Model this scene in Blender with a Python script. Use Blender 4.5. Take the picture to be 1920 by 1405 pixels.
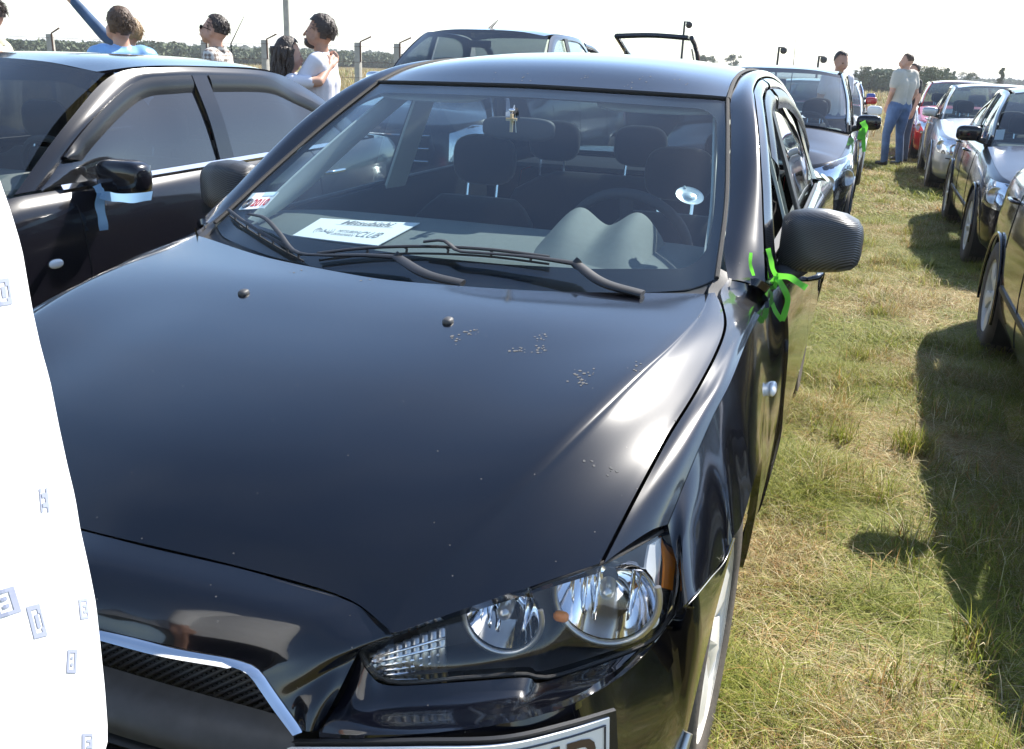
import bpy, bmesh, math, random
import numpy as np
from mathutils import Vector, Matrix, noise
from mathutils.bvhtree import BVHTree

scene = bpy.context.scene
for o in list(bpy.data.objects):
    bpy.data.objects.remove(o)
COL = scene.collection
random.seed(7)
RNG = np.random.default_rng(11)

# ---------------------------------------------------------------- camera
CAM_POS = np.array([0.98924, -0.79109, 1.44115])
YAW, PITCH, ROLL, FPX = -0.347596, 0.321490, 0.038448, 1739.404
_f = np.array([math.sin(YAW) * math.cos(PITCH), math.cos(YAW) * math.cos(PITCH), -math.sin(PITCH)])
_r = np.array([math.cos(YAW), -math.sin(YAW), 0.0])
_u = np.cross(_r, _f)
CR = math.cos(ROLL) * _r + math.sin(ROLL) * _u
CU = -math.sin(ROLL) * _r + math.cos(ROLL) * _u
CF = _f
cam_data = bpy.data.cameras.new('camera')
cam = bpy.data.objects.new('camera', cam_data)
COL.objects.link(cam)
cam_data.sensor_fit = 'HORIZONTAL'
cam_data.sensor_width = 36.0
cam_data.lens = 36.0 * FPX / 1920.0
cam_data.clip_start = 0.05
cam_data.clip_end = 4000
cam.matrix_world = Matrix(((CR[0], CU[0], -CF[0], CAM_POS[0]), (CR[1], CU[1], -CF[1], CAM_POS[1]),
                           (CR[2], CU[2], -CF[2], CAM_POS[2]), (0, 0, 0, 1)))
scene.camera = cam

# ---------------------------------------------------------------- light
SUN_AZ = math.radians(26)      # from +y towards +x
SUN_EL = math.radians(43.5)
world = bpy.data.worlds.new('World')
scene.world = world
world.use_nodes = True
wn = world.node_tree
sky = wn.nodes.new('ShaderNodeTexSky')
sky.sky_type = 'NISHITA'
sky.sun_disc = False
sky.sun_elevation = SUN_EL
sky.sun_rotation = SUN_AZ
sky.air_density = 1.0
sky.dust_density = 0.3
sky.ozone_density = 2.0
bg = wn.nodes['Background']
bg.inputs['Strength'].default_value = 0.125
# thin bright summer cloud veil over the blue
wtc = wn.nodes.new('ShaderNodeTexCoord')
wmap = wn.nodes.new('ShaderNodeMapping')
wmap.inputs['Scale'].default_value = (1.0, 1.0, 2.6)
wn.links.new(wtc.outputs['Generated'], wmap.inputs['Vector'])
wnz = wn.nodes.new('ShaderNodeTexNoise')
wnz.inputs['Scale'].default_value = 2.2
wnz.inputs['Detail'].default_value = 7
wnz.inputs['Roughness'].default_value = 0.6
wn.links.new(wmap.outputs[0], wnz.inputs['Vector'])
wr = wn.nodes.new('ShaderNodeMapRange')
wr.inputs['From Min'].default_value = 0.46
wr.inputs['From Max'].default_value = 0.75
wr.inputs['To Min'].default_value = 0.0
wr.inputs['To Max'].default_value = 0.10
wn.links.new(wnz.outputs['Fac'], wr.inputs['Value'])
wmx = wn.nodes.new('ShaderNodeMix')
wmx.data_type = 'RGBA'
wmx.inputs['B'].default_value = (6.0, 6.3, 6.8, 1)
wn.links.new(wr.outputs[0], wmx.inputs['Factor'])
wn.links.new(sky.outputs[0], wmx.inputs['A'])
wn.links.new(wmx.outputs['Result'], bg.inputs['Color'])
sun_dir = Vector((math.cos(SUN_EL) * math.sin(SUN_AZ), math.cos(SUN_EL) * math.cos(SUN_AZ), math.sin(SUN_EL)))
sd = bpy.data.lights.new('sun', 'SUN')
sd.energy = 5.0
sd.angle = math.radians(0.53)
sd.color = (1.0, 0.95, 0.87)
sun = bpy.data.objects.new('sun', sd)
COL.objects.link(sun)
sun.rotation_euler = (-sun_dir).to_track_quat('-Z', 'Y').to_euler()
sun.location = (5, 10, 12)

scene.view_settings.view_transform = 'Standard'
scene.view_settings.look = 'None'
scene.view_settings.gamma = 1.0
scene.view_settings.exposure = 1.15

# ---------------------------------------------------------------- pixel -> place
def ray(px, py):
    return CF + CR * ((px - 960.0) / FPX) - CU * ((py - 702.5) / FPX)

def P(px, py, x=None, y=None, z=None, d=None):
    r = ray(px, py)
    if d is not None:
        t = d / math.hypot(r[0], r[1])
    else:
        i, v = (0, x) if x is not None else (1, y) if y is not None else (2, z)
        t = (v - CAM_POS[i]) / r[i]
    return tuple(CAM_POS + t * r)

# ---------------------------------------------------------------- mesh helpers
def mesh_obj(name, verts, faces, mat, parent=None, smooth=True, sharp=None):
    me = bpy.data.meshes.new(name)
    me.from_pydata([tuple(v) for v in verts], [], faces)
    me.update()
    if smooth:
        me.polygons.foreach_set('use_smooth', [True] * len(me.polygons))
        if sharp:
            try:
                me.set_sharp_from_angle(angle=math.radians(sharp))
            except Exception:
                pass
    for m in (mat if isinstance(mat, (list, tuple)) else [mat]):
        me.materials.append(m)
    o = bpy.data.objects.new(name, me)
    COL.objects.link(o)
    if parent is not None:
        o.parent = parent
        if parent.get('_w'):
            o.matrix_parent_inverse = Matrix(parent.matrix_basis).inverted()
    return o

def empty(name, loc, rz=0.0, world_children=False):
    o = bpy.data.objects.new(name, None)
    o.empty_display_size = 0.2
    COL.objects.link(o)
    o.location = loc
    o.rotation_euler = (0, 0, rz)
    o.matrix_basis = Matrix.Translation(Vector(loc)) @ Matrix.Rotation(rz, 4, 'Z')
    if world_children:
        o['_w'] = 1
    return o

def reparent(o, parent):
    """make o a child of parent, both built in the same coordinates"""
    o.parent = parent
    o.matrix_parent_inverse = Matrix.Identity(4)
    return o

def tag(o, label, cat, group=None):
    o['label'] = label
    o['category'] = cat
    if group:
        o['group'] = group
    return o

def cr1(pts, n):
    """Catmull-Rom through pts, n samples, evenly along the length"""
    p = np.asarray(pts, float)
    if len(p) == 1:
        return np.repeat(p, n, 0)
    seg = np.linalg.norm(np.diff(p, axis=0), axis=1) + 1e-9
    s = np.concatenate([[0], np.cumsum(np.sqrt(seg))])
    ext = np.vstack([2 * p[0] - p[1], p, 2 * p[-1] - p[-2]])
    ks = np.concatenate([[s[0] - (s[1] - s[0])], s, [s[-1] + (s[-1] - s[-2])]])
    def ev(t):
        i = np.clip(np.searchsorted(s, t, side='right') - 1, 0, len(p) - 2)
        t0, t1, t2, t3 = ks[i], ks[i + 1], ks[i + 2], ks[i + 3]
        P0, P1, P2, P3 = ext[i], ext[i + 1], ext[i + 2], ext[i + 3]
        m1 = (P2 - P1) / (t2 - t1) - (P2 - P0) / (t2 - t0) + (P1 - P0) / (t1 - t0)
        m2 = (P3 - P2) / (t3 - t2) - (P3 - P1) / (t3 - t1) + (P2 - P1) / (t2 - t1)
        h = t2 - t1
        u = (t - t1) / h
        return ((2 * u**3 - 3 * u**2 + 1) * P1 + (u**3 - 2 * u**2 + u) * h * m1 +
                (-2 * u**3 + 3 * u**2) * P2 + (u**3 - u**2) * h * m2)
    fine = np.array([ev(t) for t in np.linspace(s[0], s[-1], max(8 * len(p), n * 2))])
    L = np.concatenate([[0], np.cumsum(np.linalg.norm(np.diff(fine, axis=0), axis=1))])
    if L[-1] < 1e-9:
        return np.repeat(p[:1], n, 0)
    q = np.linspace(0, L[-1], n)
    return np.stack([np.interp(q, L, fine[:, k]) for k in range(p.shape[1])], 1)

def crk(pts, n):
    """Catmull-Rom keeping the knots evenly spread (uniform parameter)"""
    p = np.asarray(pts, float)
    k = len(p)
    ext = np.vstack([2 * p[0] - p[1], p, 2 * p[-1] - p[-2]])
    out = []
    for t in np.linspace(0, k - 1, n):
        i = min(int(t), k - 2)
        u = t - i
        a, b, c, d = ext[i], ext[i + 1], ext[i + 2], ext[i + 3]
        out.append(0.5 * ((2 * b) + (-a + c) * u + (2 * a - 5 * b + 4 * c - d) * u**2 + (-a + 3 * b - 3 * c + d) * u**3))
    return np.array(out)

def loft(rows, nu, nv, knots=False):
    rs = np.array([(crk if knots else cr1)(r, nu) for r in rows])
    if len(rows) == 2:
        t = np.linspace(0, 1, nv)[:, None, None]
        return rs[0] * (1 - t) + rs[1] * t
    return np.stack([crk(rs[:, j], nv) for j in range(nu)], 1)

def gfaces(nv, nu, flip=False, off=0):
    fs = []
    for i in range(nv - 1):
        for j in range(nu - 1):
            a = off + i * nu + j
            q = (a, a + 1, a + nu + 1, a + nu)
            fs.append(q[::-1] if flip else q)
    return fs

def gnormals(g):
    du = np.gradient(g, axis=1)
    dv = np.gradient(g, axis=0)
    n = np.cross(du, dv)
    l = np.linalg.norm(n, axis=2, keepdims=True)
    return n / np.maximum(l, 1e-9)

def outward(g, centre):
    n = gnormals(g)
    c = g.reshape(-1, 3).mean(0)
    flip = float((n.reshape(-1, 3).mean(0) * (c - np.array(centre))).sum()) < 0
    return flip

def panel(name, rows, mat, parent, nu=24, nv=10, thick=0.012, centre=(0, 2.3, 0.5), knots=False, grid=None, lift=0.0, inset=0.0):
    """a pressed panel: lofted sheet with a turned-in edge"""
    g = loft(rows, nu, nv, knots) if grid is None else grid
    nv, nu = g.shape[:2]
    flip = outward(g, centre)
    n = gnormals(g)
    if flip:
        n = -n
    if lift:
        g = g + n * lift
    if inset:
        # pull the rim in by a few millimetres so that neighbouring panels leave a shut line
        g = g.copy()
        for (sl, nb) in ((np.s_[0, :], np.s_[1, :]), (np.s_[-1, :], np.s_[-2, :]), (np.s_[:, 0], np.s_[:, 1]), (np.s_[:, -1], np.s_[:, -2])):
            d = g[nb] - g[sl]
            l = np.maximum(np.linalg.norm(d, axis=-1, keepdims=True), 1e-6)
            g[sl] = g[sl] + d / l * np.minimum(inset, l * 0.6)
    v = list(map(tuple, g.reshape(-1, 3)))
    f = gfaces(nv, nu, flip)
    if thick:
        b = [(0, j) for j in range(nu)] + [(i, nu - 1) for i in range(1, nv)] + \
            [(nv - 1, j) for j in range(nu - 2, -1, -1)] + [(i, 0) for i in range(nv - 2, 0, -1)]
        base = len(v)
        m = len(b)
        for (i, j) in b:
            v.append(tuple(g[i, j] - n[i, j] * 0.0025 ))
        for (i, j) in b:
            v.append(tuple(g[i, j] - n[i, j] * thick))
        for k in range(m):
            k2 = (k + 1) % m
            a0, a1 = b[k][0] * nu + b[k][1], b[k2][0] * nu + b[k2][1]
            for (p0, p1, q0, q1) in ((a0, a1, base + k, base + k2), (base + k, base + k2, base + m + k, base + m + k2)):
                f.append((p0, q0, q1, p1) if not flip else (p0, p1, q1, q0))
    return mesh_obj(name, v, f, mat, parent, sharp=50)

def mir(rows):
    return [[(-p[0], p[1], p[2]) for p in r] for r in rows]

def tube_mesh(path, rad, seg=8, closed=False, caps=True, flat=None):
    """swept tube: rad a number or one per point; flat=(wide, thin) ratio"""
    p = [Vector(q) for q in path]
    n = len(p)
    rads = [rad] * n if isinstance(rad, (int, float)) else list(rad)
    v, f = [], []
    up = Vector((0, 0, 1))
    prev = None
    for i in range(n):
        if closed:
            t = (p[(i + 1) % n] - p[i - 1])
        else:
            t = p[min(i + 1, n - 1)] - p[max(i - 1, 0)]
        t.normalize()
        if prev is None:
            ref = up if abs(t.dot(up)) < 0.95 else Vector((1, 0, 0))
            nx = t.cross(ref).normalized()
        else:
            nx = (prev - t * prev.dot(t))
            nx = nx.normalized() if nx.length > 1e-6 else t.cross(up).normalized()
        prev = nx
        ny = t.cross(nx)
        a, b = (1, 1) if flat is None else flat
        for k in range(seg):
            th = 2 * math.pi * k / seg
            v.append(p[i] + nx * (math.cos(th) * rads[i] * a) + ny * (math.sin(th) * rads[i] * b))
    m = n if closed else n - 1
    for i in range(m):
        for k in range(seg):
            a0 = i * seg + k
            a1 = i * seg + (k + 1) % seg
            b0 = ((i + 1) % n) * seg + k
            b1 = ((i + 1) % n) * seg + (k + 1) % seg
            f.append((a0, a1, b1, b0))
    if caps and not closed:
        f.append(tuple(range(seg))[::-1])
        f.append(tuple((n - 1) * seg + k for k in range(seg)))
    return v, f

def tube(name, path, rad, mat, parent=None, seg=8, closed=False, flat=None, smooth_n=0):
    if smooth_n:
        path = cr1(path, smooth_n)
        if not isinstance(rad, (int, float)):
            rad = np.interp(np.linspace(0, 1, smooth_n), np.linspace(0, 1, len(rad)), rad)
    v, f = tube_mesh(path, rad, seg, closed, flat=flat)
    return mesh_obj(name, v, f, mat, parent, sharp=50)

def join(parts):
    V, F = [], []
    for v, f in parts:
        o = len(V)
        V += [tuple(q) for q in v]
        F += [tuple(i + o for i in q) for q in f]
    return V, F

def box_mesh(c, s, bev=0.0, rz=0.0, rx=0.0, taper=1.0):
    bm = bmesh.new()
    bmesh.ops.create_cube(bm, size=1.0)
    for q in bm.verts:
        k = taper if q.co.z > 0 else 1.0
        q.co = Vector((q.co.x * s[0] * k, q.co.y * s[1] * k, q.co.z * s[2]))
    if bev:
        bmesh.ops.bevel(bm, geom=list(bm.edges), offset=bev, segments=2, affect='EDGES', profile=0.6)
    M = Matrix.Translation(Vector(c)) @ Matrix.Rotation(rz, 4, 'Z') @ Matrix.Rotation(rx, 4, 'X')
    bmesh.ops.transform(bm, matrix=M, verts=bm.verts)
    bm.verts.index_update()
    v = [tuple(q.co) for q in bm.verts]
    f = [tuple(q.index for q in fc.verts) for fc in bm.faces]
    bm.free()
    return v, f

def box(name, c, s, mat, parent=None, bev=0.004, **k):
    v, f = box_mesh(c, s, bev, **k)
    return mesh_obj(name, v, f, mat, parent, sharp=40)

def lathe_mesh(prof, seg=24, M=None, close=False):
    """prof: (radius, height) about local z"""
    v, f = [], []
    for (r, h) in prof:
        for k in range(seg):
            a = 2 * math.pi * k / seg
            v.append(Vector((r * math.cos(a), r * math.sin(a), h)))
    n = len(prof)
    for i in range(n - 1):
        for k in range(seg):
            f.append((i * seg + k, i * seg + (k + 1) % seg, (i + 1) * seg + (k + 1) % seg, (i + 1) * seg + k))
    if M is not None:
        v = [M @ q for q in v]
    return [tuple(q) for q in v], f

def frame_at(origin, zdir, xdir=(1, 0, 0)):
    z = Vector(zdir).normalized()
    x = Vector(xdir)
    x = (x - z * x.dot(z)).normalized()
    y = z.cross(x)
    return Matrix(((x.x, y.x, z.x, origin[0]), (x.y, y.y, z.y, origin[1]), (x.z, y.z, z.z, origin[2]), (0, 0, 0, 1)))

def superq(c, s, ex=0.5, nu=24, nv=14, M=None):
    """rounded-box ellipsoid"""
    def sg(w, e):
        return math.copysign(abs(w) ** e, w)
    v, f = [], []
    for i in range(nv):
        ph = -math.pi / 2 + math.pi * (i + 0.0) / (nv - 1)
        for j in range(nu):
            th = 2 * math.pi * j / nu
            q = Vector((s[0] * sg(math.cos(ph), ex) * sg(math.cos(th), ex),
                        s[1] * sg(math.cos(ph), ex) * sg(math.sin(th), ex),
                        s[2] * sg(math.sin(ph), ex)))
            if M is not None:
                q = M @ q
            v.append(q + Vector(c))
    for i in range(nv - 1):
        for j in range(nu):
            f.append((i * nu + j, i * nu + (j + 1) % nu, (i + 1) * nu + (j + 1) % nu, (i + 1) * nu + j))
    return [tuple(q) for q in v], f

_TMP = bpy.data.scenes.new('scratch')
def eval_mesh(o):
    """evaluate one object on its own in a scratch scene"""
    _TMP.collection.objects.link(o)
    vl = _TMP.view_layers[0]
    vl.update()
    dg = vl.depsgraph
    me = bpy.data.meshes.new_from_object(o.evaluated_get(dg), depsgraph=dg)
    return me

def copy_tree(o, parent=None):
    c = o.copy()
    COL.objects.link(c)
    c.parent = parent
    for ch in list(o.children):
        copy_tree(ch, c)
    return c

# ---------------------------------------------------------------- materials
def new_mat(name):
    m = bpy.data.materials.new(name)
    m.use_nodes = True
    nt = m.node_tree
    return m, nt, nt.nodes['Principled BSDF']

def mat(name, col, rough=0.5, metal=0.0, coat=0.0, spec=0.5, var=0.0, scale=20.0, bump=0.0, bscale=80.0, emit=None, sheen=0.0, trans=0.0):
    m, nt, b = new_mat(name)
    b.inputs['Base Color'].default_value = (*col, 1)
    b.inputs['Roughness'].default_value = rough
    b.inputs['Metallic'].default_value = metal
    b.inputs['Coat Weight'].default_value = coat
    b.inputs['Coat Roughness'].default_value = 0.03
    b.inputs['Specular IOR Level'].default_value = spec
    b.inputs['Sheen Weight'].default_value = sheen
    b.inputs['Transmission Weight'].default_value = trans
    tc = nt.nodes.new('ShaderNodeTexCoord')
    if var:
        nz = nt.nodes.new('ShaderNodeTexNoise')
        nz.inputs['Scale'].default_value = scale
        nz.inputs['Detail'].default_value = 6
        nt.links.new(tc.outputs['Object'], nz.inputs['Vector'])
        mp = nt.nodes.new('ShaderNodeMapRange')
        mp.inputs['From Min'].default_value = 0.3
        mp.inputs['From Max'].default_value = 0.7
        mp.inputs['To Min'].default_value = 1 - var
        mp.inputs['To Max'].default_value = 1 + var
        nt.links.new(nz.outputs['Fac'], mp.inputs['Value'])
        mx = nt.nodes.new('ShaderNodeVectorMath')
        mx.operation = 'SCALE'
        mx.inputs[0].default_value = col
        nt.links.new(mp.outputs[0], mx.inputs['Scale'])
        nt.links.new(mx.outputs[0], b.inputs['Base Color'])
    if bump:
        nb = nt.nodes.new('ShaderNodeTexNoise')
        nb.inputs['Scale'].default_value = bscale
        nb.inputs['Detail'].default_value = 4
        nt.links.new(tc.outputs['Object'], nb.inputs['Vector'])
        bp = nt.nodes.new('ShaderNodeBump')
        bp.inputs['Strength'].default_value = bump
        bp.inputs['Distance'].default_value = 0.01
        nt.links.new(nb.outputs['Fac'], bp.inputs['Height'])
        nt.links.new(bp.outputs[0], b.inputs['Normal'])
    return m

def paint(name, col, dust=0.05, metal=0.0, rough=(0.02, 0.10), ior=1.55):
    """car paint under clear coat, with a film of dust and pale specks"""
    m, nt, b = new_mat(name)
    b.inputs['Roughness'].default_value = 0.24 if metal < .1 else .4
    b.inputs['Specular IOR Level'].default_value = 0.16 if metal < .1 else .5
    b.inputs['Metallic'].default_value = metal
    b.inputs['Coat Weight'].default_value = 1.0
    b.inputs['Coat IOR'].default_value = ior
    tc = nt.nodes.new('ShaderNodeTexCoord')
    nz = nt.nodes.new('ShaderNodeTexNoise')
    nz.inputs['Scale'].default_value = 3.0
    nz.inputs['Detail'].default_value = 8
    nz.inputs['Roughness'].default_value = 0.65
    nt.links.new(tc.outputs['Object'], nz.inputs['Vector'])
    cr = nt.nodes.new('ShaderNodeMapRange')
    cr.inputs['From Min'].default_value = 0.35
    cr.inputs['From Max'].default_value = 0.75
    cr.inputs['To Min'].default_value = dust * 0.25
    cr.inputs['To Max'].default_value = dust
    nt.links.new(nz.outputs['Fac'], cr.inputs['Value'])
    # specks
    vo = nt.nodes.new('ShaderNodeTexVoronoi')
    vo.inputs['Scale'].default_value = 55.0
    nt.links.new(tc.outputs['Object'], vo.inputs['Vector'])
    sp = nt.nodes.new('ShaderNodeMapRange')
    sp.inputs['From Min'].default_value = 0.045
    sp.inputs['From Max'].default_value = 0.085
    sp.inputs['To Min'].default_value = 1.0
    sp.inputs['To Max'].default_value = 0.0
    nt.links.new(vo.outputs['Distance'], sp.inputs['Value'])
    sel = nt.nodes.new('ShaderNodeMath')
    sel.operation = 'GREATER_THAN'
    sel.inputs[1].default_value = 0.86
    sx = nt.nodes.new('ShaderNodeSeparateColor')
    nt.links.new(vo.outputs['Color'], sx.inputs[0])
    nt.links.new(sx.outputs[0], sel.inputs[0])
    sm = nt.nodes.new('ShaderNodeMath')
    sm.operation = 'MULTIPLY'
    nt.links.new(sp.outputs[0], sm.inputs[0])
    nt.links.new(sel.outputs[0], sm.inputs[1])
    s2 = nt.nodes.new('ShaderNodeMath')
    s2.operation = 'MULTIPLY'
    s2.inputs[1].default_value = 0.30
    nt.links.new(sm.outputs[0], s2.inputs[0])
    ad = nt.nodes.new('ShaderNodeMath')
    ad.operation = 'ADD'
    ad.use_clamp = True
    nt.links.new(cr.outputs[0], ad.inputs[0])
    nt.links.new(s2.outputs[0], ad.inputs[1])
    mx = nt.nodes.new('ShaderNodeMix')
    mx.data_type = 'RGBA'
    mx.inputs['A'].default_value = (*col, 1)
    mx.inputs['B'].default_value = (0.34, 0.31, 0.26, 1)
    nt.links.new(ad.outputs[0], mx.inputs['Factor'])
    nt.links.new(mx.outputs['Result'], b.inputs['Base Color'])
    r2 = nt.nodes.new('ShaderNodeMapRange')
    r2.inputs['To Min'].default_value = rough[0]
    r2.inputs['To Max'].default_value = rough[1]
    nt.links.new(nz.outputs['Fac'], r2.inputs['Value'])
    nt.links.new(r2.outputs[0], b.inputs['Coat Roughness'])
    return m

def glass(name, tint=(0.80, 0.88, 0.86), ior=1.52, dust=0.03, dustcol=(0.5, 0.53, 0.55)):
    m = bpy.data.materials.new(name)
    m.use_nodes = True
    nt = m.node_tree
    nt.nodes.clear()
    out = nt.nodes.new('ShaderNodeOutputMaterial')
    f0 = ((ior - 1) / (ior + 1)) ** 2 * 1.9          # two faces of the pane
    geo = nt.nodes.new('ShaderNodeNewGeometry')
    dt = nt.nodes.new('ShaderNodeVectorMath')
    dt.operation = 'DOT_PRODUCT'
    nt.links.new(geo.outputs['Normal'], dt.inputs[0])
    nt.links.new(geo.outputs['Incoming'], dt.inputs[1])
    def mth(op, a, b=None):
        q = nt.nodes.new('ShaderNodeMath')
        q.operation = op
        for i_, w_ in enumerate((a, b)):
            if w_ is None:
                continue
            if isinstance(w_, (int, float)):
                q.inputs[i_].default_value = w_
            else:
                nt.links.new(w_, q.inputs[i_])
        return q.outputs[0]
    cs = mth('ABSOLUTE', dt.outputs['Value'])
    pw = mth('POWER', mth('SUBTRACT', 1.0, cs), 5.0)
    fac = mth('ADD', mth('MULTIPLY', pw, 1 - f0), f0)
    tr = nt.nodes.new('ShaderNodeBsdfTransparent')
    tr.inputs['Color'].default_value = (*tint, 1)
    gl = nt.nodes.new('ShaderNodeBsdfGlossy')
    gl.inputs['Roughness'].default_value = 0.01
    gl.inputs['Color'].default_value = (1, 1, 1, 1)
    df = nt.nodes.new('ShaderNodeBsdfDiffuse')
    df.inputs['Color'].default_value = (*dustcol, 1)
    m1 = nt.nodes.new('ShaderNodeMixShader')
    m1.inputs[0].default_value = dust
    nt.links.new(tr.outputs[0], m1.inputs[1])
    nt.links.new(df.outputs[0], m1.inputs[2])
    m2 = nt.nodes.new('ShaderNodeMixShader')
    nt.links.new(fac, m2.inputs[0])
    nt.links.new(m1.outputs[0], m2.inputs[1])
    nt.links.new(gl.outputs[0], m2.inputs[2])
    nt.links.new(m2.outputs[0], out.inputs['Surface'])
    return m

M = {}
M['black'] = paint('black_paint', (0.0014, 0.0018, 0.0042), dust=0.0018)
M['black_hood'] = paint('black_paint_swirled', (0.0014, 0.0018, 0.0042), dust=0.0022, rough=(0.03, 0.10))
M['black2'] = paint('black_paint_clean', (0.004, 0.004, 0.007), dust=0.004, ior=1.42)
M['charcoal'] = paint('charcoal_paint', (0.012, 0.014, 0.020), dust=0.008, ior=1.45)
M['silver'] = paint('silver_paint', (0.42, 0.44, 0.46), dust=0.03, metal=0.7)
M['red'] = paint('red_paint', (0.42, 0.015, 0.02), dust=0.03)
M['white_paint'] = paint('white_paint', (0.75, 0.75, 0.73), dust=0.03)
M['blue_paint'] = paint('blue_paint', (0.02, 0.06, 0.35), dust=0.03)
M['chrome'] = mat('chrome', (0.75, 0.76, 0.78), 0.08, 1.0)
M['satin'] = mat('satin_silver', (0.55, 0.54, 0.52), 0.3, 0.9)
M['alloy'] = mat('alloy_silver', (0.72, 0.70, 0.65), 0.38, 0.15, var=0.06, scale=9)
M['rubber'] = mat('rubber', (0.022, 0.020, 0.019), 0.75, bump=0.15, bscale=200)
M['tyre'] = mat('tyre_dusty', (0.085, 0.072, 0.06), 0.85, var=0.25, scale=14, bump=0.2, bscale=120)
M['trim'] = mat('black_plastic', (0.016, 0.016, 0.017), 0.48, bump=0.08, bscale=500)
M['trim2'] = mat('weathered_plastic', (0.05, 0.05, 0.052), 0.55, var=0.2, scale=30)
M['under'] = mat('underbody', (0.006, 0.006, 0.006), 0.9)
M['glass'] = glass('windshield_glass', (0.74, 0.84, 0.85), ior=1.47, dust=0.005, dustcol=(0.42, 0.52, 0.68))
M['dim_glass'] = glass('dark_rear_glass', (0.16, 0.19, 0.20), dust=0.02)
M['side_glass'] = glass('side_glass', (0.62, 0.70, 0.70), dust=0.02)
M['tint_glass'] = glass('tinted_glass', (0.05, 0.055, 0.06), ior=1.6, dust=0.06, dustcol=(0.20, 0.20, 0.21))
M['lens'] = glass('lamp_lens', (0.94, 0.95, 0.95), ior=1.42, dust=0.012)
M['frit'] = mat('ceramic_band', (0.010, 0.011, 0.014), 0.25, spec=0.4)
M['dash'] = mat('dashboard_plastic', (0.135, 0.150, 0.145), 0.75, var=0.05, scale=60, bump=0.25, bscale=700)
M['dash_dark'] = mat('interior_dark', (0.022, 0.024, 0.028), 0.7)
M['seat'] = mat('seat_cloth', (0.0045, 0.0055, 0.009), 0.95, sheen=0.2, bump=0.3, bscale=400)
M['greytrim'] = mat('grey_pillar_trim', (0.46, 0.50, 0.48), 0.7, bump=0.1, bscale=500)
M['liner'] = mat('headliner', (0.30, 0.32, 0.32), 0.95)
M['bowl'] = mat('lamp_reflector', (0.9, 0.9, 0.92), 0.06, 1.0)
M['amber'] = mat('amber_plastic', (0.85, 0.25, 0.02), 0.25)
M['paper'] = mat('paper', (0.82, 0.82, 0.83), 0.8)
M['ink'] = mat('ink', (0.05, 0.05, 0.06), 0.7)
M['greyink'] = mat('grey_ink', (0.22, 0.22, 0.24), 0.7)
M['redink'] = mat('red_ink', (0.45, 0.03, 0.05), 0.7)
M['concrete'] = mat('concrete', (0.42, 0.40, 0.35), 0.9, var=0.2, scale=6, bump=0.3, bscale=30)
M['rust'] = mat('rusty_iron', (0.10, 0.055, 0.04), 0.85, var=0.4, scale=12)
M['bulbglass'] = mat('clear_plastic', (0.85, 0.87, 0.88), 0.1, spec=0.7, coat=0.5)
M['plate'] = mat('plate_white', (0.85, 0.85, 0.85), 0.35)
M['plateink'] = mat('plate_ink', (0.09, 0.055, 0.04), 0.5)
# ================================================================ ground
def ground_z(x, y):
    return 0.0
def ground_mat():
    m, nt, b = new_mat('field_soil_and_thatch')
    b.inputs['Roughness'].default_value = .95
    b.inputs['Specular IOR Level'].default_value = .1
    tc = nt.nodes.new('ShaderNodeTexCoord')
    n1 = nt.nodes.new('ShaderNodeTexNoise')
    n1.inputs['Scale'].default_value = .35
    n1.inputs['Detail'].default_value = 9
    n1.inputs['Roughness'].default_value = .7
    nt.links.new(tc.outputs['Object'], n1.inputs['Vector'])
    r1 = nt.nodes.new('ShaderNodeValToRGB')
    r1.color_ramp.elements[0].position = .32
    r1.color_ramp.elements[0].color = (.11, .105, .035, 1)
    r1.color_ramp.elements[1].position = .66
    r1.color_ramp.elements[1].color = (.34, .25, .10, 1)
    e = r1.color_ramp.elements.new(.5)
    e.color = (.235, .185, .07, 1)
    nt.links.new(n1.outputs['Fac'], r1.inputs[0])
    n2 = nt.nodes.new('ShaderNodeTexNoise')
    n2.inputs['Scale'].default_value = 26
    n2.inputs['Detail'].default_value = 8
    nt.links.new(tc.outputs['Object'], n2.inputs['Vector'])
    mp = nt.nodes.new('ShaderNodeMapRange')
    mp.inputs['From Min'].default_value = .3
    mp.inputs['From Max'].default_value = .7
    mp.inputs['To Min'].default_value = .22
    mp.inputs['To Max'].default_value = .80
    nt.links.new(n2.outputs['Fac'], mp.inputs['Value'])
    mu = nt.nodes.new('ShaderNodeVectorMath')
    mu.operation = 'SCALE'
    nt.links.new(r1.outputs[0], mu.inputs[0])
    nt.links.new(mp.outputs[0], mu.inputs['Scale'])
    nt.links.new(mu.outputs[0], b.inputs['Base Color'])
    bp = nt.nodes.new('ShaderNodeBump')
    bp.inputs['Strength'].default_value = .6
    bp.inputs['Distance'].default_value = .03
    nt.links.new(n2.outputs['Fac'], bp.inputs['Height'])
    nt.links.new(bp.outputs[0], b.inputs['Normal'])
    return m
xs = [-3000, -900, -300, -120, -60, -30, -14] + list(np.linspace(-8, 8, 33)) + [14, 30, 60, 120, 300, 900, 3000]
ys = [-600, -100, -20] + list(np.linspace(-4, 28, 65)) + [40, 60, 100, 160, 260, 500, 1200, 3500]
V = []
for y in ys:
    for x in xs:
        near = abs(x) < 8.5 and -5 < y < 29
        z = noise.noise(Vector((x * .9, y * .9, 3.1))) * .015 if near else 0
        V.append((x, y, z))
g_obj = mesh_obj('ground', V, gfaces(len(ys), len(xs)), ground_mat())
g_obj['kind'] = 'structure'

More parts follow.
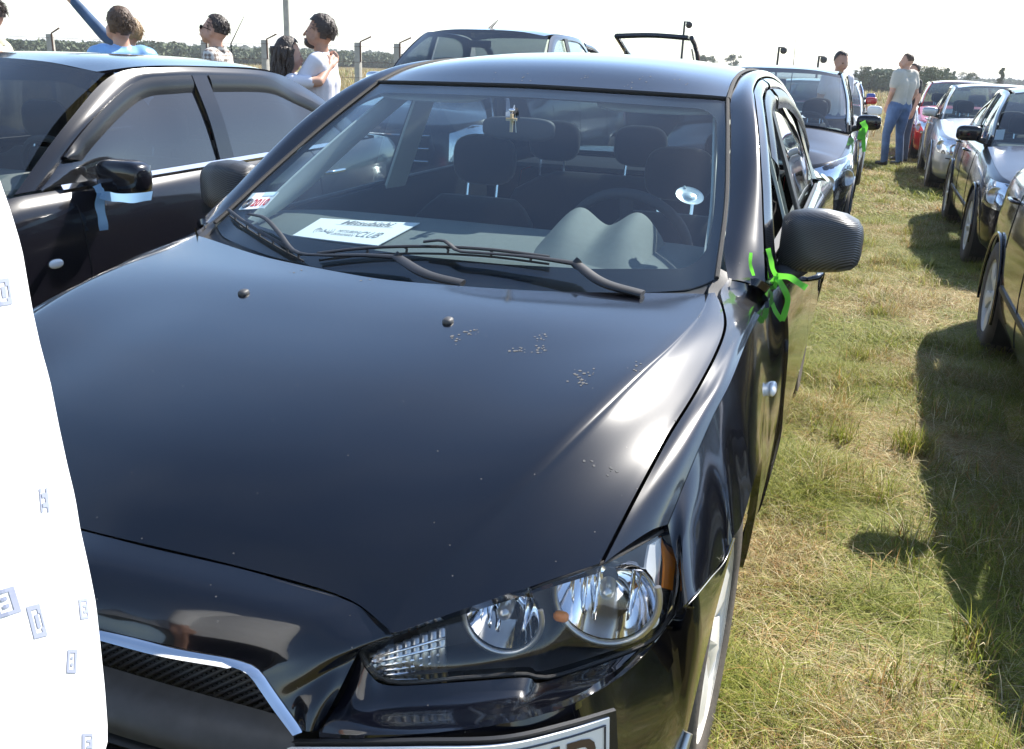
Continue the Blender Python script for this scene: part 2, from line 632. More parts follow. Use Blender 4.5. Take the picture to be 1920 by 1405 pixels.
# ================================================================ grass
def grass_mat():
    m, nt, b = new_mat('grass_blades')
    at = nt.nodes.new('ShaderNodeAttribute')
    at.attribute_name = 'tone'
    nt.links.new(at.outputs['Color'], b.inputs['Base Color'])
    b.inputs['Roughness'].default_value = .6
    b.inputs['Specular IOR Level'].default_value = .25
    out = nt.nodes['Material Output']
    tr = nt.nodes.new('ShaderNodeBsdfTranslucent')
    nt.links.new(at.outputs['Color'], tr.inputs['Color'])
    mx = nt.nodes.new('ShaderNodeMixShader')
    mx.inputs[0].default_value = .35
    nt.links.new(b.outputs[0], mx.inputs[1])
    nt.links.new(tr.outputs[0], mx.inputs[2])
    nt.links.new(mx.outputs[0], out.inputs['Surface'])
    return m
GRASS = grass_mat()
def vnoise(x, y, s, seed=0):
    """cheap smooth value noise, vectorised"""
    r = np.random.default_rng(seed).random((64, 64))
    X, Y = x * s, y * s
    i, j = np.floor(X).astype(int), np.floor(Y).astype(int)
    fx, fy = X - i, Y - j
    fx, fy = fx * fx * (3 - 2 * fx), fy * fy * (3 - 2 * fy)
    g = lambda a, b: r[a % 64, b % 64]
    return (g(i, j) * (1 - fx) + g(i + 1, j) * fx) * (1 - fy) + (g(i, j + 1) * (1 - fx) + g(i + 1, j + 1) * fx) * fy
def blades(x, y, h, w, lean, green, seed=0, nseg=3):
    n = len(x)
    rg = np.random.default_rng(seed * 7919 + 4321)
    az = rg.uniform(0, 2 * np.pi, n)
    dx, dy = np.cos(az), np.sin(az)
    px, py = -dy, dx
    ts = np.linspace(0, 1, nseg + 1)
    V = np.zeros((n, 2 * nseg + 1, 3))
    for k, t in enumerate(ts):
        off = lean * h * t ** 1.7
        zz = h * (t - .42 * np.clip(lean, 0, 1.8) * t ** 2.2)
        cx, cy = x + dx * off, y + dy * off
        if k < nseg:
            ww = w * (1 - t * .75)
            V[:, 2 * k] = np.stack([cx - px * ww, cy - py * ww, np.maximum(zz, .002)], 1)
            V[:, 2 * k + 1] = np.stack([cx + px * ww, cy + py * ww, np.maximum(zz, .002)], 1)
        else:
            V[:, 2 * k] = np.stack([cx, cy, np.maximum(zz, .004)], 1)
    # colours
    pal_g = np.array([(.17, .20, .025), (.23, .24, .035), (.12, .15, .02), (.27, .26, .06)])
    pal_d = np.array([(.47, .39, .21), (.36, .28, .12), (.54, .47, .30), (.25, .19, .08), (.38, .34, .17), (.34, .20, .07), (.30, .17, .06)])
    isg = rg.random(n) < green
    col = np.where(isg[:, None], pal_g[rg.integers(0, len(pal_g), n)], pal_d[rg.integers(0, len(pal_d), n)])
    col = col * rg.uniform(.85, 1.85, (n, 1))
    C = np.ones((n, 2 * nseg + 1, 4))
    C[:, :, :3] = col[:, None, :]
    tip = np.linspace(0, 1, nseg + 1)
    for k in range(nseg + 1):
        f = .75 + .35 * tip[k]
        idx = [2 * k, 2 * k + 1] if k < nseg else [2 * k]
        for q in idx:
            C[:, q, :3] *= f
    loops = []
    starts, totals = [], []
    base = np.arange(n) * (2 * nseg + 1)
    L = []
    for k in range(nseg - 1):
        L.append(np.stack([base + 2 * k, base + 2 * k + 1, base + 2 * k + 3, base + 2 * k + 2], 1))
    tri = np.stack([base + 2 * nseg - 2, base + 2 * nseg - 1, base + 2 * nseg], 1)
    loop_idx = np.concatenate([np.concatenate(L, 1), tri], 1)          # n x (4*(nseg-1)+3)
    per = np.array([4] * (nseg - 1) + [3])
    st = np.concatenate([[0], np.cumsum(per)[:-1]])
    tot = per.sum()
    starts = (np.arange(n)[:, None] * tot + st[None, :]).ravel()
    totals = np.tile(per, n)
    return V.reshape(-1, 3), C.reshape(-1, 4), loop_idx.ravel(), starts, totals
def grass_object(name, sets, label):
    Vs, Cs, Ls, Ss, Ts = [], [], [], [], []
    vo = lo = 0
    for (V, C, L, S, T) in sets:
        Vs.append(V); Cs.append(C); Ls.append(L + vo); Ss.append(S + lo); Ts.append(T)
        vo += len(V); lo += len(L)
    V, C, L, S, T = map(np.concatenate, (Vs, Cs, Ls, Ss, Ts))
    me = bpy.data.meshes.new(name)
    me.vertices.add(len(V))
    me.vertices.foreach_set('co', V.astype(np.float32).ravel())
    me.loops.add(len(L))
    me.loops.foreach_set('vertex_index', L.astype(np.int32))
    me.polygons.add(len(S))
    me.polygons.foreach_set('loop_start', S.astype(np.int32))
    me.polygons.foreach_set('loop_total', T.astype(np.int32))
    me.update(calc_edges=True)
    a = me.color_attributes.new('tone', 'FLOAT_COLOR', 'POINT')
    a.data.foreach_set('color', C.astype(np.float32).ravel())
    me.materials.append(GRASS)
    o = bpy.data.objects.new(name, me)
    COL.objects.link(o)
    o['kind'] = 'stuff'
    o['label'] = label
    return o
def scatter(n, x0, x1, y0, y1, seed):
    r = np.random.default_rng(seed)
    return r.uniform(x0, x1, n), r.uniform(y0, y1, n), r
sets = []
# aisle at the right of the sedan, dense
def patchset(n, x0, x1, y0, y1, seed, hs=1.0, wsc=1.0, lean=(.9, 3.6), bias=0.0):
    x, y, r = scatter(n, x0, x1, y0, y1, seed)
    g = vnoise(x + 40, y + 40, 1.6, 3) * .6 + vnoise(x + 9, y + 9, 4.5, 5) * .4
    tuft = vnoise(x + 5, y + 77, 3.2, 8)
    h = (r.uniform(.028, .085, n) + .11 * np.clip(tuft - .62, 0, 1) * 3 * r.random(n)) * hs
    green = np.clip((g - .20 + bias) * 2.4, .18, .95)
    lean_ = r.uniform(lean[0], lean[1], n) * np.where(tuft > .66, .5, 1)
    w = r.uniform(.0010, .0022, n) * wsc
    return blades(x, y, h, w, lean_, green, seed)
sets.append(patchset(170000, .70, 2.10, .55, 4.5, 1, wsc=.72))
sets.append(patchset(75000, .75, 2.30, 4.5, 10.0, 2, hs=1.1, wsc=1.2))
sets.append(patchset(45000, .6, 3.0, 10.0, 24.0, 3, hs=1.3, wsc=2.6))
# long pale straws lying about
x, y, r = scatter(900, .75, 2.1, .6, 5.0, 4)
sets.append(blades(x, y, r.uniform(.07, .18, 900), r.uniform(.0008, .0015, 900), r.uniform(1.0, 2.0, 900), np.zeros(900), 4))
# a few upright green tufts
for (tx, ty, n, hh) in ((1.34, 3.05, 260, .17), (1.46, 1.62, 160, .18), (1.10, 4.3, 220, .13), (1.30, 2.05, 140, .10), (1.62, 1.35, 90, .22), (1.12, 2.5, 160, .10), (1.2, 5.4, 200, .13), (1.45, 1.15, 120, .15)):
    r = np.random.default_rng(int(tx * 1000))
    x, y = r.normal(tx, .045, n), r.normal(ty, .055, n)
    sets.append(blades(x, y, r.uniform(.5, 1, n) * hh, r.uniform(.0013, .0024, n), r.uniform(.1, .9, n), np.full(n, .8), int(ty * 100)))
rt = np.random.default_rng(77)
for k in range(150):
    ty = .8 + 11 * rt.random() ** 1.6
    tx = rt.uniform(.95, 2.0)
    n = int(rt.uniform(60, 200))
    hh = rt.uniform(.06, .17)
    sp = rt.uniform(.03, .09)
    x, y = rt.normal(tx, sp, n), rt.normal(ty, sp * 1.2, n)
    sets.append(blades(x, y, rt.uniform(.5, 1, n) * hh, rt.uniform(.0012, .0024, n), rt.uniform(.2, 1.3, n), np.full(n, rt.uniform(.25, .95)), 500 + k))
# between and around the parked cars
sets.append(patchset(50000, -5.0, .75, -2.0, 12.0, 6, hs=1.1, wsc=2.0))
sets.append(patchset(30000, 2.1, 6.0, -1.0, 14.0, 7, hs=1.1, wsc=2.0))
sets.append(patchset(16000, -3.0, 3.0, -4.0, .6, 9, hs=1.1, wsc=2.0))
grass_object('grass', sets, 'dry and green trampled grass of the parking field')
# tall dry field grass beyond the cars
sets = []
for (n, y0, y1, hs, wsc, seed) in ((45000, 9, 20, 3.2, 3.0, 21), (45000, 20, 45, 4.0, 6.0, 22), (40000, 45, 110, 5.0, 16.0, 23)):
    k = y1 / 20
    x, y, r = scatter(n, -26 * k - 8, 3 + 9 * k, y0, y1, seed)
    keep = ~((x > -3.6) & (x < 6) & (y < 26))
    x, y = x[keep], y[keep]
    m = len(x)
    h = r.uniform(.05, .13, m) * hs
    sets.append(blades(x, y, h, r.uniform(.001, .0022, m) * wsc, r.uniform(.1, .9, m), np.clip(vnoise(x, y, .12, 4) * .5 - .1, .02, .5), seed))
grass_object('field_grass', sets, 'tall straw-coloured grass of the open field behind the cars')
# ================================================================ the near black sedan (built in place)
hero = empty('black_sedan', (0, 2.28, 0), world_children=True)
tag(hero, 'large glossy black sedan filling the foreground with a green ribbon on its mirror', 'car')
BP = M['black']
HC = (0, 2.0, 0.4)

# ---- hood --------------------------------------------------------
GAP = [P(1125, 1058, z=.760), P(1165, 980, z=.788), P(1215, 885, z=.822), P(1250, 820, z=.845), P(1300, 740, z=.875),
       P(1340, 665, z=.908), P(1356, 622, z=.928), P(1358, 600, z=.940), P(1352, 572, z=.953), P(1340, 548, z=.968)]
SHUT = [(0.0, .157, .757), P(300, 1030, z=.752), P(450, 1065, z=.745), P(560, 1096, z=.738), P(640, 1120, z=.730), P(700, 1155, z=.711), P(738, 1189, z=.692)]
h0 = [(0, .157, .757), (0, .21, .792), (0, .33, .840), (0, .55, .895), (0, .80, .937), (0, .95, .955), (0, 1.06, .967)]
h1 = [P(450, 1065, z=.745), (.236, .23, .785), (.238, .35, .836), (.24, .56, .893), (.245, .80, .937), (.248, .95, .955), P(850, 535, z=.967)]
h2 = [P(640, 1120, z=.730), (.400, .245, .772), (.41, .37, .825), (.43, .57, .885), (.45, .82, .933), (.46, .97, .952), P(1030, 546, z=.968)]
h3 = [P(738, 1189, z=.692), P(770, 1122, z=.733), P(900, 990, z=.802), P(1090, 800, z=.885), P(1190, 703, z=.918), P(1270, 640, z=.940), P(1250, 555, z=.969)]
def smooth_px(pix, zs, deg=3, keep_ends=True):
    """points seen at given pixels whose height runs smoothly along y"""
    z = np.array(zs, float)
    for it in range(12):
        pts = np.array([P(a, b, z=c) for (a, b), c in zip(pix, z)])
        co = np.polyfit(pts[:, 1], z, deg)
        z = np.polyval(co, pts[:, 1])
    return [tuple(P(a, b, z=c)) for (a, b), c in zip(pix, z)]
GAP = smooth_px([(1125, 1058), (1165, 980), (1215, 885), (1250, 820), (1300, 740), (1340, 665), (1356, 622), (1358, 600), (1352, 572), (1340, 548)],
                [.760, .789, .824, .847, .877, .910, .929, .941, .954, .968])
def smooth_row(r, deg=4):
    r = np.array(r)
    s = np.concatenate([[0], np.cumsum(np.linalg.norm(np.diff(r, axis=0), axis=1))])
    out = r.copy()
    for k in range(3):
        out[:, k] = np.polyval(np.polyfit(s, r[:, k], deg), s)
    out[0], out[-1] = r[0], r[-1]
    return [tuple(q) for q in out]
h0, h1, h2 = smooth_row(h0), smooth_row(h1), smooth_row(h2)
h3 = smooth_px([(738, 1189), (770, 1122), (830, 1058), (900, 990), (1000, 890), (1090, 800), (1190, 703), (1262, 638), (1310, 585), (1324, 551)], [.692, .732, .768, .800, .845, .883, .916, .941, .957, .968], 3)
def mixr(a, b, t, lift=0.0, n=10):
    A, B = cr1(a, n), cr1(b, n)
    r = A * (1 - t) + B * t
    w = np.sin(np.linspace(0, 1, n) * math.pi * 0.86 + 0.2)
    r[:, 2] += lift * w
    return [tuple(q) for q in r]
h2b = mixr(h2, h3, 0.80, 0.0030, 14)
h5 = GAP
h4 = mixr(h3, h5, 0.5, 0.0022, 14)
h3b = mixr(h3, h5, 0.16, 0.0006, 14)
h4c = mixr(h3, h5, 0.86, 0.0012, 14)
half = [h0, h1, h2, h2b, h3, h3b, h4, h4c, h5]
rows = [mir([r])[0] for r in half[:0:-1]] + half
hood = panel('hood', rows, M['black_hood'], hero, nu=56, nv=85, thick=0.02, centre=(0, .8, 0), inset=0.002)
hood['label'] = 'black hood with pale dust spots and a sun glare'
HOODBVH = BVHTree.FromPolygons([v.co[:] for v in hood.data.vertices], [p.vertices[:] for p in hood.data.polygons])
def hit(bvh, px, py, lift=0.0):
    d = Vector(ray(px, py)).normalized()
    loc, nrm, _, _ = bvh.ray_cast(Vector(CAM_POS), d)
    if loc is None:
        return None, None
    if nrm.dot(d) > 0:
        nrm = -nrm
    return loc + nrm * lift, nrm

# washer nozzles
for (px, py) in ((457, 547), (840, 600)):
    c, n = hit(HOODBVH, px, py + 4)
    v, f = superq((0, 0, 0), (.0105, .014, .0075), 0.8, 16, 10)
    Mx = frame_at(c + n * .002, n)
    nzl = mesh_obj('washer_nozzle', [Mx @ Vector(q) for q in v], f, M['trim2'], hood)
M['mud'] = mat('dried_mud', (0.105, 0.103, 0.10), 0.9)
def specks(bvh, spots, spread, size, parent, seed):
    rr = random.Random(seed)
    V, F = [], []
    for (px, py, n) in spots:
        for i in range(n):
            c, nn = hit(bvh, px + rr.gauss(0, spread), py + rr.gauss(0, spread * .6), .0006)
            if c is None:
                continue
            Mx = frame_at(c, nn)
            k = rr.randint(5, 7)
            s = size * rr.uniform(.3, 1.0)
            b = len(V)
            for j in range(k):
                a = 2 * math.pi * j / k
                V.append(Mx @ Vector((math.cos(a) * s * rr.uniform(.5, 1), math.sin(a) * s * rr.uniform(.5, 1), 0)))
            F.append(tuple(range(b, b + k)))
    o = mesh_obj('dirt_specks', V, F, M['mud'], parent, smooth=False)
    o['kind'] = 'stuff'
    return o
specks(HOODBVH, [(858, 636, 12), (886, 622, 13), (972, 657, 15), (1016, 655, 14), (1020, 633, 13), (1092, 716, 12), (1080, 705, 10),
                 (1192, 690, 7), (1105, 700, 6), (693, 522, 7), (560, 512, 6), (1280, 790, 7), (1270, 805, 7), (1150, 880, 5), (1110, 870, 4)], 8, .0046, hood, 5)

# ---- windshield -----------------------------------------------------
wb = [(0, 1.175, .938), (.30, 1.20, .943), (.55, 1.275, .955), (.655, 1.335, .966), (.700, 1.372, .985)]
wt = [P(1000, 164, y=2.03), P(1150, 173, y=2.045), P(1290, 182, y=2.075), P(1340, 185.5, y=2.095), P(1361, 187.5, y=2.108)]
wt[0] = (0, 2.03, wt[0][2])
wm1 = [(0, 1.46, 1.102), (.29, 1.48, 1.100), (.53, 1.545, 1.094), (.632, 1.60, 1.098), P(1358, 385, y=1.635)]
wm2 = [(0, 1.745, 1.250), (.28, 1.762, 1.248), (.51, 1.815, 1.240), (.60, 1.86, 1.240), P(1361, 270, y=1.885)]
full = lambda r: [(-p[0], p[1], p[2]) for p in r[:0:-1]] + list(r)
WS = [full(wb), full(wm1), full(wm2), full(wt)]
wsg = loft(WS, 49, 33)
ws_obj = panel('windshield', None, M['glass'], hero, grid=wsg, thick=0, centre=HC)
ws_obj['label'] = 'slanted windshield reflecting the sky with a dark border'
WSBVH = BVHTree.FromPolygons([v.co[:] for v in ws_obj.data.vertices], [p.vertices[:] for p in ws_obj.data.polygons])
# black ceramic border, just behind the glass
gn = gnormals(wsg)
if outward(wsg, HC):
    gn = -gn
def ws_at(u, v):
    """u -1..1 across, v 0..1 up"""
    nv, nu = wsg.shape[:2]
    a = (u + 1) / 2 * (nu - 1)
    b = v * (nv - 1)
    j, i = min(int(a), nu - 2), min(int(b), nv - 2)
    fa, fb = a - j, b - i
    g = lambda A: (A[i, j] * (1 - fa) + A[i, j + 1] * fa) * (1 - fb) + (A[i + 1, j] * (1 - fa) + A[i + 1, j + 1] * fa) * fb
    return g(wsg), g(gn)
def rrect(n, x0, x1, y0, y1, r, rx=None):
    pts = []
    for (cx, cy, a0) in ((x1 - r, y1 - r, 0), (x0 + r, y1 - r, 90), (x0 + r, y0 + r, 180), (x1 - r, y0 + r, 270)):
        for k in range(n + 1):
            a = math.radians(a0 + 90 * k / n)
            pts.append((cx + r * math.cos(a), cy + r * math.sin(a)))
    return pts
inner = rrect(8, -.95, .95, .10, .935, .10)
outer = []
for (a, b) in inner:
    s = max(abs(a), 0)
    da, db = a / .95, (b - .5175) / .4175
    k = max(abs(da), abs(db))
    oa, ob = da / k, .5 + db / k * .5
    outer.append((max(-1, min(1, oa)), max(0, min(1, ob))))
V, F = [], []
K = len(inner)
NS = 6
# refine the loop so that it follows the curved glass
def refine(l, m):
    out = []
    for i in range(len(l)):
        a, b = l[i], l[(i + 1) % len(l)]
        for t in range(m):
            out.append((a[0] + (b[0] - a[0]) * t / m, a[1] + (b[1] - a[1]) * t / m))
    return out
inner, outer = refine(inner, 6), refine(outer, 6)
K = len(inner)
for t in range(NS + 1):
    for (a, b) in zip(inner, outer):
        w = t / NS
        p, n = ws_at(a[0] * (1 - w) + b[0] * w, a[1] * (1 - w) + b[1] * w)
        V.append(tuple(p - n * 0.004))
for t in range(NS):
    for k in range(K):
        k2 = (k + 1) % K
        F.append((t * K + k, t * K + k2, (t + 1) * K + k2, (t + 1) * K + k))
mesh_obj('ceramic_border', V, F, M['frit'], ws_obj)
# rubber seal round the top and the sides
for s in (1, -1):
    seal = [tuple(wsg[i, -1 if s > 0 else 0] + np.array((0.004 * s, 0, .003))) for i in range(0, 33, 2)]
    tube('glass_seal', seal, .006, M['rubber'], ws_obj, seg=6)
tube('glass_seal', [tuple(wsg[-1, j] + np.array((0, .004, .004))) for j in range(0, 49, 2)], .006, M['rubber'], ws_obj, seg=6)

# ---- cowl (black plastic tray under the glass) ------------------------------
c_front = full([(0, 1.05, .945), (.25, 1.07, .945), (.46, 1.13, .945), (.62, 1.20, .945), (.70, 1.28, .950)])
c_mid = full([(0, 1.13, .925), (.28, 1.15, .928), (.52, 1.22, .935), (.64, 1.28, .945), (.705, 1.33, .960)])
c_back = full([(0, 1.19, .936), (.30, 1.215, .941), (.55, 1.29, .953), (.655, 1.35, .964), (.704, 1.385, .985)])
panel('cowl_tray', [c_front, c_mid, c_back], M['trim'], hero, nu=40, nv=8, thick=0.01, centre=(0, 1.2, .5))
# small grey corner pieces between cowl and A pillar
for s in (1, -1):
    r = [[(.688, 1.285, .958), (.695, 1.34, .972), (.706, 1.405, 1.004)], [(.738, 1.300, .952), (.739, 1.35, .970), (.735, 1.405, .992)]]
    panel('cowl_corner', r if s > 0 else mir(r), M['trim2'] if s < 0 else M['trim'], hero, nu=10, nv=4, thick=.01)

# ---- roof, pillars, doors --------------------------------------------------
ditch = [wt[-1], (.566, 2.26, 1.408), (.556, 2.45, 1.436), (.553, 2.75, 1.453), (.556, 3.05, 1.448), (.570, 3.35, 1.412), (.585, 3.52, 1.372)]
roofc = [(0, 2.03, wt[0][2]), (0, 2.22, 1.448), (0, 2.45, 1.478), (0, 2.75, 1.494), (0, 3.05, 1.488), (0, 3.38, 1.448), (0, 3.60, 1.398)]
r3 = [wt[2], (.45, 2.235, 1.424), (.45, 2.45, 1.453), (.45, 2.75, 1.469), (.45, 3.05, 1.464), (.46, 3.36, 1.427), (.47, 3.55, 1.384)]
r2_ = [wt[1], (.26, 2.225, 1.441), (.26, 2.45, 1.471), (.26, 2.75, 1.487), (.26, 3.05, 1.481), (.26, 3.37, 1.442), (.26, 3.58, 1.394)]
half = [roofc, r2_, r3, ditch]
roof = panel('roof', [mir([r])[0] for r in half[:0:-1]] + half, BP, hero, nu=40, nv=41, thick=.02, centre=(0, 2.8, 0), inset=.002, lift=.002)
ROOFBVH = BVHTree.FromPolygons([v.co[:] for v in roof.data.vertices], [p.vertices[:] for p in roof.data.polygons])
specks(ROOFBVH, [(985, 148, 5), (1105, 145, 6), (1180, 162, 5), (1280, 152, 6), (1215, 150, 5), (930, 146, 4)], 9, .004, roof, 6)

w_side = [tuple(wsg[i, -1]) for i in range(0, 33, 4)]
inn = [(.712, 1.315, .975)] + [(p[0] + .010, p[1] + .004, p[2] + .001) for p in w_side] + [(p[0] + .012, p[1], p[2] - .002) for p in ditch[1:]]
outr = [(.812, 1.43, .957), (.806, 1.46, .985), (.790, 1.53, 1.035), (.770, 1.62, 1.095), (.748, 1.72, 1.163), (.722, 1.83, 1.235), (.698, 1.94, 1.295), (.674, 2.05, 1.345), (.652, 2.16, 1.381), (.640, 2.22, 1.396),
        (.632, 2.32, 1.412), (.622, 2.48, 1.427), (.618, 2.75, 1.436), (.622, 3.05, 1.428), (.636, 3.35, 1.392), (.650, 3.52, 1.350)]
def mids(a, b, t, out=(0, 0, 0), n=18, ramp=False):
    A, B = cr1(a, n), cr1(b, n)
    w = np.clip(np.linspace(0, 5, n), 0, 1)[:, None] if ramp else 1.0
    e0 = (1 - w) * np.array((0, 0, .0075)) if ramp else 0.0
    return [tuple(q) for q in (A * (1 - t) + B * t + w * np.array(out) + e0)]
for s in (1, -1):
    inn_p, outr_p = [(.729, 1.380, .984)] + [q for q in inn if q[1] > 1.42], [(.813, 1.437, .952)] + outr[1:]
    rws = [inn_p, mids(inn_p, outr_p, .33, (.012, -.004, .010), 24, True), mids(inn_p, outr_p, .70, (.012, -.002, .007), 24, True), outr_p]
    panel('roof_pillar', rws if s > 0 else mir(rws), BP, hero, nu=60, nv=14, thick=.015, centre=(0, 2.6, .9), inset=.0015)
    rb = [tuple(np.array(q) + (-.004 , 0, .003)) for q in [(p[0] + .010, p[1], p[2]) for p in ditch]]
    tube('roof_strip', rb if s > 0 else mir([rb])[0], .0065, M['rubber'], hero, seg=6, smooth_n=30)

# side belt / shoulder lines
def belt(y):   # lower edge of the side windows
    return (np.interp(y, [1.45, 1.62, 2.6, 3.5, 4.1], [.800, .812, .815, .805, .790]), np.interp(y, [1.45, 1.62, 2.6, 3.5, 4.1], [.945, .952, .975, .985, .980]))
def railx(y):
    t = np.array(outr)
    return (np.interp(y, t[:, 1], t[:, 0]), np.interp(y, t[:, 1], t[:, 2]))
SH = [P(1252, 985, z=.757), P(1290, 890, z=.805), P(1316, 829, z=.832), P(1332, 787, z=.850), P(1367, 723, z=.872), P(1402, 636, z=.900), P(1425, 590, z=.915), P(1447, 550, z=.925)]
SH = smooth_px([(1252, 985), (1290, 890), (1316, 829), (1340, 775), (1367, 723), (1402, 636), (1425, 590), (1447, 550)], [.757, .805, .832, .852, .872, .900, .915, .925], 3)
SH = SH + [(.838, 1.62, .927)]
def bodyx(y, z):
    return np.interp(y, [.45, .5, .55, .6, .68, .75, .85, .95, 1.1, 1.3, 1.62], [.798, .813, .826, .836, .848, .856, .865, .871, .877, .881, .884]) + np.interp(z, [.2, .3, .45, .55, .65, .75, .8, .85, .925], [-.04, -.015, -.002, 0, -.003, -.009, -.013, -.020, -.045])
def sideprof(y, k):
    """points down the flank at station y (below the belt)"""
    bx, bz = belt(y)
    return [(bx, y, bz), (bx + .022, y, bz - .012), (.852, y, bz - .06), (.872, y, .78), (.880, y, .62), (.884, y, .52), (.870, y, .40), (.856, y, .305), (.838, y, .272)][k]
def arch_cut(r, yc, zc, R, cols):
    return r
# fender top
F_top = [GAP[0], GAP[1], GAP[2], GAP[3], GAP[4], GAP[5], GAP[6], GAP[7], GAP[8], GAP[9]]
G2 = [(p[0] + .004, p[1], p[2]) for p in GAP[:9]] + [(.722, 1.315, .972), (.728, 1.38, .985)]
SH2 = SH[:-1] + [(.814, 1.435, .952)]
edge_f = [P(1125, 1058, z=.760), P(1200, 1020, y=.47), SH[0]]
for s in (1, -1):
    rws = [G2, mids(G2, SH2, .35, (0, 0, .006)), mids(G2, SH2, .72, (.0, 0, .008)), SH2]
    panel('fender', rws if s > 0 else mir(rws), M['black_hood'], hero, nu=40, nv=14, thick=.018, centre=(0, .9, 0), inset=.002)
# fender flank from the shoulder down to seam and arch
SEAM = [P(1262, 1155, y=.50), P(1290, 1130, x=.835), P(1330, 1083, x=.850), P(1360, 1045, x=.860), P(1374, 1010, x=.866)]
ARCH = [(.872, .80, .655), (.876, .90, .688), (.877, .98, .692), (.876, 1.08, .678), (.872, 1.18, .632), (.868, 1.26, .55), (.864, 1.31, .43), (.857, 1.33, .33), (.848, 1.34, .270)]
low = SEAM + ARCH + [(.842, 1.45, .268), (.842, 1.61, .268)]
top = [SH[0], P(1272, 925, z=.785), SH[1], SH[2], SH[3], SH[4], SH[4], SH[5], SH[5], SH[6], SH[6], SH[7], SH[7], (.838, 1.50, .926), SH[8], SH[8]]
top = [tuple(q) for q in cr1(SH, len(low))]
up0 = np.array(top); lo0 = np.array(low)
_rp = np.clip((up0[:, 1:2] - 1.02) / .56, 0, 1)
_rp = _rp * _rp * (3 - 2 * _rp)
def flank_row(t, add, rear):
    r = up0 * (1 - t) + lo0 * t
    r[:, 0] = np.polyval(np.polyfit(r[:, 1], r[:, 0], 3), r[:, 1]) + add + _rp[:, 0] * rear
    return [tuple(q) for q in r]
for s in (1, -1):
    rws = [[tuple(q) for q in up0], flank_row(.28, .005, .026), flank_row(.62, .006, .030), [tuple(q) for q in lo0]]
    fl = panel('fender_flank', rws if s > 0 else mir(rws), BP, hero, nu=76, nv=16, thick=.018, centre=HC, knots=True, inset=.001)
    # side repeater
    if s > 0:
        fb = BVHTree.FromPolygons([v.co[:] for v in fl.data.vertices], [p.vertices[:] for p in fl.data.polygons])
        c, n = hit(fb, 1447, 729)
        if c is None:
            c, n = Vector((.872, 1.40, .72)), Vector((1, 0, 0))
    cc = Vector((c.x * s, c.y, c.z)); nn = Vector((n.x * s, n.y, n.z))
    v, f = superq((0, 0, 0), (.032, .017, .010), 0.9, 20, 10)
    Mx = frame_at(cc + nn * .002, nn, (0, 1, 0))
    mesh_obj('side_repeater', [Mx @ Vector(q) for q in v], f, M['bulbglass'], fl)

for s in (1, -1):
    fc_ = [[(.810, 1.437, .950), (.806, 1.52, .962), (.808, 1.64, .962)], [(.822, 1.425, .940), (.826, 1.52, .946), (.832, 1.64, .944)], [(.828, 1.41, .924), (.836, 1.52, .924), (.842, 1.64, .925)]]
    panel('fender_corner', fc_ if s > 0 else mir(fc_), BP, hero, nu=10, nv=8, thick=.01, centre=HC)
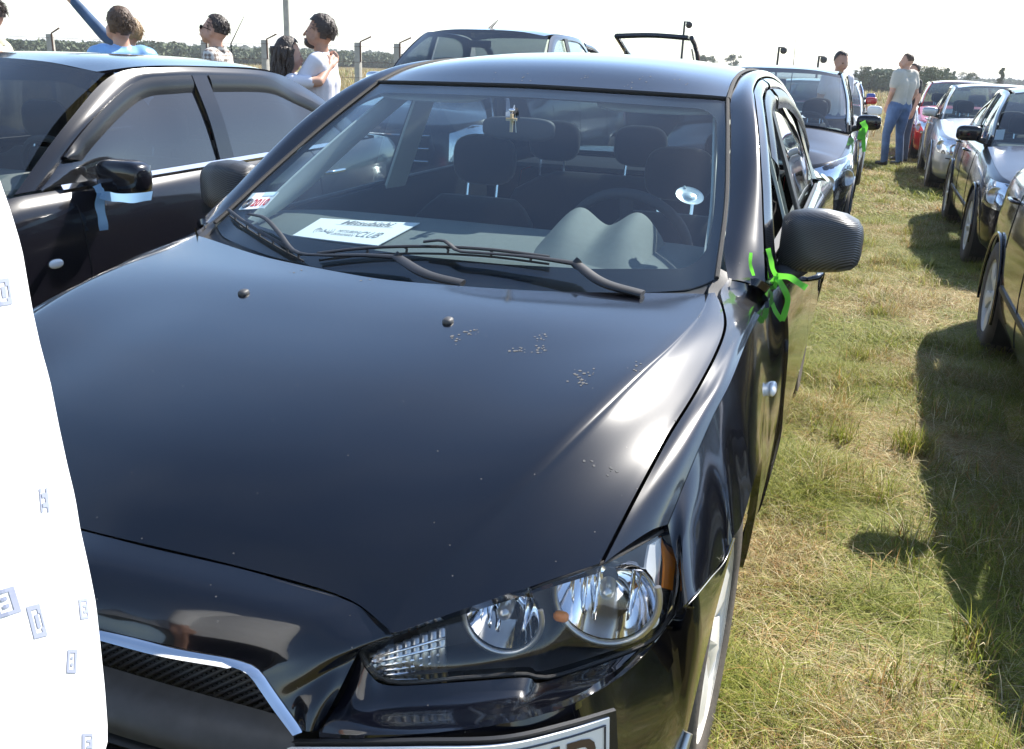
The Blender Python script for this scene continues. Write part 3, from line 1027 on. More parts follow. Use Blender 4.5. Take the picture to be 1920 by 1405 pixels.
# doors and rear quarter
def flank(y0, y1, n, arch=None):
    ys = np.linspace(y0, y1, n)
    rws = []
    for k in range(9):
        row = []
        for y in ys:
            p = list(sideprof(y, k))
            if arch and k >= 4:
                yc, zc, R = arch
                dy = y - yc
                if abs(dy) < R:
                    za = zc + math.sqrt(R * R - dy * dy)
                    t = (k - 3) / 5
                    ztop = sideprof(y, 3)[2]
                    p[2] = max(p[2], ztop + (za - ztop) * t) if p[2] < za else p[2]
                    if p[2] < za:
                        p[2] = za
            row.append(tuple(p))
        rws.append(row)
    return rws
handle_y = (2.43, 3.30)
for s in (1, -1):
    for nm, y0, y1, ar in (('front_door', 1.625, 2.60, None), ('rear_door', 2.607, 3.42, (3.58, .33, .36)), ('rear_quarter', 3.426, 4.25, (3.58, .33, .36))):
        rws = flank(y0, y1, 13 if ar else 7, ar)
        d = panel(nm, rws if s > 0 else mir(rws), BP, hero, nu=30, nv=33, thick=.02, centre=HC, inset=.0015)
        if nm != 'rear_quarter':
            yh = handle_y[0] if nm == 'front_door' else handle_y[1]
            tube('door_handle', [(.868 * s, yh - .10, .815), (.896 * s, yh - .085, .822), (.902 * s, yh, .826), (.896 * s, yh + .085, .826), (.868 * s, yh + .10, .822)], [.008, .012, .014, .012, .008], BP, d, seg=8, smooth_n=16)
        if nm == 'rear_quarter':
            continue
        # window frame (body colour) and glass
        ya, yb = (1.56, 2.585) if nm == 'front_door' else (2.62, 3.62)
        y_lo0, y_lo1 = (1.60, 2.575) if nm == 'front_door' else (2.63, 3.60)
        # outer line follows the pillar line, inner line is the opening
        if nm == 'front_door':
            out_line = [(.806, 1.50, .975)] + [outr[i] for i in (3, 4, 5, 6, 7, 8, 9, 10, 11)] + [(.620, 2.585, 1.432)]
            in_line = [(.806, 1.66, .975), (.778, 1.76, 1.085), (.760, 1.83, 1.145), (.735, 1.93, 1.215), (.712, 2.02, 1.270), (.690, 2.12, 1.315), (.672, 2.21, 1.348), (.664, 2.27, 1.362), (.656, 2.36, 1.375), (.648, 2.46, 1.383), (.645, 2.56, 1.386)]
        else:
            out_line = [(.618, 2.625, 1.434), (.618, 2.75, 1.436), (.622, 3.05, 1.428), (.636, 3.35, 1.392), (.660, 3.50, 1.335), (.705, 3.63, 1.20), (.750, 3.70, 1.06), (.785, 3.72, 1.00)]
            in_line = [(.645, 2.66, 1.386), (.645, 2.76, 1.386), (.648, 3.03, 1.376), (.664, 3.28, 1.338), (.690, 3.42, 1.28), (.720, 3.53, 1.18), (.755, 3.60, 1.08), (.780, 3.62, 1.01)]
        ol = [(p[0] + .004, p[1] + .003, p[2] - .006) for p in out_line]
        mid = [tuple(q) for q in (np.array(ol) * .5 + np.array(in_line) * .5 + np.array((.012, 0, .004)))]
        rws = [ol, mid, in_line]
        wf = panel('window_frame', rws if s > 0 else mir(rws), BP, d, nu=40, nv=8, thick=.012, centre=(0, 2.6, .9))
        # B post, black
        if nm == 'front_door':
            post = [[(.645, 2.565, 1.39), (.72, 2.565, 1.20), (.803, 2.565, .985)], [(.640, 2.60, 1.39), (.716, 2.60, 1.20), (.800, 2.60, .985)]]
        else:
            post = [[(.640, 2.61, 1.39), (.716, 2.61, 1.20), (.800, 2.61, .988)], [(.645, 2.66, 1.39), (.72, 2.66, 1.20), (.803, 2.66, .988)]]
        panel('window_post', post if s > 0 else mir(post), M['trim'], d, nu=8, nv=3, thick=.01, centre=(0, 2.6, .9))
        # glass
        tl = [(p[0] - .012, p[1], p[2] + .004) for p in in_line]
        bl = []
        for p in in_line:
            yy = min(max(p[1], y_lo0), y_lo1)
            bx, bz = belt(yy)
            bl.append((bx - .020, yy, bz - .01))
        # front window wound half down, as the photograph shows an open gap
        gl = [tl, [tuple((np.array(a) + np.array(b)) / 2 + np.array((.010, 0, 0))) for a, b in zip(tl, bl)], bl]
        if not (nm == 'front_door' and s > 0):
            panel('door_glass', gl if s > 0 else mir(gl), M['side_glass'], d, nu=30, nv=8, thick=0, centre=(0, 2.6, .9))
        # wind deflector along the top of the opening
        wd0 = [(p[0] + .010, p[1] + .004, p[2] + .010) for p in in_line[(3 if nm == 'front_door' else 0):(None if nm == 'front_door' else 6)]]
        wd1 = [(p[0] + .034, p[1] + .015, p[2] - .055) for p in in_line[(3 if nm == 'front_door' else 0):(None if nm == 'front_door' else 6)]]
        wdm = [tuple((np.array(a) + np.array(b)) / 2 + np.array((.010, 0, .006))) for a, b in zip(wd0, wd1)]
        panel('wind_deflector', [wd0, wdm, wd1] if s > 0 else mir([wd0, wdm, wd1]), M['frit'], d, nu=24, nv=6, thick=.003, centre=(0, 2.6, .9))
        # belt strip
        ys = np.linspace(y_lo0 - .05, y_lo1, 8)
        tube('belt_strip', [((belt(y)[0] - .004) * s, y, belt(y)[1] + .004) for y in ys], .008, M['trim'], d, seg=6)
# rear deck, rear glass, tail (seen only through the cabin or from another side)
bk0 = full([(0, 3.60, 1.398), (.26, 3.58, 1.394), (.47, 3.55, 1.384), (.585, 3.52, 1.372)])
bk1 = full([(0, 3.98, 1.17), (.28, 3.97, 1.168), (.50, 3.93, 1.165), (.64, 3.85, 1.17)])
bk2 = full([(0, 4.22, 1.02), (.30, 4.20, 1.02), (.54, 4.14, 1.02), (.69, 4.05, 1.025)])
panel('rear_window', [bk0, bk1, bk2], M['dim_glass'], hero, nu=24, nv=10, thick=0, centre=HC)
for s in (1, -1):
    cp = [[(.585, 3.52, 1.372), (.64, 3.85, 1.17), (.69, 4.05, 1.025)], [(.655, 3.53, 1.335), (.715, 3.74, 1.16), (.782, 3.80, 1.005)]]
    panel('rear_pillar', cp if s > 0 else mir(cp), BP, hero, nu=14, nv=6, thick=.02, centre=HC)
tk0 = full([(0, 4.22, 1.02), (.30, 4.20, 1.02), (.54, 4.14, 1.02), (.70, 4.05, 1.02), (.79, 3.80, 1.00)])
tk1 = full([(0, 4.48, 1.03), (.34, 4.46, 1.03), (.60, 4.38, 1.02), (.74, 4.28, 1.0), (.82, 4.05, .97)])
tk2 = full([(0, 4.55, 1.00), (.40, 4.53, .99), (.66, 4.44, .97), (.78, 4.36, .93), (.85, 4.25, .89)])
tk3 = full([(0, 4.57, .60), (.44, 4.55, .60), (.72, 4.45, .60), (.82, 4.37, .58), (.875, 4.25, .58)])
tk4 = full([(0, 4.52, .28), (.44, 4.50, .28), (.72, 4.40, .28), (.80, 4.34, .28), (.845, 4.25, .25)])
panel('trunk_lid', [tk0, tk1, tk2], BP, hero, nu=30, nv=10, thick=.02, centre=HC)
panel('rear_bumper', [tk2, tk3, tk4], BP, hero, nu=30, nv=14, thick=.02, centre=HC)
for s in (1, -1):
    tl = [[(.60, 4.475, .93), (.74, 4.41, .92), (.845, 4.28, .88)], [(.60, 4.495, .80), (.75, 4.43, .79), (.862, 4.29, .77)]]
    panel('tail_lamp', tl if s > 0 else mir(tl), M['red'], hero, nu=12, nv=6, thick=.02, centre=HC, lift=.006)

# ---- front: nose, chrome, grille, bumper -------------------------------------
CH = [(0, .048, .680), P(185, 1180, y=.060), P(300, 1210, y=.067), P(450, 1240, y=.083), P(484, 1256, y=.084), P(506, 1285, y=.082), P(530, 1320, y=.080), P(550, 1347, y=.078), P(568, 1371, y=.076)]
ra = [SHUT[0], SHUT[1], SHUT[2], SHUT[4], SHUT[5], SHUT[6], P(703, 1206, y=.175), P(674, 1224, y=.165), P(640, 1290, y=.125), P(598, 1372, y=.088)]
rb = [CH[0], P(240, 1195, y=.064), P(345, 1219, y=.070), P(450, 1240, y=.083), P(484, 1256, y=.084), P(495, 1270, y=.083), P(513, 1296, y=.081), P(530, 1320, y=.080), P(550, 1347, y=.078), P(568, 1371, y=.076)]
A_, B_ = np.array(ra), np.array(rb)
def bul(t, out):
    r = A_ * (1 - t) + B_ * t
    w = np.linspace(1, .35, len(r))[:, None]
    return [tuple(q) for q in (r + w * np.array(out))]
half_rows = [ra, bul(.3, (0, -.022, .010)), bul(.65, (0, -.020, .008)), rb]
nose_rows = [[(-p[0], p[1], p[2]) for p in r[:0:-1]] + list(r) for r in half_rows]
panel('bumper_nose', nose_rows, BP, hero, nu=76, nv=20, thick=.015, centre=(0, 1, .4), knots=True, inset=.002)
_lip = [(-p[0], p[1] - .001, p[2] - .003) for p in SHUT[:0:-1]] + [(p[0], p[1] - .001, p[2] - .003) for p in SHUT]
tube('hood_lip', _lip, .0022, BP, hood, seg=8, smooth_n=60)
# chrome frame of the grille
chl = [(-p[0], p[1], p[2]) for p in CH[:0:-1]] + CH
chg0 = cr1(chl, 70)
chin = []
for p in chg0:
    q = np.array(p)
    d = np.array((-np.sign(q[0]) * min(1, max(0, (abs(q[0]) - .24) / .10)), 0, -1.0 if abs(q[0]) < .3 else -.25))
    d /= np.linalg.norm(d)
    chin.append(d)
chin = np.array(chin)
c1 = chg0 + np.array((0, -.003, 0))
c2 = chg0 + chin * .009 + np.array((0, -.011, 0))
c3 = chg0 + chin * .013 + np.array((0, -.004, 0))
c4 = chg0 + chin * .034 + np.array((0, .030, 0))
panel('grille_frame', None, M['chrome'], hero, grid=np.stack([chg0 + np.array((0, .004, 0)), c1, c2, c3]), thick=0, centre=(0, 1, .5))
panel('grille_surround', None, M['trim2'], hero, grid=np.stack([c3, c3 * .5 + c4 * .5, c4]), thick=0, centre=(0, 1, .5))
# mesh of the upper grille: slanted diamond lattice
def in_trap(x, z):
    return abs(x) < np.interp(z, [.55, .66], [.385, .31])
parts = []
z0, z1 = .585, .655
for sgn in (1, -1):
    for k in range(-48, 49):
        x0 = k * .017
        pts = []
        for z in np.linspace(z0 - .03, z1, 8):
            x = x0 + sgn * (z - z0) * 1.35
            if in_trap(x, z):
                pts.append((x, .105 - .10 * (abs(x) - .3) * 0 + (.02 if sgn > 0 else .023), z))
        if len(pts) >= 2:
            parts.append(tube_mesh(pts, .0022, 4, flat=(1, 1.6)))
V, F = join(parts)
mesh_obj('grille_mesh', V, F, M['trim2'], hero)
box('grille_back', (0, .20, .60), (.9, .01, .2), M['under'], hero)
# black plastic beam below the mesh, with a satin top
pb = [full([(0, .085, .590), (.2, .09, .588), (.33, .098, .585), (.37, .098, .585)]), full([(0, .052, .575), (.2, .056, .573), (.35, .070, .568), (.385, .076, .566)]),
      full([(0, .030, .548), (.2, .036, .546), (.36, .060, .541), (.40, .070, .540)]), full([(0, .040, .520), (.2, .046, .518), (.37, .070, .515), (.41, .078, .515)])]
panel('grille_beam', pb, M['trim2'], hero, nu=30, nv=12, thick=.01, centre=(0, 1, .5))
# lower grille slats
for i, z in enumerate((.495, .462, .428, .394, .36)):
    tube('grille_slat', full([(0, .060, z), (.2, .066, z), (.38, .085, z - .002), (.45 + i * .01, .095, z - .004)]), .009, M['trim'], hero, seg=6, flat=(1.6, .8), smooth_n=20)
box('lower_grille_back', (0, .19, .42), (1.05, .01, .24), M['under'], hero)
# bumper shelf under the lamp
LB = [P(674, 1230, y=.165), P(692, 1263, y=.152), P(732, 1286, y=.162), P(870, 1279, y=.198), P(985, 1271, y=.243), P(1020, 1279, y=.268), P(1160, 1234, y=.358), P(1225, 1204, y=.428), P(1262, 1157, y=.50)]
RD = [P(598, 1373, y=.085), P(650, 1378, y=.082), P(740, 1378, y=.088), P(840, 1372, y=.104), P(920, 1361, y=.125), P(1000, 1345, y=.158), P(1100, 1308, y=.235), P(1175, 1255, y=.350), P(1245, 1180, y=.475)]
A_, B_ = np.array(LB), np.array(RD)
def b2(t, o):
    return [tuple(q) for q in (A_ * (1 - t) + B_ * t + np.array(o))]
shelf = [LB, b2(.4, (.0, .004, -.010)), b2(.8, (.003, -.004, -.001)), RD]
# lower bumper face, down to the chin
low_top = RD + [P(1262, 1158, y=.502), P(1290, 1131, x=.835), P(1330, 1084, x=.850), P(1360, 1046, x=.860), P(1374, 1011, x=.866)]
LT = cr1(low_top, 20)
bot = cr1([(.43, .085, .22), (.55, .11, .22), (.68, .17, .22), (.76, .26, .22), (.80, .36, .225), (.822, .44, .24), (.838, .50, .30), (.846, .53, .38), (.852, .565, .46), (.858, .62, .54), (.864, .70, .61), (.867, .765, .645)], 20)
mid1 = LT * .8 + bot * .2 + np.array((.010, -.016, -.01))
mid2 = LT * .55 + bot * .45 + np.array((.014, -.020, 0))
mid3 = LT * .25 + bot * .75 + np.array((.008, -.012, 0))
fade = np.clip(np.linspace(2.6, 0, 20), 0, 1)[:, None]
mid1 = LT * .8 + bot * .2 + np.array((.010, -.016, -.006)) * fade
mid2 = LT * .55 + bot * .45 + np.array((.014, -.020, 0)) * fade
mid3 = LT * .25 + bot * .75 + np.array((.008, -.012, 0)) * fade
face = [[tuple(q) for q in a] for a in (LT, mid1, mid2, mid3, bot)]
for s in (1, -1):
    panel('bumper_shelf', shelf if s > 0 else mir(shelf), BP, hero, nu=50, nv=14, thick=.01, centre=HC, knots=True)
    bf = panel('bumper_corner', face if s > 0 else mir(face), BP, hero, nu=60, nv=30, thick=.015, centre=HC)
    if s > 0:
        BFBVH = BVHTree.FromPolygons([v.co[:] for v in bf.data.vertices], [p.vertices[:] for p in bf.data.polygons])
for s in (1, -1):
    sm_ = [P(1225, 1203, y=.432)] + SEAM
    tube('seam_highlight', [((q[0] + .0025) * s, q[1] - .001, q[2]) for q in sm_], .0008, M['satin'], hero, seg=5, smooth_n=30)  # bright tube added as the edge highlight along the bumper seam
# chin lip in grey at the wheel
for s in (1, -1):
    tube('chin_lip', [(.70 * s, .20, .205), (.79 * s, .34, .235), (.832 * s, .46, .30), (.850 * s, .525, .395)], [.012, .014, .014, .008], M['satin'] if s > 0 else M['trim'], hero, seg=8, smooth_n=14)
# ---- headlights ----------------------------------------------------------------
LTOP = [P(681, 1219, y=.168), P(738, 1193, y=.190), P(820, 1161, y=.230), P(900, 1132, y=.272), P(1050, 1087, y=.334), P(1125, 1060, y=.378), P(1200, 1022, y=.470), P(1248, 994, y=.550), P(1266, 992, y=.582)]
LBOT = [P(674, 1228, y=.166), P(692, 1260, y=.152), P(732, 1282, y=.164), P(870, 1274, y=.200), P(985, 1267, y=.245), P(1020, 1274, y=.270), P(1160, 1230, y=.360), P(1225, 1199, y=.430), P(1260, 1152, y=.502)]
A_, B_ = np.array(LTOP), np.array(LBOT)
def lm(t, o):
    r = A_ * (1 - t) + B_ * t
    w = np.array([.2, .7, 1, 1, 1, 1, 1, 1, .8])[:, None]
    return [tuple(q) for q in (r + w * np.array(o))]
lens_rows = [LTOP, lm(.3, (.012, -.014, .004)), lm(.65, (.014, -.014, .0)), LBOT]
def headlight(s):
    rt = empty('headlight', (0, 0, 0))
    ln = panel('headlight', lens_rows if s > 0 else mir(lens_rows), M['lens'], hero, nu=50, nv=18, thick=.004, centre=HC, knots=True, lift=-.001)
    bpy.data.objects.remove(rt)
    # dark housing behind
    back = []
    hrows = lens_rows[:3] + [lm(.92, (.004, -.004, 0))] + lens_rows[3:]
    for i, r in enumerate(hrows):
        off = np.array((-.030, .125, (.004, .0, -.035, -.040, 0)[i]))
        w = np.array([.15, .4, .8, 1, 1, 1, .9, .6, .3])[:, None] * (.55, 1.0, 1.0, .85, .12)[i]
        back.append([tuple(q) for q in np.array(r) + off * w + np.array((-.002, .004, 0))])
    hb = panel('lamp_housing', back if s > 0 else mir(back), M['housing'], ln, nu=40, nv=12, thick=0, centre=HC, knots=True)
    def at_px(px, py, y):
        p = P(px, py, y=y)
        return Vector((p[0] * s, p[1], p[2]))
    ax = Vector((.16 * s, -1, .06)).normalized()
    for (px, py, y, R, nm) in ((1138, 1110, .402, .074, 'main_beam_bowl'), (946, 1148, .293, .054, 'high_beam_bowl')):
        c = at_px(px, py, y)
        Mx = frame_at(c, ax, (1, 0, 0))
        prof = [(.012, -.055), (R * .5, -.045), (R * .8, -.022), (R * .95, -.002), (R, .006)]
        v, f = lathe_mesh(prof, 36)
        upl = (Mx.inverted().to_3x3() @ Vector((0, 0, 1)))
        upl.z = 0
        upl.normalize()
        def clipv(q, lim=.60):
            q = Vector(q)
            u = q.dot(upl)
            return q - upl * (u - lim * R) if u > lim * R else q
        v = [Mx @ clipv(q) for q in v]
        bw = mesh_obj(nm, v, f, M['bowl'], ln)
        upw = (Mx.inverted().to_3x3() @ Vector((0, 0, 1)))
        a_up = math.atan2(upw.y, upw.x)
        arc = [Mx @ Vector((R * 1.05 * math.cos(a_up + t_), R * 1.05 * math.sin(a_up + t_), .014)) for t_ in np.linspace(math.radians(70), math.radians(290), 26)]
        tube('bowl_ring', arc, R * .075, M['satin'], bw, seg=8)
        # bulb
        v, f = lathe_mesh([(.0001, .012), (.008, .010), (.011, .002), (.011, -.03)], 14, Mx)
        mesh_obj('bulb_cap', v, f, M['satin'], bw)
        # vertical facets in the bowl
        parts = []
        for k in (-3, -2, -1, 2):
            xx = k * R * .24
            hh = math.sqrt(max(0, R * R * .8 - xx * xx))
            pts = [Mx @ clipv(Vector((xx, yy, -.044 + .036 * ((xx * xx + yy * yy) / (R * R)))), .5) for yy in np.linspace(-hh, hh, 7)]
            parts.append(tube_mesh(pts, .0022, 4, flat=(1.6, .5)))
        V, F = join(parts)
        mesh_obj('bowl_facets', V, F, M['bowl'], bw)
    # inner indicator: ridged chrome-clear block
    parts = []
    for i in range(9):
        px = 700 + i * 16
        y = .176 + i * .0075
        top_y = 1226 - i * 6.2
        bot_y = 1270 + min(i, 2) * 3
        a, b = at_px(px, top_y, y + .004), at_px(px + 4, bot_y, y - .002)
        parts.append(tube_mesh([a, a * .5 + b * .5 + Vector((0, -.003, 0)), b], .0065, 6))
    V, F = join(parts)
    ind = mesh_obj('indicator_ribs', V, F, M['satin'], ln)
    parts = []
    for j in range(6):
        a = at_px(694 + 4 * j, 1236 + j * 8, .172)
        b = at_px(835, 1196 + j * 15, .236)
        parts.append(tube_mesh([a, b], .0028, 5))
    V, F = join(parts)
    mesh_obj('indicator_lines', V, F, M['bowl'], ind)
    v, f = superq(tuple(at_px(790, 1222, .235)), (.016, .012, .010), .9, 14, 8)
    mesh_obj('indicator_bulb', v, f, M['amber'], ind)
    # outer chrome strip with amber reflector
    def strip(pxs, m, nm, dy=0.0):
        L = [at_px(a, b, y + dy) for (a, b, y) in pxs[0]]
        Rr = [at_px(a, b, y + dy) for (a, b, y) in pxs[1]]
        return panel(nm, [L, Rr], m, ln, nu=14, nv=6, thick=.004, centre=HC)
    strip(([(1218, 1022, .51), (1212, 1060, .485), (1212, 1110, .455), (1208, 1165, .425)], [(1240, 1008, .552), (1238, 1060, .530), (1234, 1110, .505), (1226, 1165, .470)]), M['brightlens'], 'chrome_strip', -.012)
    strip(([(1238, 1006, .558), (1246, 1050, .538), (1244, 1102, .515)], [(1262, 994, .588), (1269, 1052, .568), (1264, 1108, .540)]), M['amber'], 'amber_reflector', -.012)
    strip(([(1240, 1108, .515), (1236, 1140, .500), (1224, 1175, .470)], [(1265, 1108, .542), (1258, 1144, .522), (1242, 1182, .492)]), M['bowl'], 'chrome_foot', -.012)
    c = at_px(1217, 1161, .440)
    Mx = frame_at(c, Vector((.45 * s, -1, .05)))
    v, f = lathe_mesh([(.0001, .010), (.005, .010), (.008, .006), (.013, .008), (.016, .002), (.016, -.02)], 18, Mx)
    mesh_obj('marker_bulb', v, f, M['bulbglass'], ln)
    pts = [at_px(1040, 1165, .325), at_px(1065, 1150, .332), at_px(1075, 1168, .330)]
    v, f = superq(tuple(at_px(1052, 1156, .335)), (.012, .008, .008), .8, 12, 8)
    mesh_obj('amber_bulb', v, f, M['amber'], ln)
    # rim seal of the lamp
    rim = [tuple(q) for q in cr1(LTOP, 30)] + [tuple(q) for q in cr1(LBOT, 30)][::-1]
    rim = [(p[0] * s, p[1] + .004, p[2]) for p in rim]
    tube('lamp_seal', rim, .003, M['rubber'], ln, seg=6, closed=True)
    return ln
M['brightlens'] = mat('bright_reflector', (.78, .80, .82), .25, .35)
M['housing'] = mat('lamp_housing_black', (0.030, 0.029, 0.030), 0.4)
for s in (1, -1):
    headlight(s)

# ---- number plate (right end shows in the frame) ------------------------------
PL = []
PLb = []
tops = [(480, 1403, .072), (620, 1404, .070), (780, 1403, .078), (944, 1398, .108), (1065, 1371, .165), (1143, 1346, .215)]
for (px, py, y) in tops:
    p = np.array(P(px, py, y=y))
    PL.append(tuple(p))
    PLb.append(tuple(p + np.array((.004, .012, -.112))))
pg = loft([PL, PLb], 40, 10)
plate_holder = panel('plate_holder', None, M['trim'], hero, grid=loft([[(p[0], p[1] + .006, p[2] + .006) for p in PL[:-1]] + [(PL[-1][0] + .006, PL[-1][1] + .010, PL[-1][2] + .006)], [(p[0], p[1] + .008, p[2] - .01) for p in PLb[:-1]] + [(PLb[-1][0] + .012, PLb[-1][1] + .014, PLb[-1][2] - .01)]], 40, 10), thick=.006, centre=(.4, 1, .4))
plate = panel('number_plate', None, M['plate'] if 'plate' in M else M['paper'], plate_holder, grid=pg, thick=.003, centre=(.4, 1, .4))
PGB = BVHTree.FromPolygons([v.co[:] for v in plate.data.vertices], [p.vertices[:] for p in plate.data.polygons])
# black rim line of the plate
def plate_pt(u, v, lift=.001):
    nv, nu = pg.shape[:2]
    a, b = u * (nu - 1), v * (nv - 1)
    j, i = min(int(a), nu - 2), min(int(b), nv - 2)
    p = pg[i, j] * (1 - (a - j)) + pg[i, j + 1] * (a - j)
    q = pg[i + 1, j] * (1 - (a - j)) + pg[i + 1, j + 1] * (a - j)
    r = p * (1 - (b - i)) + q * (b - i)
    du = pg[i, j + 1] - pg[i, j]
    dv = pg[i + 1, j] - pg[i, j]
    n = np.cross(du, dv)
    n /= np.linalg.norm(n)
    if n[1] > 0:
        n = -n
    return r + n * lift
loop = [plate_pt(u, .09) for u in np.linspace(.015, .985, 40)] + [plate_pt(.985, v) for v in np.linspace(.09, .91, 8)] + [plate_pt(u, .91) for u in np.linspace(.985, .015, 40)] + [plate_pt(.015, v) for v in np.linspace(.91, .09, 8)]
tube('plate_rim', loop, .0016, M['ink'], plate, seg=4, closed=True)

def text_mesh(txt, size, bold=0.0, shear=0.0, space=1.0):
    cu = bpy.data.curves.new('t', 'FONT')
    cu.body = txt
    cu.size = size
    cu.offset = bold
    cu.shear = shear
    cu.space_character = space
    cu.align_x = 'LEFT'
    cu.resolution_u = 3
    o = bpy.data.objects.new('t', cu)
    me = eval_mesh(o)
    v = [tuple(q.co) for q in me.vertices]
    f = [tuple(p.vertices) for p in me.polygons]
    bpy.data.objects.remove(o)
    bpy.data.meshes.remove(me)
    return v, f
v, f = text_mesh('HP', .105, bold=.002)
xs = [q[0] for q in v]
ys = [q[1] for q in v]
w = max(xs) - min(xs)
vv = []
for q in v:
    u = .955 - (.22 * (max(xs) - q[0]) / w)
    vv.append(plate_pt(u, .84 - .66 * (q[1] - min(ys)) / (max(ys) - min(ys)), .0015))
mesh_obj('plate_letters', vv, f, M['plateink'] if 'plateink' in M else M['ink'], plate, smooth=False)

# ---- wheels -----------------------------------------------------------------------
def wheel(name, parent, c, R, width, side, nspoke=10, rimR=None, rm=None, tm=None, steer=0.0, style='alloy', seg=44):
    """side +1: outer face towards +x. returns the wheel part with tyre and rim as sub-parts"""
    rimR = rimR or R * .66
    rm = rm or M['alloy']
    tm = tm or M['tyre']
    Mx = Matrix.Translation(Vector(c)) @ Matrix.Rotation(steer, 4, 'Z') @ frame_at((0, 0, 0), (side, 0, 0), (0, 1, 0))
    h = width / 2
    prof = [(rimR, -h), (R * .86, -h * 1.02), (R * .965, -h * .92), (R, -h * .7), (R, h * .7), (R * .965, h * .92), (R * .86, h * 1.02), (rimR * 1.03, h * .96), (rimR * .99, h * .90)]
    v, f = lathe_mesh(prof, seg, Mx)
    ty = mesh_obj(name, v, f, tm, parent, sharp=60)
    # tread grooves
    if seg > 30:
        parts = []
        for zz in (-h * .35, 0, h * .35):
            v, f = lathe_mesh([(R + .0015, zz - .004), (R + .0015, zz + .004)], seg, Mx)
            parts.append((v, f))
        V, F = join(parts)
        mesh_obj('tread_groove', V, F, M['under'], ty)
    prof = [(rimR * .99, h * .92), (rimR * 1.0, h * .86), (rimR * .955, h * .84), (rimR * .93, h * .55), (rimR * .90, -h * .9), (.03, -h * .95)]
    v, f = lathe_mesh(prof, seg, Mx)
    rim = mesh_obj('rim', v, f, rm, ty, sharp=60)
    parts = []
    for k in range(nspoke):
        a = 2 * math.pi * (k + .25) / nspoke
        wd = 2 * math.pi / nspoke
        if style == 'cover':
            a0, a1, b0, b1 = a - wd * .41, a + wd * .41, a - wd * .33, a + wd * .33
        else:
            a0, a1, b0, b1 = a - wd * .21, a + wd * .21, a - wd * .26, a + wd * .26
        r0, r1 = rimR * .20, rimR * .95
        ring = []
        for (rr, aa, bb, zz) in ((r0, b0, b1, h * .66), (rimR * .55, (a0 + b0) / 2, (a1 + b1) / 2, h * .80), (r1, a0, a1, h * .78)):
            for an in (aa, a, bb):
                up = .010 if an == a else 0
                ring.append(Mx @ Vector((rr * math.cos(an), rr * math.sin(an), zz + up)))
        base = list(ring)
        for (rr, aa, bb, zz) in ((r0, b0, b1, h * .40), (rimR * .55, (a0 + b0) / 2, (a1 + b1) / 2, h * .5), (r1, a0, a1, h * .5)):
            for an in (aa, a, bb):
                ring.append(Mx @ Vector((rr * math.cos(an), rr * math.sin(an), zz)))
        fs = []
        for i in range(2):
            for j in range(2):
                q = (i * 3 + j, i * 3 + j + 1, (i + 1) * 3 + j + 1, (i + 1) * 3 + j)
                fs.append(q)
            fs.append((i * 3, (i + 1) * 3, 9 + (i + 1) * 3, 9 + i * 3))
            fs.append((i * 3 + 2, 9 + i * 3 + 2, 9 + (i + 1) * 3 + 2, (i + 1) * 3 + 2))
        parts.append((ring, fs))
    for p_ in parts:
        mesh_obj('spoke', p_[0], p_[1], rm, rim, sharp=35)
    v, f = lathe_mesh([(.0001, h * .80), (rimR * .12, h * .79), (rimR * .16, h * .74), (rimR * .22, h * .68), (rimR * .24, h * .3)], 24, Mx)
    mesh_obj('hub_cap', v, f, rm, rim)
    v, f = lathe_mesh([(rimR * .62, -h * .2), (rimR * .62, -h * .1), (rimR * .2, -h * .1)], 24, Mx)
    mesh_obj('brake_disc', v, f, M['satin'], rim)
    return ty
for s in (1, -1):
    wheel('wheel', hero, (.745 * s, .945, .312), .316, .205, s, nspoke=7, rimR=.216, style='cover')
    wheel('wheel', hero, (.745 * s, 3.585, .312), .316, .205, s, nspoke=7, rimR=.216, style='cover')
    for yc in (.945, 3.585):
        v, f = lathe_mesh([(.372, .030), (.382, -.04), (.382, -.32), (.02, -.33)], 32, frame_at((.77 * s, yc, .32), (s, 0, 0), (0, 1, 0)))
        v = [q if q[2] > .12 else (q[0], q[1], .12) for q in v]
        mesh_obj('wheel_arch_liner', v, f, M['under'], hero)
# floor pan and engine-bay block so that no light leaks through
box('floor_pan', (0, 2.4, .20), (1.45, 3.9, .02), M['under'], hero)
box('inner_structure', (0, .72, .50), (1.05, .75, .34), M['under'], hero, bev=.05)
box('rear_structure', (0, 4.10, .62), (1.25, .60, .50), M['under'], hero, bev=.05)
box('firewall', (0, 1.25, .58), (1.45, .04, .66), M['under'], hero)

# ---- mirrors -----------------------------------------------------------------------
M['carbon'] = None
def carbon():
    m, nt, b = new_mat('carbon_weave')
    b.inputs['Roughness'].default_value = .32
    tc = nt.nodes.new('ShaderNodeTexCoord')
    mp = nt.nodes.new('ShaderNodeMapping')
    mp.inputs['Rotation'].default_value = (0.5, 0.45, 0)
    nt.links.new(tc.outputs['Object'], mp.inputs['Vector'])
    w = nt.nodes.new('ShaderNodeTexWave')
    w.wave_type = 'BANDS'
    w.bands_direction = 'Z'
    w.inputs['Scale'].default_value = 64.0
    w.inputs['Distortion'].default_value = 0.4
    nt.links.new(mp.outputs[0], w.inputs['Vector'])
    r = nt.nodes.new('ShaderNodeValToRGB')
    r.color_ramp.elements[0].color = (.010, .010, .011, 1)
    r.color_ramp.elements[1].color = (.085, .085, .088, 1)
    nt.links.new(w.outputs['Fac'], r.inputs[0])
    nt.links.new(r.outputs[0], b.inputs['Base Color'])
    bp = nt.nodes.new('ShaderNodeBump')
    bp.inputs['Strength'].default_value = .35
    bp.inputs['Distance'].default_value = .004
    nt.links.new(w.outputs['Fac'], bp.inputs['Height'])
    nt.links.new(bp.outputs[0], b.inputs['Normal'])
    return m
M['carbon'] = carbon()
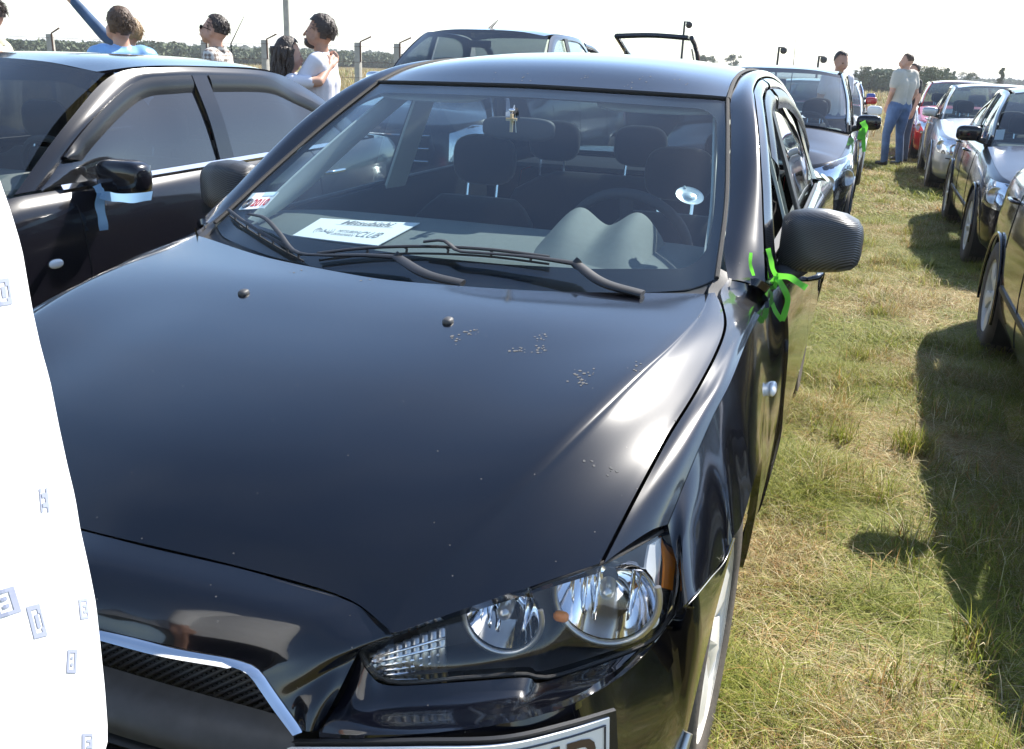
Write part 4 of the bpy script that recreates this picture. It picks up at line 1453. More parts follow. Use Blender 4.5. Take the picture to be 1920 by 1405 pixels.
def hero_mirror(s):
    # housing: sections across x from the base to the tip; each a rounded loop in y-z
    secs = [(.812, 1.745, 1.030, .050, .064), (.830, 1.735, 1.034, .066, .076), (.870, 1.728, 1.040, .076, .081), (.920, 1.728, 1.042, .078, .080),
            (.965, 1.735, 1.040, .074, .074), (.995, 1.745, 1.036, .062, .063), (1.009, 1.755, 1.032, .045, .047), (1.014, 1.762, 1.030, .022, .024)]
    rows = []
    N = 28
    for (x, y, z, ry, rz) in secs:
        loop = []
        for k in range(N):
            a = 2 * math.pi * k / N
            c_, s_ = math.cos(a), math.sin(a)
            yy = math.copysign(abs(c_) ** .62, c_) * ry
            zz = math.copysign(abs(s_) ** .62, s_) * rz
            if yy > 0:
                yy *= .55
            loop.append((x * s, y + yy, z + zz))
        rows.append(loop)
    V = [p for r in rows for p in r]
    F = []
    for i in range(len(rows) - 1):
        for k in range(N):
            q = (i * N + k, i * N + (k + 1) % N, (i + 1) * N + (k + 1) % N, (i + 1) * N + k)
            F.append(q if s > 0 else q[::-1])
    F.append(tuple(range(N)))
    F.append(tuple((len(rows) - 1) * N + k for k in range(N)))
    mh = mesh_obj('side_mirror', V, F, M['carbon'], hero, sharp=60)
    mh['label'] = 'carbon patterned side mirror housing'
    # lower black shell, arm, glass
    parts = [tube_mesh([(.815 * s, 1.66, .945), (.845 * s, 1.70, .955), (.875 * s, 1.72, .972)], [.030, .027, .024], 10)]
    V, F = join(parts)
    mesh_obj('mirror_arm', V, F, M['trim'], mh)
    gl = [[(.84 * s, 1.775, 1.095), (.98 * s, 1.785, 1.085)], [(.845 * s, 1.775, .985), (.985 * s, 1.785, .995)]]
    panel('mirror_glass', gl, M['chrome'], mh, nu=6, nv=4, thick=.004, centre=(.9 * s, 1.7, 1.03))
    # sail at the door corner
    sl = [[(.805 * s, 1.50, .965), (.792 * s, 1.60, 1.035), (.775 * s, 1.70, 1.09)], [(.818 * s, 1.52, .955), (.815 * s, 1.62, .958), (.812 * s, 1.74, .965)]]
    panel('mirror_sail', sl, M['trim2'], mh, nu=8, nv=6, thick=.012, centre=(0, 1.6, 1))
for s in (1, -1):
    hero_mirror(s)

# ---- wipers ---------------------------------------------------------------------------
def on_ws(px, py, lift):
    c, n = hit(WSBVH, px, py, lift)
    if c is None:
        c = Vector(P(px, py, z=.955))
    return c
def wiper(blade, arm, pivot_end):
    bl = [on_ws(a, b, .020) for (a, b) in blade]
    bl2 = [on_ws(a, b + 5, .006) for (a, b) in blade]
    w = tube('wiper', bl, .0050, M['trim'], hero, seg=6, flat=(1.3, .8), smooth_n=18)
    w['label'] = 'black windshield wiper resting at the foot of the glass'
    tube('wiper_rubber', bl2, .003, M['rubber'], w, seg=5, smooth_n=14)
    n = len(bl)
    for t in np.linspace(.08, .92, 6):
        i = t * (n - 1)
        k = min(int(i), n - 2)
        a = bl[k].lerp(bl[k + 1], i - k)
        b = bl2[k].lerp(bl2[k + 1], i - k)
        tube('wiper_claw', [a, (a + b) / 2 + Vector((.004, 0, .003)), b], .0035, M['trim'], w, seg=5)
    ap = [on_ws(a, b, l) for (a, b, l) in arm]
    wa = tube('wiper_arm', ap, [.0050] * (len(ap) - 2) + [.007, .0085], M['trim'], w, seg=8, flat=(1.6, .7), smooth_n=22)
    pe = [ap[-1]] + [Vector(P(a, b, z=z)) for (a, b, z) in pivot_end]
    tube('wiper_base', pe, [.0095, .0115, .011, .010][:len(pe)], M['trim'], w, seg=8, flat=(1.6, .7), smooth_n=14)
    jn = ap[-1]
    tube('wiper_joint', [jn + Vector((-.006, -.006, -.006)), jn + Vector((.005, .005, .008))], .0095, M['trim'], w, seg=8)
wiper([(432, 404), (465, 428), (500, 450), (540, 473), (571, 489)], [(478, 419, .030), (505, 428, .034), (530, 452, .030), (562, 488, .026), (610, 496, .030), (690, 500, .036), (752, 506, .040)], [(800, 515, .975), (868, 532, .965)])
wiper([(600, 487), (690, 477), (800, 474), (920, 480), (1030, 494)], [(800, 471, .030), (838, 473, .036), (862, 488, .030), (900, 492, .030), (990, 503, .036), (1080, 519, .040)], [(1130, 530, .985), (1205, 552, .972)])

# ---- interior ---------------------------------------------------------------------------
dash_z = lambda y: np.interp(y, [1.2, 1.35, 1.55, 1.72, 1.84, 1.90], [.930, .950, .976, .992, .980, .90])
rws = []
for (y, wd) in ((1.24, .56), (1.36, .64), (1.50, .70), (1.64, .735), (1.75, .745), (1.82, .745), (1.86, .745), (1.875, .745)):
    z = {1.24: .930, 1.36: .952, 1.50: .973, 1.64: .988, 1.75: .992, 1.82: .980, 1.86: .94, 1.875: .80}[y]
    rws.append(full([(0, y, z), (wd * .4, y, z - .001), (wd * .8, y, z - .006), (wd, y, z - .02)]))
dash = panel('dashboard', rws, M['dash'], hero, nu=40, nv=40, thick=0, centre=(0, 1.7, .3))
DASHBVH = BVHTree.FromPolygons([v.co[:] for v in dash.data.vertices], [p.vertices[:] for p in dash.data.polygons])
# twin-hump instrument hood ahead of the steering wheel
def cowl_hump():
    rows = []
    for (y, hgt, wd) in ((1.44, .004, .150), (1.50, .030, .155), (1.57, .058, .160), (1.64, .076, .163), (1.70, .084, .165), (1.735, .083, .165)):
        r = []
        for u in np.linspace(-1, 1, 41):
            x = .345 + u * wd
            two = max(math.exp(-((u + .50) / .36) ** 2), math.exp(-((u - .50) / .36) ** 2))
            two = (math.exp(-((u + .50) / .34) ** 2) ** 3 + math.exp(-((u - .50) / .34) ** 2) ** 3) ** (1 / 3)
            edge = 1 - abs(u) ** 8
            z = dash_z(min(y, 1.80)) - .012 + hgt * (.45 * edge + .60 * two * edge) + .004
            r.append((x, y, z))
        rows.append(r)
    last = rows[-1]
    rows.append([(p[0], p[1] + .004, p[2] - .016) for p in last])
    rows.append([(p[0], p[1] - .05, max(p[2] - .05, .90)) for p in last])
    g = np.array([[r[j] for j in range(41)] for r in rows])
    g = np.stack([crk(g[:, j], 40) for j in range(41)], 1)
    return panel('instrument_hood', None, M['dash'], hero, grid=g, thick=0, centre=(.34, 1.6, .5))
cowl_hump()
# steering wheel
sw = Vector((.352, 1.955, .930))
swn = Vector((0, .92, .40)).normalized()
Mx = frame_at(sw, swn, (1, 0, 0))
ring = [Mx @ Vector((math.cos(a) * .185, math.sin(a) * .185, 0)) for a in np.linspace(0, 2 * math.pi, 48, endpoint=False)]
stw = tube('steering_wheel', ring, .0155, M['dash_dark'], hero, seg=10, closed=True)
v, f = superq((0, 0, 0), (.075, .06, .03), .7, 20, 10, Mx.to_3x3())
mesh_obj('wheel_hub', [Vector(q) + sw for q in v], f, M['dash_dark'], stw)
for a in (0, math.pi, -math.pi / 2):
    tube('wheel_spoke', [Mx @ Vector((math.cos(a) * .05, math.sin(a) * .05, 0)), Mx @ Vector((math.cos(a) * .18, math.sin(a) * .18, 0))], .014, M['dash_dark'], stw, seg=6, flat=(1.5, .7))
# seats
def seat(parent, x, y, w=.50, headrest=True, m=None, zb=.30, top=.96, rests=None, yb=None):
    m = m or M['seat']
    rows = []
    for (dz, dy, ww, th) in ((.05, .02, .9, .07), (.2, .06, 1, .09), (.4, .12, 1, .10), (.55, .17, .94, .085), (.62, .195, .80, .06), (.645, .205, .55, .03)):
        pass
    g = []
    for (zz, dy, ww, th) in ((zb + .12, -.02, .92, .07), (zb + .28, .03, 1.0, .09), (zb + .45, .09, .98, .09), (zb + .58, .135, .90, .075), (top - .03, .165, .74, .05), (top, .175, .60, .02)):
        loop = []
        for k in range(24):
            a = 2 * math.pi * k / 24
            c_, s_ = math.cos(a), math.sin(a)
            loop.append((x + math.copysign(abs(c_) ** .6, c_) * w / 2 * ww, y + dy + math.copysign(abs(s_) ** .7, s_) * th - (.02 * abs(c_) ** 3), zz))
        g.append(loop)
    V = [p for r in g for p in r]
    F = [(i * 24 + k, i * 24 + (k + 1) % 24, (i + 1) * 24 + (k + 1) % 24, (i + 1) * 24 + k) for i in range(len(g) - 1) for k in range(24)]
    F.append(tuple((len(g) - 1) * 24 + k for k in range(24)))
    st = mesh_obj('seat', V, F, m, parent)
    v, f = superq((x, y - .22, zb), (w / 2, .26, .10), .55, 24, 12)
    mesh_obj('seat_cushion', v, f, m, st)
    for hx in (rests or ([0] if headrest else [])):
        v, f = superq((x + hx, y + .215, top + .135), (.125, .05, .095), .65, 24, 14)
        hr = mesh_obj('headrest', v, f, m, st)
        for sx in (-.06, .06):
            tube('headrest_post', [(x + hx + sx, y + .185, top - .03), (x + hx + sx, y + .205, top + .07)], .0065, M['chrome'], hr, seg=6)
    return st
seat(hero, .375, 2.36, .52)
seat(hero, -.375, 2.36, .52)
seat(hero, 0, 3.36, 1.28, rests=(-.42, 0, .42), top=.97)
# pillar and door trims
for s in (1, -1):
    at_ = [tuple(wsg[i, -1 if s > 0 else 0] + np.array((-.012 * s, .02, -.014))) for i in range(2, 33, 3)]
    at2 = [((p[0] - .050 * s) if False else (p[0] + .012 * s), p[1] + .10, p[2] - .012) for p in at_]
    at_ = [(p[0] - .030 * s, p[1] + .02, p[2] - .006) for p in at_]
    at2 = [(p[0] + .035 * s, p[1] + .19 * min(1, k_ / 3 + .5), p[2] - .03) for k_, p in enumerate(at_)]
    panel('pillar_trim', [at_, [tuple((np.array(a) + np.array(b)) / 2 + np.array((-.012 * s, 0, 0))) for a, b in zip(at_, at2)], at2], M['greytrim'], hero, nu=20, nv=6, thick=.006, centre=(2 * s, 1.7, 1.1))
    bp_ = [[(.605 * s, 2.50, 1.37), (.68 * s, 2.50, 1.18), (.765 * s, 2.50, .95)], [(.600 * s, 2.66, 1.37), (.675 * s, 2.66, 1.18), (.76 * s, 2.66, .95)]]
    panel('post_trim', bp_, M['greytrim'], hero, nu=10, nv=4, thick=.01, centre=(2 * s, 2.6, 1.1))
    dp = [[(.775 * s, 1.55, .945), (.785 * s, 2.1, .955), (.785 * s, 2.6, .97), (.77 * s, 3.5, .995)], [(.755 * s, 1.55, .93), (.755 * s, 2.1, .935), (.755 * s, 2.6, .95), (.74 * s, 3.5, .98)], [(.75 * s, 1.55, .60), (.74 * s, 2.1, .60), (.74 * s, 2.6, .60), (.73 * s, 3.5, .62)], [(.74 * s, 1.55, .22), (.74 * s, 2.1, .22), (.74 * s, 2.6, .22), (.73 * s, 3.5, .22)]]
    panel('door_trim', dp, M['dash_dark'], hero, nu=20, nv=10, thick=0, centre=(2 * s, 2.5, .6))
# headliner just under the roof skin
hl = [[(p[0] * .985, p[1] + .02, p[2] - .035) for p in r] for r in half]
panel('headliner', [mir([r])[0] for r in hl[:0:-1]] + hl, M['liner'], hero, nu=20, nv=17, thick=0, centre=(0, 2.8, 3))
box('parcel_shelf', (0, 3.85, .985), (1.25, .55, .02), M['dash_dark'], hero)
for s in (1, -1):
    v, f = superq((.38 * s, 2.135, 1.352), (.20, .075, .010), .6, 20, 10, Matrix.Rotation(math.radians(24), 3, 'X'))
    mesh_obj('sun_visor', v, f, M['liner'], hero)
# inside mirror
v, f = superq((0, 0, 0), (.115, .020, .034), .55, 24, 12)
rvm_c = Vector((.005, 1.90, 1.262))
rv = mesh_obj('inside_mirror', [Vector(q) + rvm_c for q in v], f, M['dash_dark'], hero)
tube('mirror_stem', [rvm_c + Vector((0, -.005, .02)), rvm_c + Vector((0, -.03, .055)), Vector((0, 1.86, 1.305))], .008, M['dash_dark'], rv, seg=6)
# ================================================================ other parked cars (local coordinates: nose at y=0, shifted so the root stands under the middle)
def build_car(name, label, loc, rz, c, paintm, cat='car', group=None, tint=False, lod=1):
    """c: dictionary of proportions. Root at the middle of the footprint, nose towards -y."""
    L, W, H = c['L'], c['W'], c['H']
    root = empty(name, loc, rz)
    tag(root, label, cat, group)
    wf, wr = c['fo'], c['fo'] + c['wb']
    R = c['R']
    hw = W / 2
    sh = np.array((0, -L / 2, 0))
    yc, yt, yre, yrb = c['cowl'], c['wt'], c['re'], c['rb']
    gm = M['tint_glass'] if tint else M['side_glass']
    plan = [(0, 0.0), (hw * .35, .012), (hw * .62, .05), (hw * .82, .15), (hw * .93, .33), (hw * .975, .6), (hw * .99, 1.0), (hw, L * .40), (hw, L * .60), (hw * .985, L - .9), (hw * .95, L - .45), (hw * .86, L - .16), (hw * .62, L - .04), (hw * .35, L - .01), (0, L)]
    NA, NB = (120, 26) if lod else (90, 18)
    pl = cr1([(p[0], p[1], 0) for p in plan], NA)
    tan = np.gradient(pl, axis=0)
    nrm = np.stack([tan[:, 1], -tan[:, 0], np.zeros(NA)], 1)
    nrm /= np.linalg.norm(nrm, axis=1, keepdims=True)
    ztop = lambda y: np.interp(y, [0, .12, .4, yc, (yc + yrb) / 2, yrb, L - .25, L], [c['zn'], c['zn'] + .03, c['zn'] + .07, c['zb'], c['zb'] + .03, c['zt'], c['zt'] - .01, c['zt'] - .05])
    prof = c.get('prof') or [(0, .075), (.06, .03), (.18, .012), (.40, 0), (.55, .0), (.66, .004), (.72, .010), (.85, .022), (.95, .045), (1.0, .085)]
    def S(ai, b):
        p, n = pl[ai], nrm[ai]
        zt = float(ztop(p[1]))
        zb0 = .20
        ins = np.interp(b, [q[0] for q in prof], [q[1] for q in prof])
        # sharper shoulder crease
        return np.array((p[0] - n[0] * ins, p[1] - n[1] * ins, zb0 + (zt - zb0) * b))
    bs = np.linspace(0, 1, NB)
    g = np.array([[S(a, b) for a in range(NA)] for b in bs])
    # wheel arch openings: move vertices onto the arc, drop the faces inside
    Ra = R + .045
    V = g.reshape(-1, 3).copy()
    keepf = []
    inside = np.zeros(len(V), bool)
    for yw in (wf, wr):
        d = np.hypot(V[:, 1] - yw, V[:, 2] - R)
        side = V[:, 0] > hw * .7
        inside |= (d < Ra) & side
    fs = gfaces(NB, NA)
    for q in fs:
        if not all(inside[k] for k in q):
            keepf.append(q)
    for i in np.where(inside)[0]:
        for yw in (wf, wr):
            dy, dz = V[i, 1] - yw, V[i, 2] - R
            d = math.hypot(dy, dz)
            if d < Ra and V[i, 0] > hw * .7 and d > 1e-6:
                V[i, 1] = yw + dy / d * Ra
                V[i, 2] = R + dz / d * Ra
    V = V + sh
    flip = outward(g, (0, L / 2, .4))
    for s in (1, -1):
        vv = V * np.array((s, 1, 1))
        ff = [q[::-1] for q in keepf] if (flip == (s > 0)) else keepf
        used = sorted({k for q in ff for k in q})
        mp = {k: i for i, k in enumerate(used)}
        b = mesh_obj('body_side', [tuple(vv[k]) for k in used], [tuple(mp[k] for k in q) for q in ff], paintm, root, sharp=40)
    T = g[-1]                                     # upper edge, nose to tail
    # hood and tail deck
    def deck(nm, y0, y1, crown, m, rear=False):
        idx = [i for i in range(NA) if y0 <= T[i][1] <= y1]
        e = T[idx] if not rear else T[idx][::-1]
        rows = []
        if len(idx) < 3:
            return None
        # first row follows the nose line itself
        k0 = next((k for k in range(len(e)) if abs(e[k][0]) > hw * .78), len(e) // 3)
        nose = [tuple(p) for p in e[:k0 + 1]]
        line = [(-p[0], p[1], p[2]) for p in nose[::-1]] + nose[1:]
        rows.append([tuple(q) for q in cr1(line, 15)])
        ends = e[k0 + 2:]
        st = max(1, len(ends) // 8)
        for p in list(ends[::st]) + [ends[-1]]:
            bow = c.get('bow', .12) * np.clip((p[1] - (y1 - .5)) / .5, 0, 1) * (0 if rear else 1)
            row = []
            for u in np.linspace(-1, 1, 15):
                row.append((p[0] * u, p[1] - bow * (1 - u * u) , p[2] + crown * (1 - abs(u) ** 2.6)))
            rows.append(row)
        rows = [[tuple(np.array(q) + sh) for q in r] for r in rows]
        return panel(nm, rows, m, root, nu=29, nv=24, thick=.015, centre=(0, 0, 0), inset=.002)
    deck('hood', -.1, yc, c.get('crown', .05), paintm)
    if c['style'] == 'sedan':
        deck('trunk_lid', yrb, L + .1, .03, paintm, rear=True)
    # greenhouse
    def Tx(y):
        i = np.argsort(T[:, 1])
        return float(np.interp(y, T[i, 1], T[i, 0])), float(np.interp(y, T[i, 1], T[i, 2]))
    rx = hw * c.get('rx', .70)
    zr = H - c.get('drop', .075)
    cb = c.get('bow', .12)
    fullr = lambda r: [(-p[0], p[1], p[2]) for p in r[:0:-1]] + list(r)
    cx_, cz_ = Tx(yc)
    cx_ -= .035
    w0 = fullr([(0, yc - cb, cz_ + .02), (cx_ * .5, yc - cb * .75, cz_ + .02), (cx_ * .85, yc - cb * .25, cz_ + .012), (cx_, yc + .02, cz_ + .005)])
    w2 = fullr([(0, yt - .06, H - .03), (rx * .5, yt - .045, H - .035), (rx * .85, yt - .01, zr + .012), (rx - .015, yt + .02, zr)])
    w1 = [tuple((np.array(a) + np.array(b)) / 2 + np.array((0, -.02, .03))) for a, b in zip(w0, w2)]
    sft = lambda rows: [[tuple(np.array(p) + sh) for p in r] for r in rows]
    wsn = panel('windshield', sft([w0, w1, w2]), M[c.get('wsg', 'side_glass')], root, nu=25, nv=12, thick=0, centre=(0, 0, .6))
    # roof
    rc = [(0, yt - .06, H - .03), (0, yt + .25, H - .004), (0, (yt + yre) / 2, H), (0, yre - .2, H - .012), (0, yre, H - .05)]
    rm = [(rx * .55, yt - .04, H - .037), (rx * .55, yt + .25, H - .014), (rx * .55, (yt + yre) / 2, H - .010), (rx * .55, yre - .2, H - .022), (rx * .55, yre - .01, H - .058)]
    re_ = [(rx * .93, yt + .005, zr + .006), (rx * .94, yt + .25, zr + .030), (rx * .94, (yt + yre) / 2, zr + .036), (rx * .94, yre - .2, zr + .024), (rx * .93, yre - .02, zr - .012)]
    h_ = [rc, rm, re_]
    panel('roof', sft([mir([r])[0] for r in h_[:0:-1]] + h_), paintm, root, nu=24, nv=25, thick=.015, centre=(0, 0, .5))
    # rear glass
    bx_, bz_ = Tx(yrb)
    b0 = fullr([(0, yre, H - .05), (rx * .5, yre - .008, H - .06), (rx * .9, yre - .02, zr - .012)])
    b2_ = fullr([(0, yrb + .06, bz_ + .015), (bx_ * .5, yrb + .04, bz_ + .012), (bx_ * .88, yrb, bz_)])
    b1_ = [tuple((np.array(a) + np.array(b)) / 2 + np.array((0, .02, .02))) for a, b in zip(b0, b2_)]
    panel('rear_window', sft([b0, b1_, b2_]), gm, root, nu=19, nv=10, thick=0, centre=(0, 0, .6))
    yb_post = c.get('bpost', yc + .48 * (yrb - yc))
    for s in (1, -1):
        sm = lambda rows: sft(rows if s > 0 else mir(rows))
        # upper door line (pillar + roof rail): from cowl corner up the screen, along the roof, down to the deck
        ol = [(cx_ + .005, yc + .03, cz_ + .005), ((cx_ + rx) / 2 + .022, (yc + yt) / 2 + .03, (cz_ + zr) / 2 + .035), (rx + .004, yt + .06, zr + .002), (rx + .012, yt + .30, zr + .026), (rx + .012, (yt + yre) / 2, zr + .030), (rx + .008, yre - .22, zr + .012), (rx * .99, yre, zr - .03), ((rx + bx_) / 2, (yre + yrb) / 2, (zr + bz_) / 2), (bx_ - .01, yrb - .02, bz_ + .004)]
        il = [(cx_ + .02, yc + .13, cz_ + .012), ((cx_ + rx) / 2 + .044, (yc + yt) / 2 + .115, (cz_ + zr) / 2 + .02), (rx + .034, yt + .15, zr - .036), (rx + .036, yt + .34, zr - .018), (rx + .036, (yt + yre) / 2, zr - .014), (rx + .036, yre - .28, zr - .032), (rx + .044, yre - .11, zr - .09), ((rx + bx_) / 2 + .02, (yre + yrb) / 2 - c.get('cp', .18), (zr + bz_) / 2), (bx_ - .006, yrb - c.get('cp', .18) - .06, bz_ + .01)]
        dl = [(a[0] * .45 + b[0] * .55 + .004, a[1] * .45 + b[1] * .55, a[2] * .45 + b[2] * .55 + .002) for a, b in zip(ol, il)]
        panel('roof_rail', sm([ol, dl, il]), paintm, root, nu=56, nv=9, thick=.014, centre=(0, 0, .8))
        # side windows: one front, one rear, with post between
        ilc = cr1(il, 60)
        def bottom(y):
            x, z = Tx(min(max(y, yc + .1), yrb - .05))
            return (x - .004, y, z + .006)
        def window(y0, y1, nm):
            t = [p for p in ilc if y0 - .001 <= p[1] <= y1 + .001]
            t = sorted([tuple(p) for p in t], key=lambda p: p[1])
            if len(t) < 3:
                return
            top_ = [(p[0] - .012, p[1], p[2] + .006) for p in t]
            bot_ = [bottom(p[1]) for p in t]
            bot_ = [(p[0] - .012, p[1], p[2] - .01) for p in bot_]
            wpan = panel(nm, sm([top_, [tuple((np.array(a) + np.array(b)) / 2 + np.array((.014, 0, 0))) for a, b in zip(top_, bot_)], bot_]), gm, root, nu=24, nv=8, thick=0, centre=(0, 0, .8))
            if c.get('visor'):
                v0 = [(p[0] + .006, p[1], p[2] + .012) for p in t[(4 if 'front' in nm else 0):]]
                v1 = [(p[0] + .020, p[1] + .004, p[2] - .062) for p in t[(4 if 'front' in nm else 0):]]
                if 'front' in nm:
                    v1[0] = (v0[0][0] + .01, v0[0][1] + .01, v0[0][2] - .01)
                    v1[1] = (v0[1][0] + .02, v0[1][1] + .01, v0[1][2] - .035)
                vm = [tuple((np.array(a) + np.array(b)) / 2 + np.array((.006, 0, .003))) for a, b in zip(v0, v1)]
                panel('wind_deflector', sm([v0, vm, v1]), M['frit'], root, nu=24, nv=6, thick=.003, centre=(0, 0, .8))
        window(yc + .12, yb_post - .03, 'front_window')
        window(yb_post + .05, yrb, 'rear_window_side')
        tp = [p for p in ilc if abs(p[1] - yb_post) < .12]
        zt_ = max(p[2] for p in tp) if tp else zr
        xt_ = rx + .042
        bt = bottom(yb_post)
        post = [[(xt_ + .002, yb_post - .04, zt_ + .01), ((xt_ + bt[0]) / 2 + .016, yb_post - .04, (zt_ + bt[2]) / 2), (bt[0], yb_post - .04, bt[2] - .01)], [(xt_ + .002, yb_post + .06, zt_ + .01), ((xt_ + bt[0]) / 2 + .016, yb_post + .06, (zt_ + bt[2]) / 2), (bt[0], yb_post + .06, bt[2] - .01)]]
        panel('door_post', sm(post), paintm if c.get('paintpost') else M['trim'], root, nu=10, nv=4, thick=.01, centre=(0, 0, .8))
        # shut lines of the doors and handles
        def seam(y, z0=None):
            ai = int(np.argmin(np.abs(pl[:NA, 1] - y) + (pl[:, 0] < hw * .8) * 9))
            pts = []
            for b in np.linspace(.10 if z0 is None else z0, 1, 12):
                q = S(ai, b)
                pts.append(((q[0] + .001) * s, q[1], q[2]))
            tube('shut_line', sft([pts])[0], .0022, M['under'], root, seg=4)
        seam(yc + .22)
        seam(yb_post)
        seam(min(yrb - .1, wr - .30), .55)
        for yh in (yb_post - .16, min(yrb - .15, wr - .15)):
            ai = int(np.argmin(np.abs(pl[:, 1] - yh) + (pl[:, 0] < hw * .8) * 9))
            q = S(ai, .84)
            hp = [(q[0] * s, yh - .09, q[2]), ((q[0] + .024) * s, yh - .075, q[2] + .004), ((q[0] + .028) * s, yh, q[2] + .006), ((q[0] + .024) * s, yh + .075, q[2] + .006), (q[0] * s, yh + .09, q[2] + .004)]
            tube('door_handle', sft([hp])[0], [.008, .011, .012, .011, .008], c.get('handle', paintm), root, seg=8, smooth_n=12)
        # belt moulding
        bm_ = [bottom(y) for y in np.linspace(yc + .2, yrb - c.get('cp', .18) - .05, 10)]
        tube('belt_moulding', sft([[((p[0] + .004) * s, p[1], p[2] - .004) for p in bm_]])[0], .019 if c.get('chrome') else .010, M['chrome'] if c.get('chrome') else M['trim'], root, seg=6)
        if c.get('sidestrip'):
            pts = []
            for y in np.linspace(wf + R + .12, wr - R - .1, 8):
                ai = int(np.argmin(np.abs(pl[:, 1] - y) + (pl[:, 0] < hw * .8) * 9))
                q = S(ai, .30)
                pts.append(((q[0] + .004) * s, q[1], q[2]))
            tube('side_moulding', sft([pts])[0], .014, M['chrome'] if c.get('chrome') else M['trim'], root, seg=6, flat=(.6, 1.2))
        if c.get('repeater'):
            yq = wf + R + .20
            ai = int(np.argmin(np.abs(pl[:, 1] - yq) + (pl[:, 0] < hw * .8) * 9))
            q = S(ai, .68)
            v, f = superq(((q[0] + .002) * s, yq - L / 2, q[2]), (.010, .032, .017), .9, 16, 10)
            mesh_obj('side_repeater', v, f, M['bulbglass'], root)
        # headlight and tail lamp patches on the skin
        def patch(nm, a0, a1, b0, b1, m, lift, parent=root, skew=0.0, nu=14):
            rows = []
            for t in np.linspace(0, 1, 6):
                row = []
                for u in np.linspace(0, 1, 12):
                    a = a0 + (a1 - a0) * u
                    b = b0 + (b1 - b0) * t * (1 - .35 * abs(u - .45)) + skew * u
                    ai = a * (NA - 1)
                    i = min(int(ai), NA - 2)
                    q = S(i, min(b, 1)) * (1 - (ai - i)) + S(i + 1, min(b, 1)) * (ai - i)
                    n = nrm[i]
                    bulge = lift * (1 - (2 * u - 1) ** 4) * (1 - (2 * t - 1) ** 4) + .002
                    row.append(tuple(q + n * bulge))
                rows.append(row)
            return panel(nm, sm(rows), m, parent, nu=nu, nv=8, thick=.006, centre=(0, 0, .5))
        def a_of(x=None, y=None):
            if y is not None:
                return float(np.argmin(np.abs(pl[:NA // 2, 1] - y))) / (NA - 1)
            return float(np.argmin(np.abs(pl[:NA // 2, 0] - x))) / (NA - 1)
        hl_ = c.get('lamp', (.58, .5, .60, .97))
        a0, a1 = a_of(x=hw * hl_[0]), a_of(y=hl_[1])
        base = patch('headlight', a0, a1, hl_[2], hl_[3], M['bowl'], .006, skew=c.get('skew', .02))
        patch('lamp_lens', a0, a1, hl_[2] - .005, hl_[3] + .005, M['lens'], .024, parent=base, skew=c.get('skew', .02))
        for (u, rr) in ((.30, .052), (.62, .062)):
            ai = int((a0 + (a1 - a0) * u) * (NA - 1))
            q = S(ai, (hl_[2] + hl_[3]) / 2) + nrm[ai] * .010
            n = nrm[ai] * .5 + np.array((0, -.5, 0))
            Mx = frame_at((q[0] * s, q[1] - L / 2, q[2]), (n[0] * s, n[1], .1))
            v, f = lathe_mesh([(.008, -.02), (rr * .6, -.012), (rr * .9, .0), (rr, .006), (rr * 1.08, .002)], 20, Mx)
            mesh_obj('lamp_ring', v, f, M['satin'], base)
        if lod:
            n2 = NA - 1
            hn = NA // 2
            ta0 = (hn + int(np.argmin(np.abs(pl[hn:, 0] - hw * .62)))) / (NA - 1)
            ta1 = (hn + int(np.argmin(np.abs(pl[hn:, 1] - (L - .3))))) / (NA - 1)
            patch('tail_lamp', ta1, ta0, .62, .95, M['red'], .010)
    # front fascia: grille, intake, plate
    def fascia(nm, xw, b0, b1, m, lift):
        ia = int(np.argmin(np.abs(pl[:NA // 2, 0] - xw)))
        rows = []
        for b in np.linspace(b0, b1, 5):
            half_ = [tuple(S(i, b) + nrm[i] * lift) for i in range(0, ia + 1)]
            rows.append([tuple(q) for q in cr1([(-p[0], p[1], p[2]) for p in half_[:0:-1]] + half_, 21)])
        return panel(nm, sft(rows), m, root, nu=21, nv=6, thick=.008, centre=(0, 0, .5)), rows
    gr, grow = fascia('grille', hw * c.get('gw', .45), c.get('gb', .66), .90, M['under'], .006)
    for b in (0, 2, 4):
        tube('grille_bar', sft([grow[b]])[0], .008, M['chrome'] if c.get('chrome') else M['trim2'], gr, seg=6)
    fascia('lower_intake', hw * .55, .10, .34, M['under'], .005)
    fascia('bumper_line', hw * .80, .50, .53, M['trim'], .004)
    box('number_plate', (0, -L / 2 - .012, .20 + (c['zn'] - .20) * .50), (.52, .012, .112), M['plate'], root)
    # wheels
    for s in (1, -1):
        for yw in (wf, wr):
            wheel('wheel', root, ((hw - .10) * s, yw - L / 2, R), R, .20, s, nspoke=c.get('spokes', 7), rm=c.get('rimmat', M['alloy']), style=c.get('rimstyle', 'alloy'), seg=36 if lod else 26)
            v, f = lathe_mesh([(Ra, .0), (Ra + .01, -.05), (Ra + .01, -.28), (.02, -.29)], 28, frame_at(((hw - .03) * s, yw - L / 2, R), (s, 0, 0), (0, 1, 0)))
            v = [q if q[2] > .10 else (q[0], q[1], .10) for q in v]
            mesh_obj('arch_liner', v, f, M['under'], root)
            lip = [((hw + .002) * s, yw - L / 2 + math.cos(a) * (Ra - .004), R + math.sin(a) * (Ra - .004)) for a in np.linspace(-.25, math.pi + .25, 24)]
            tube('arch_lip', lip, .009, paintm, root, seg=6)
    # mirrors
    mm = c.get('mirror', paintm)
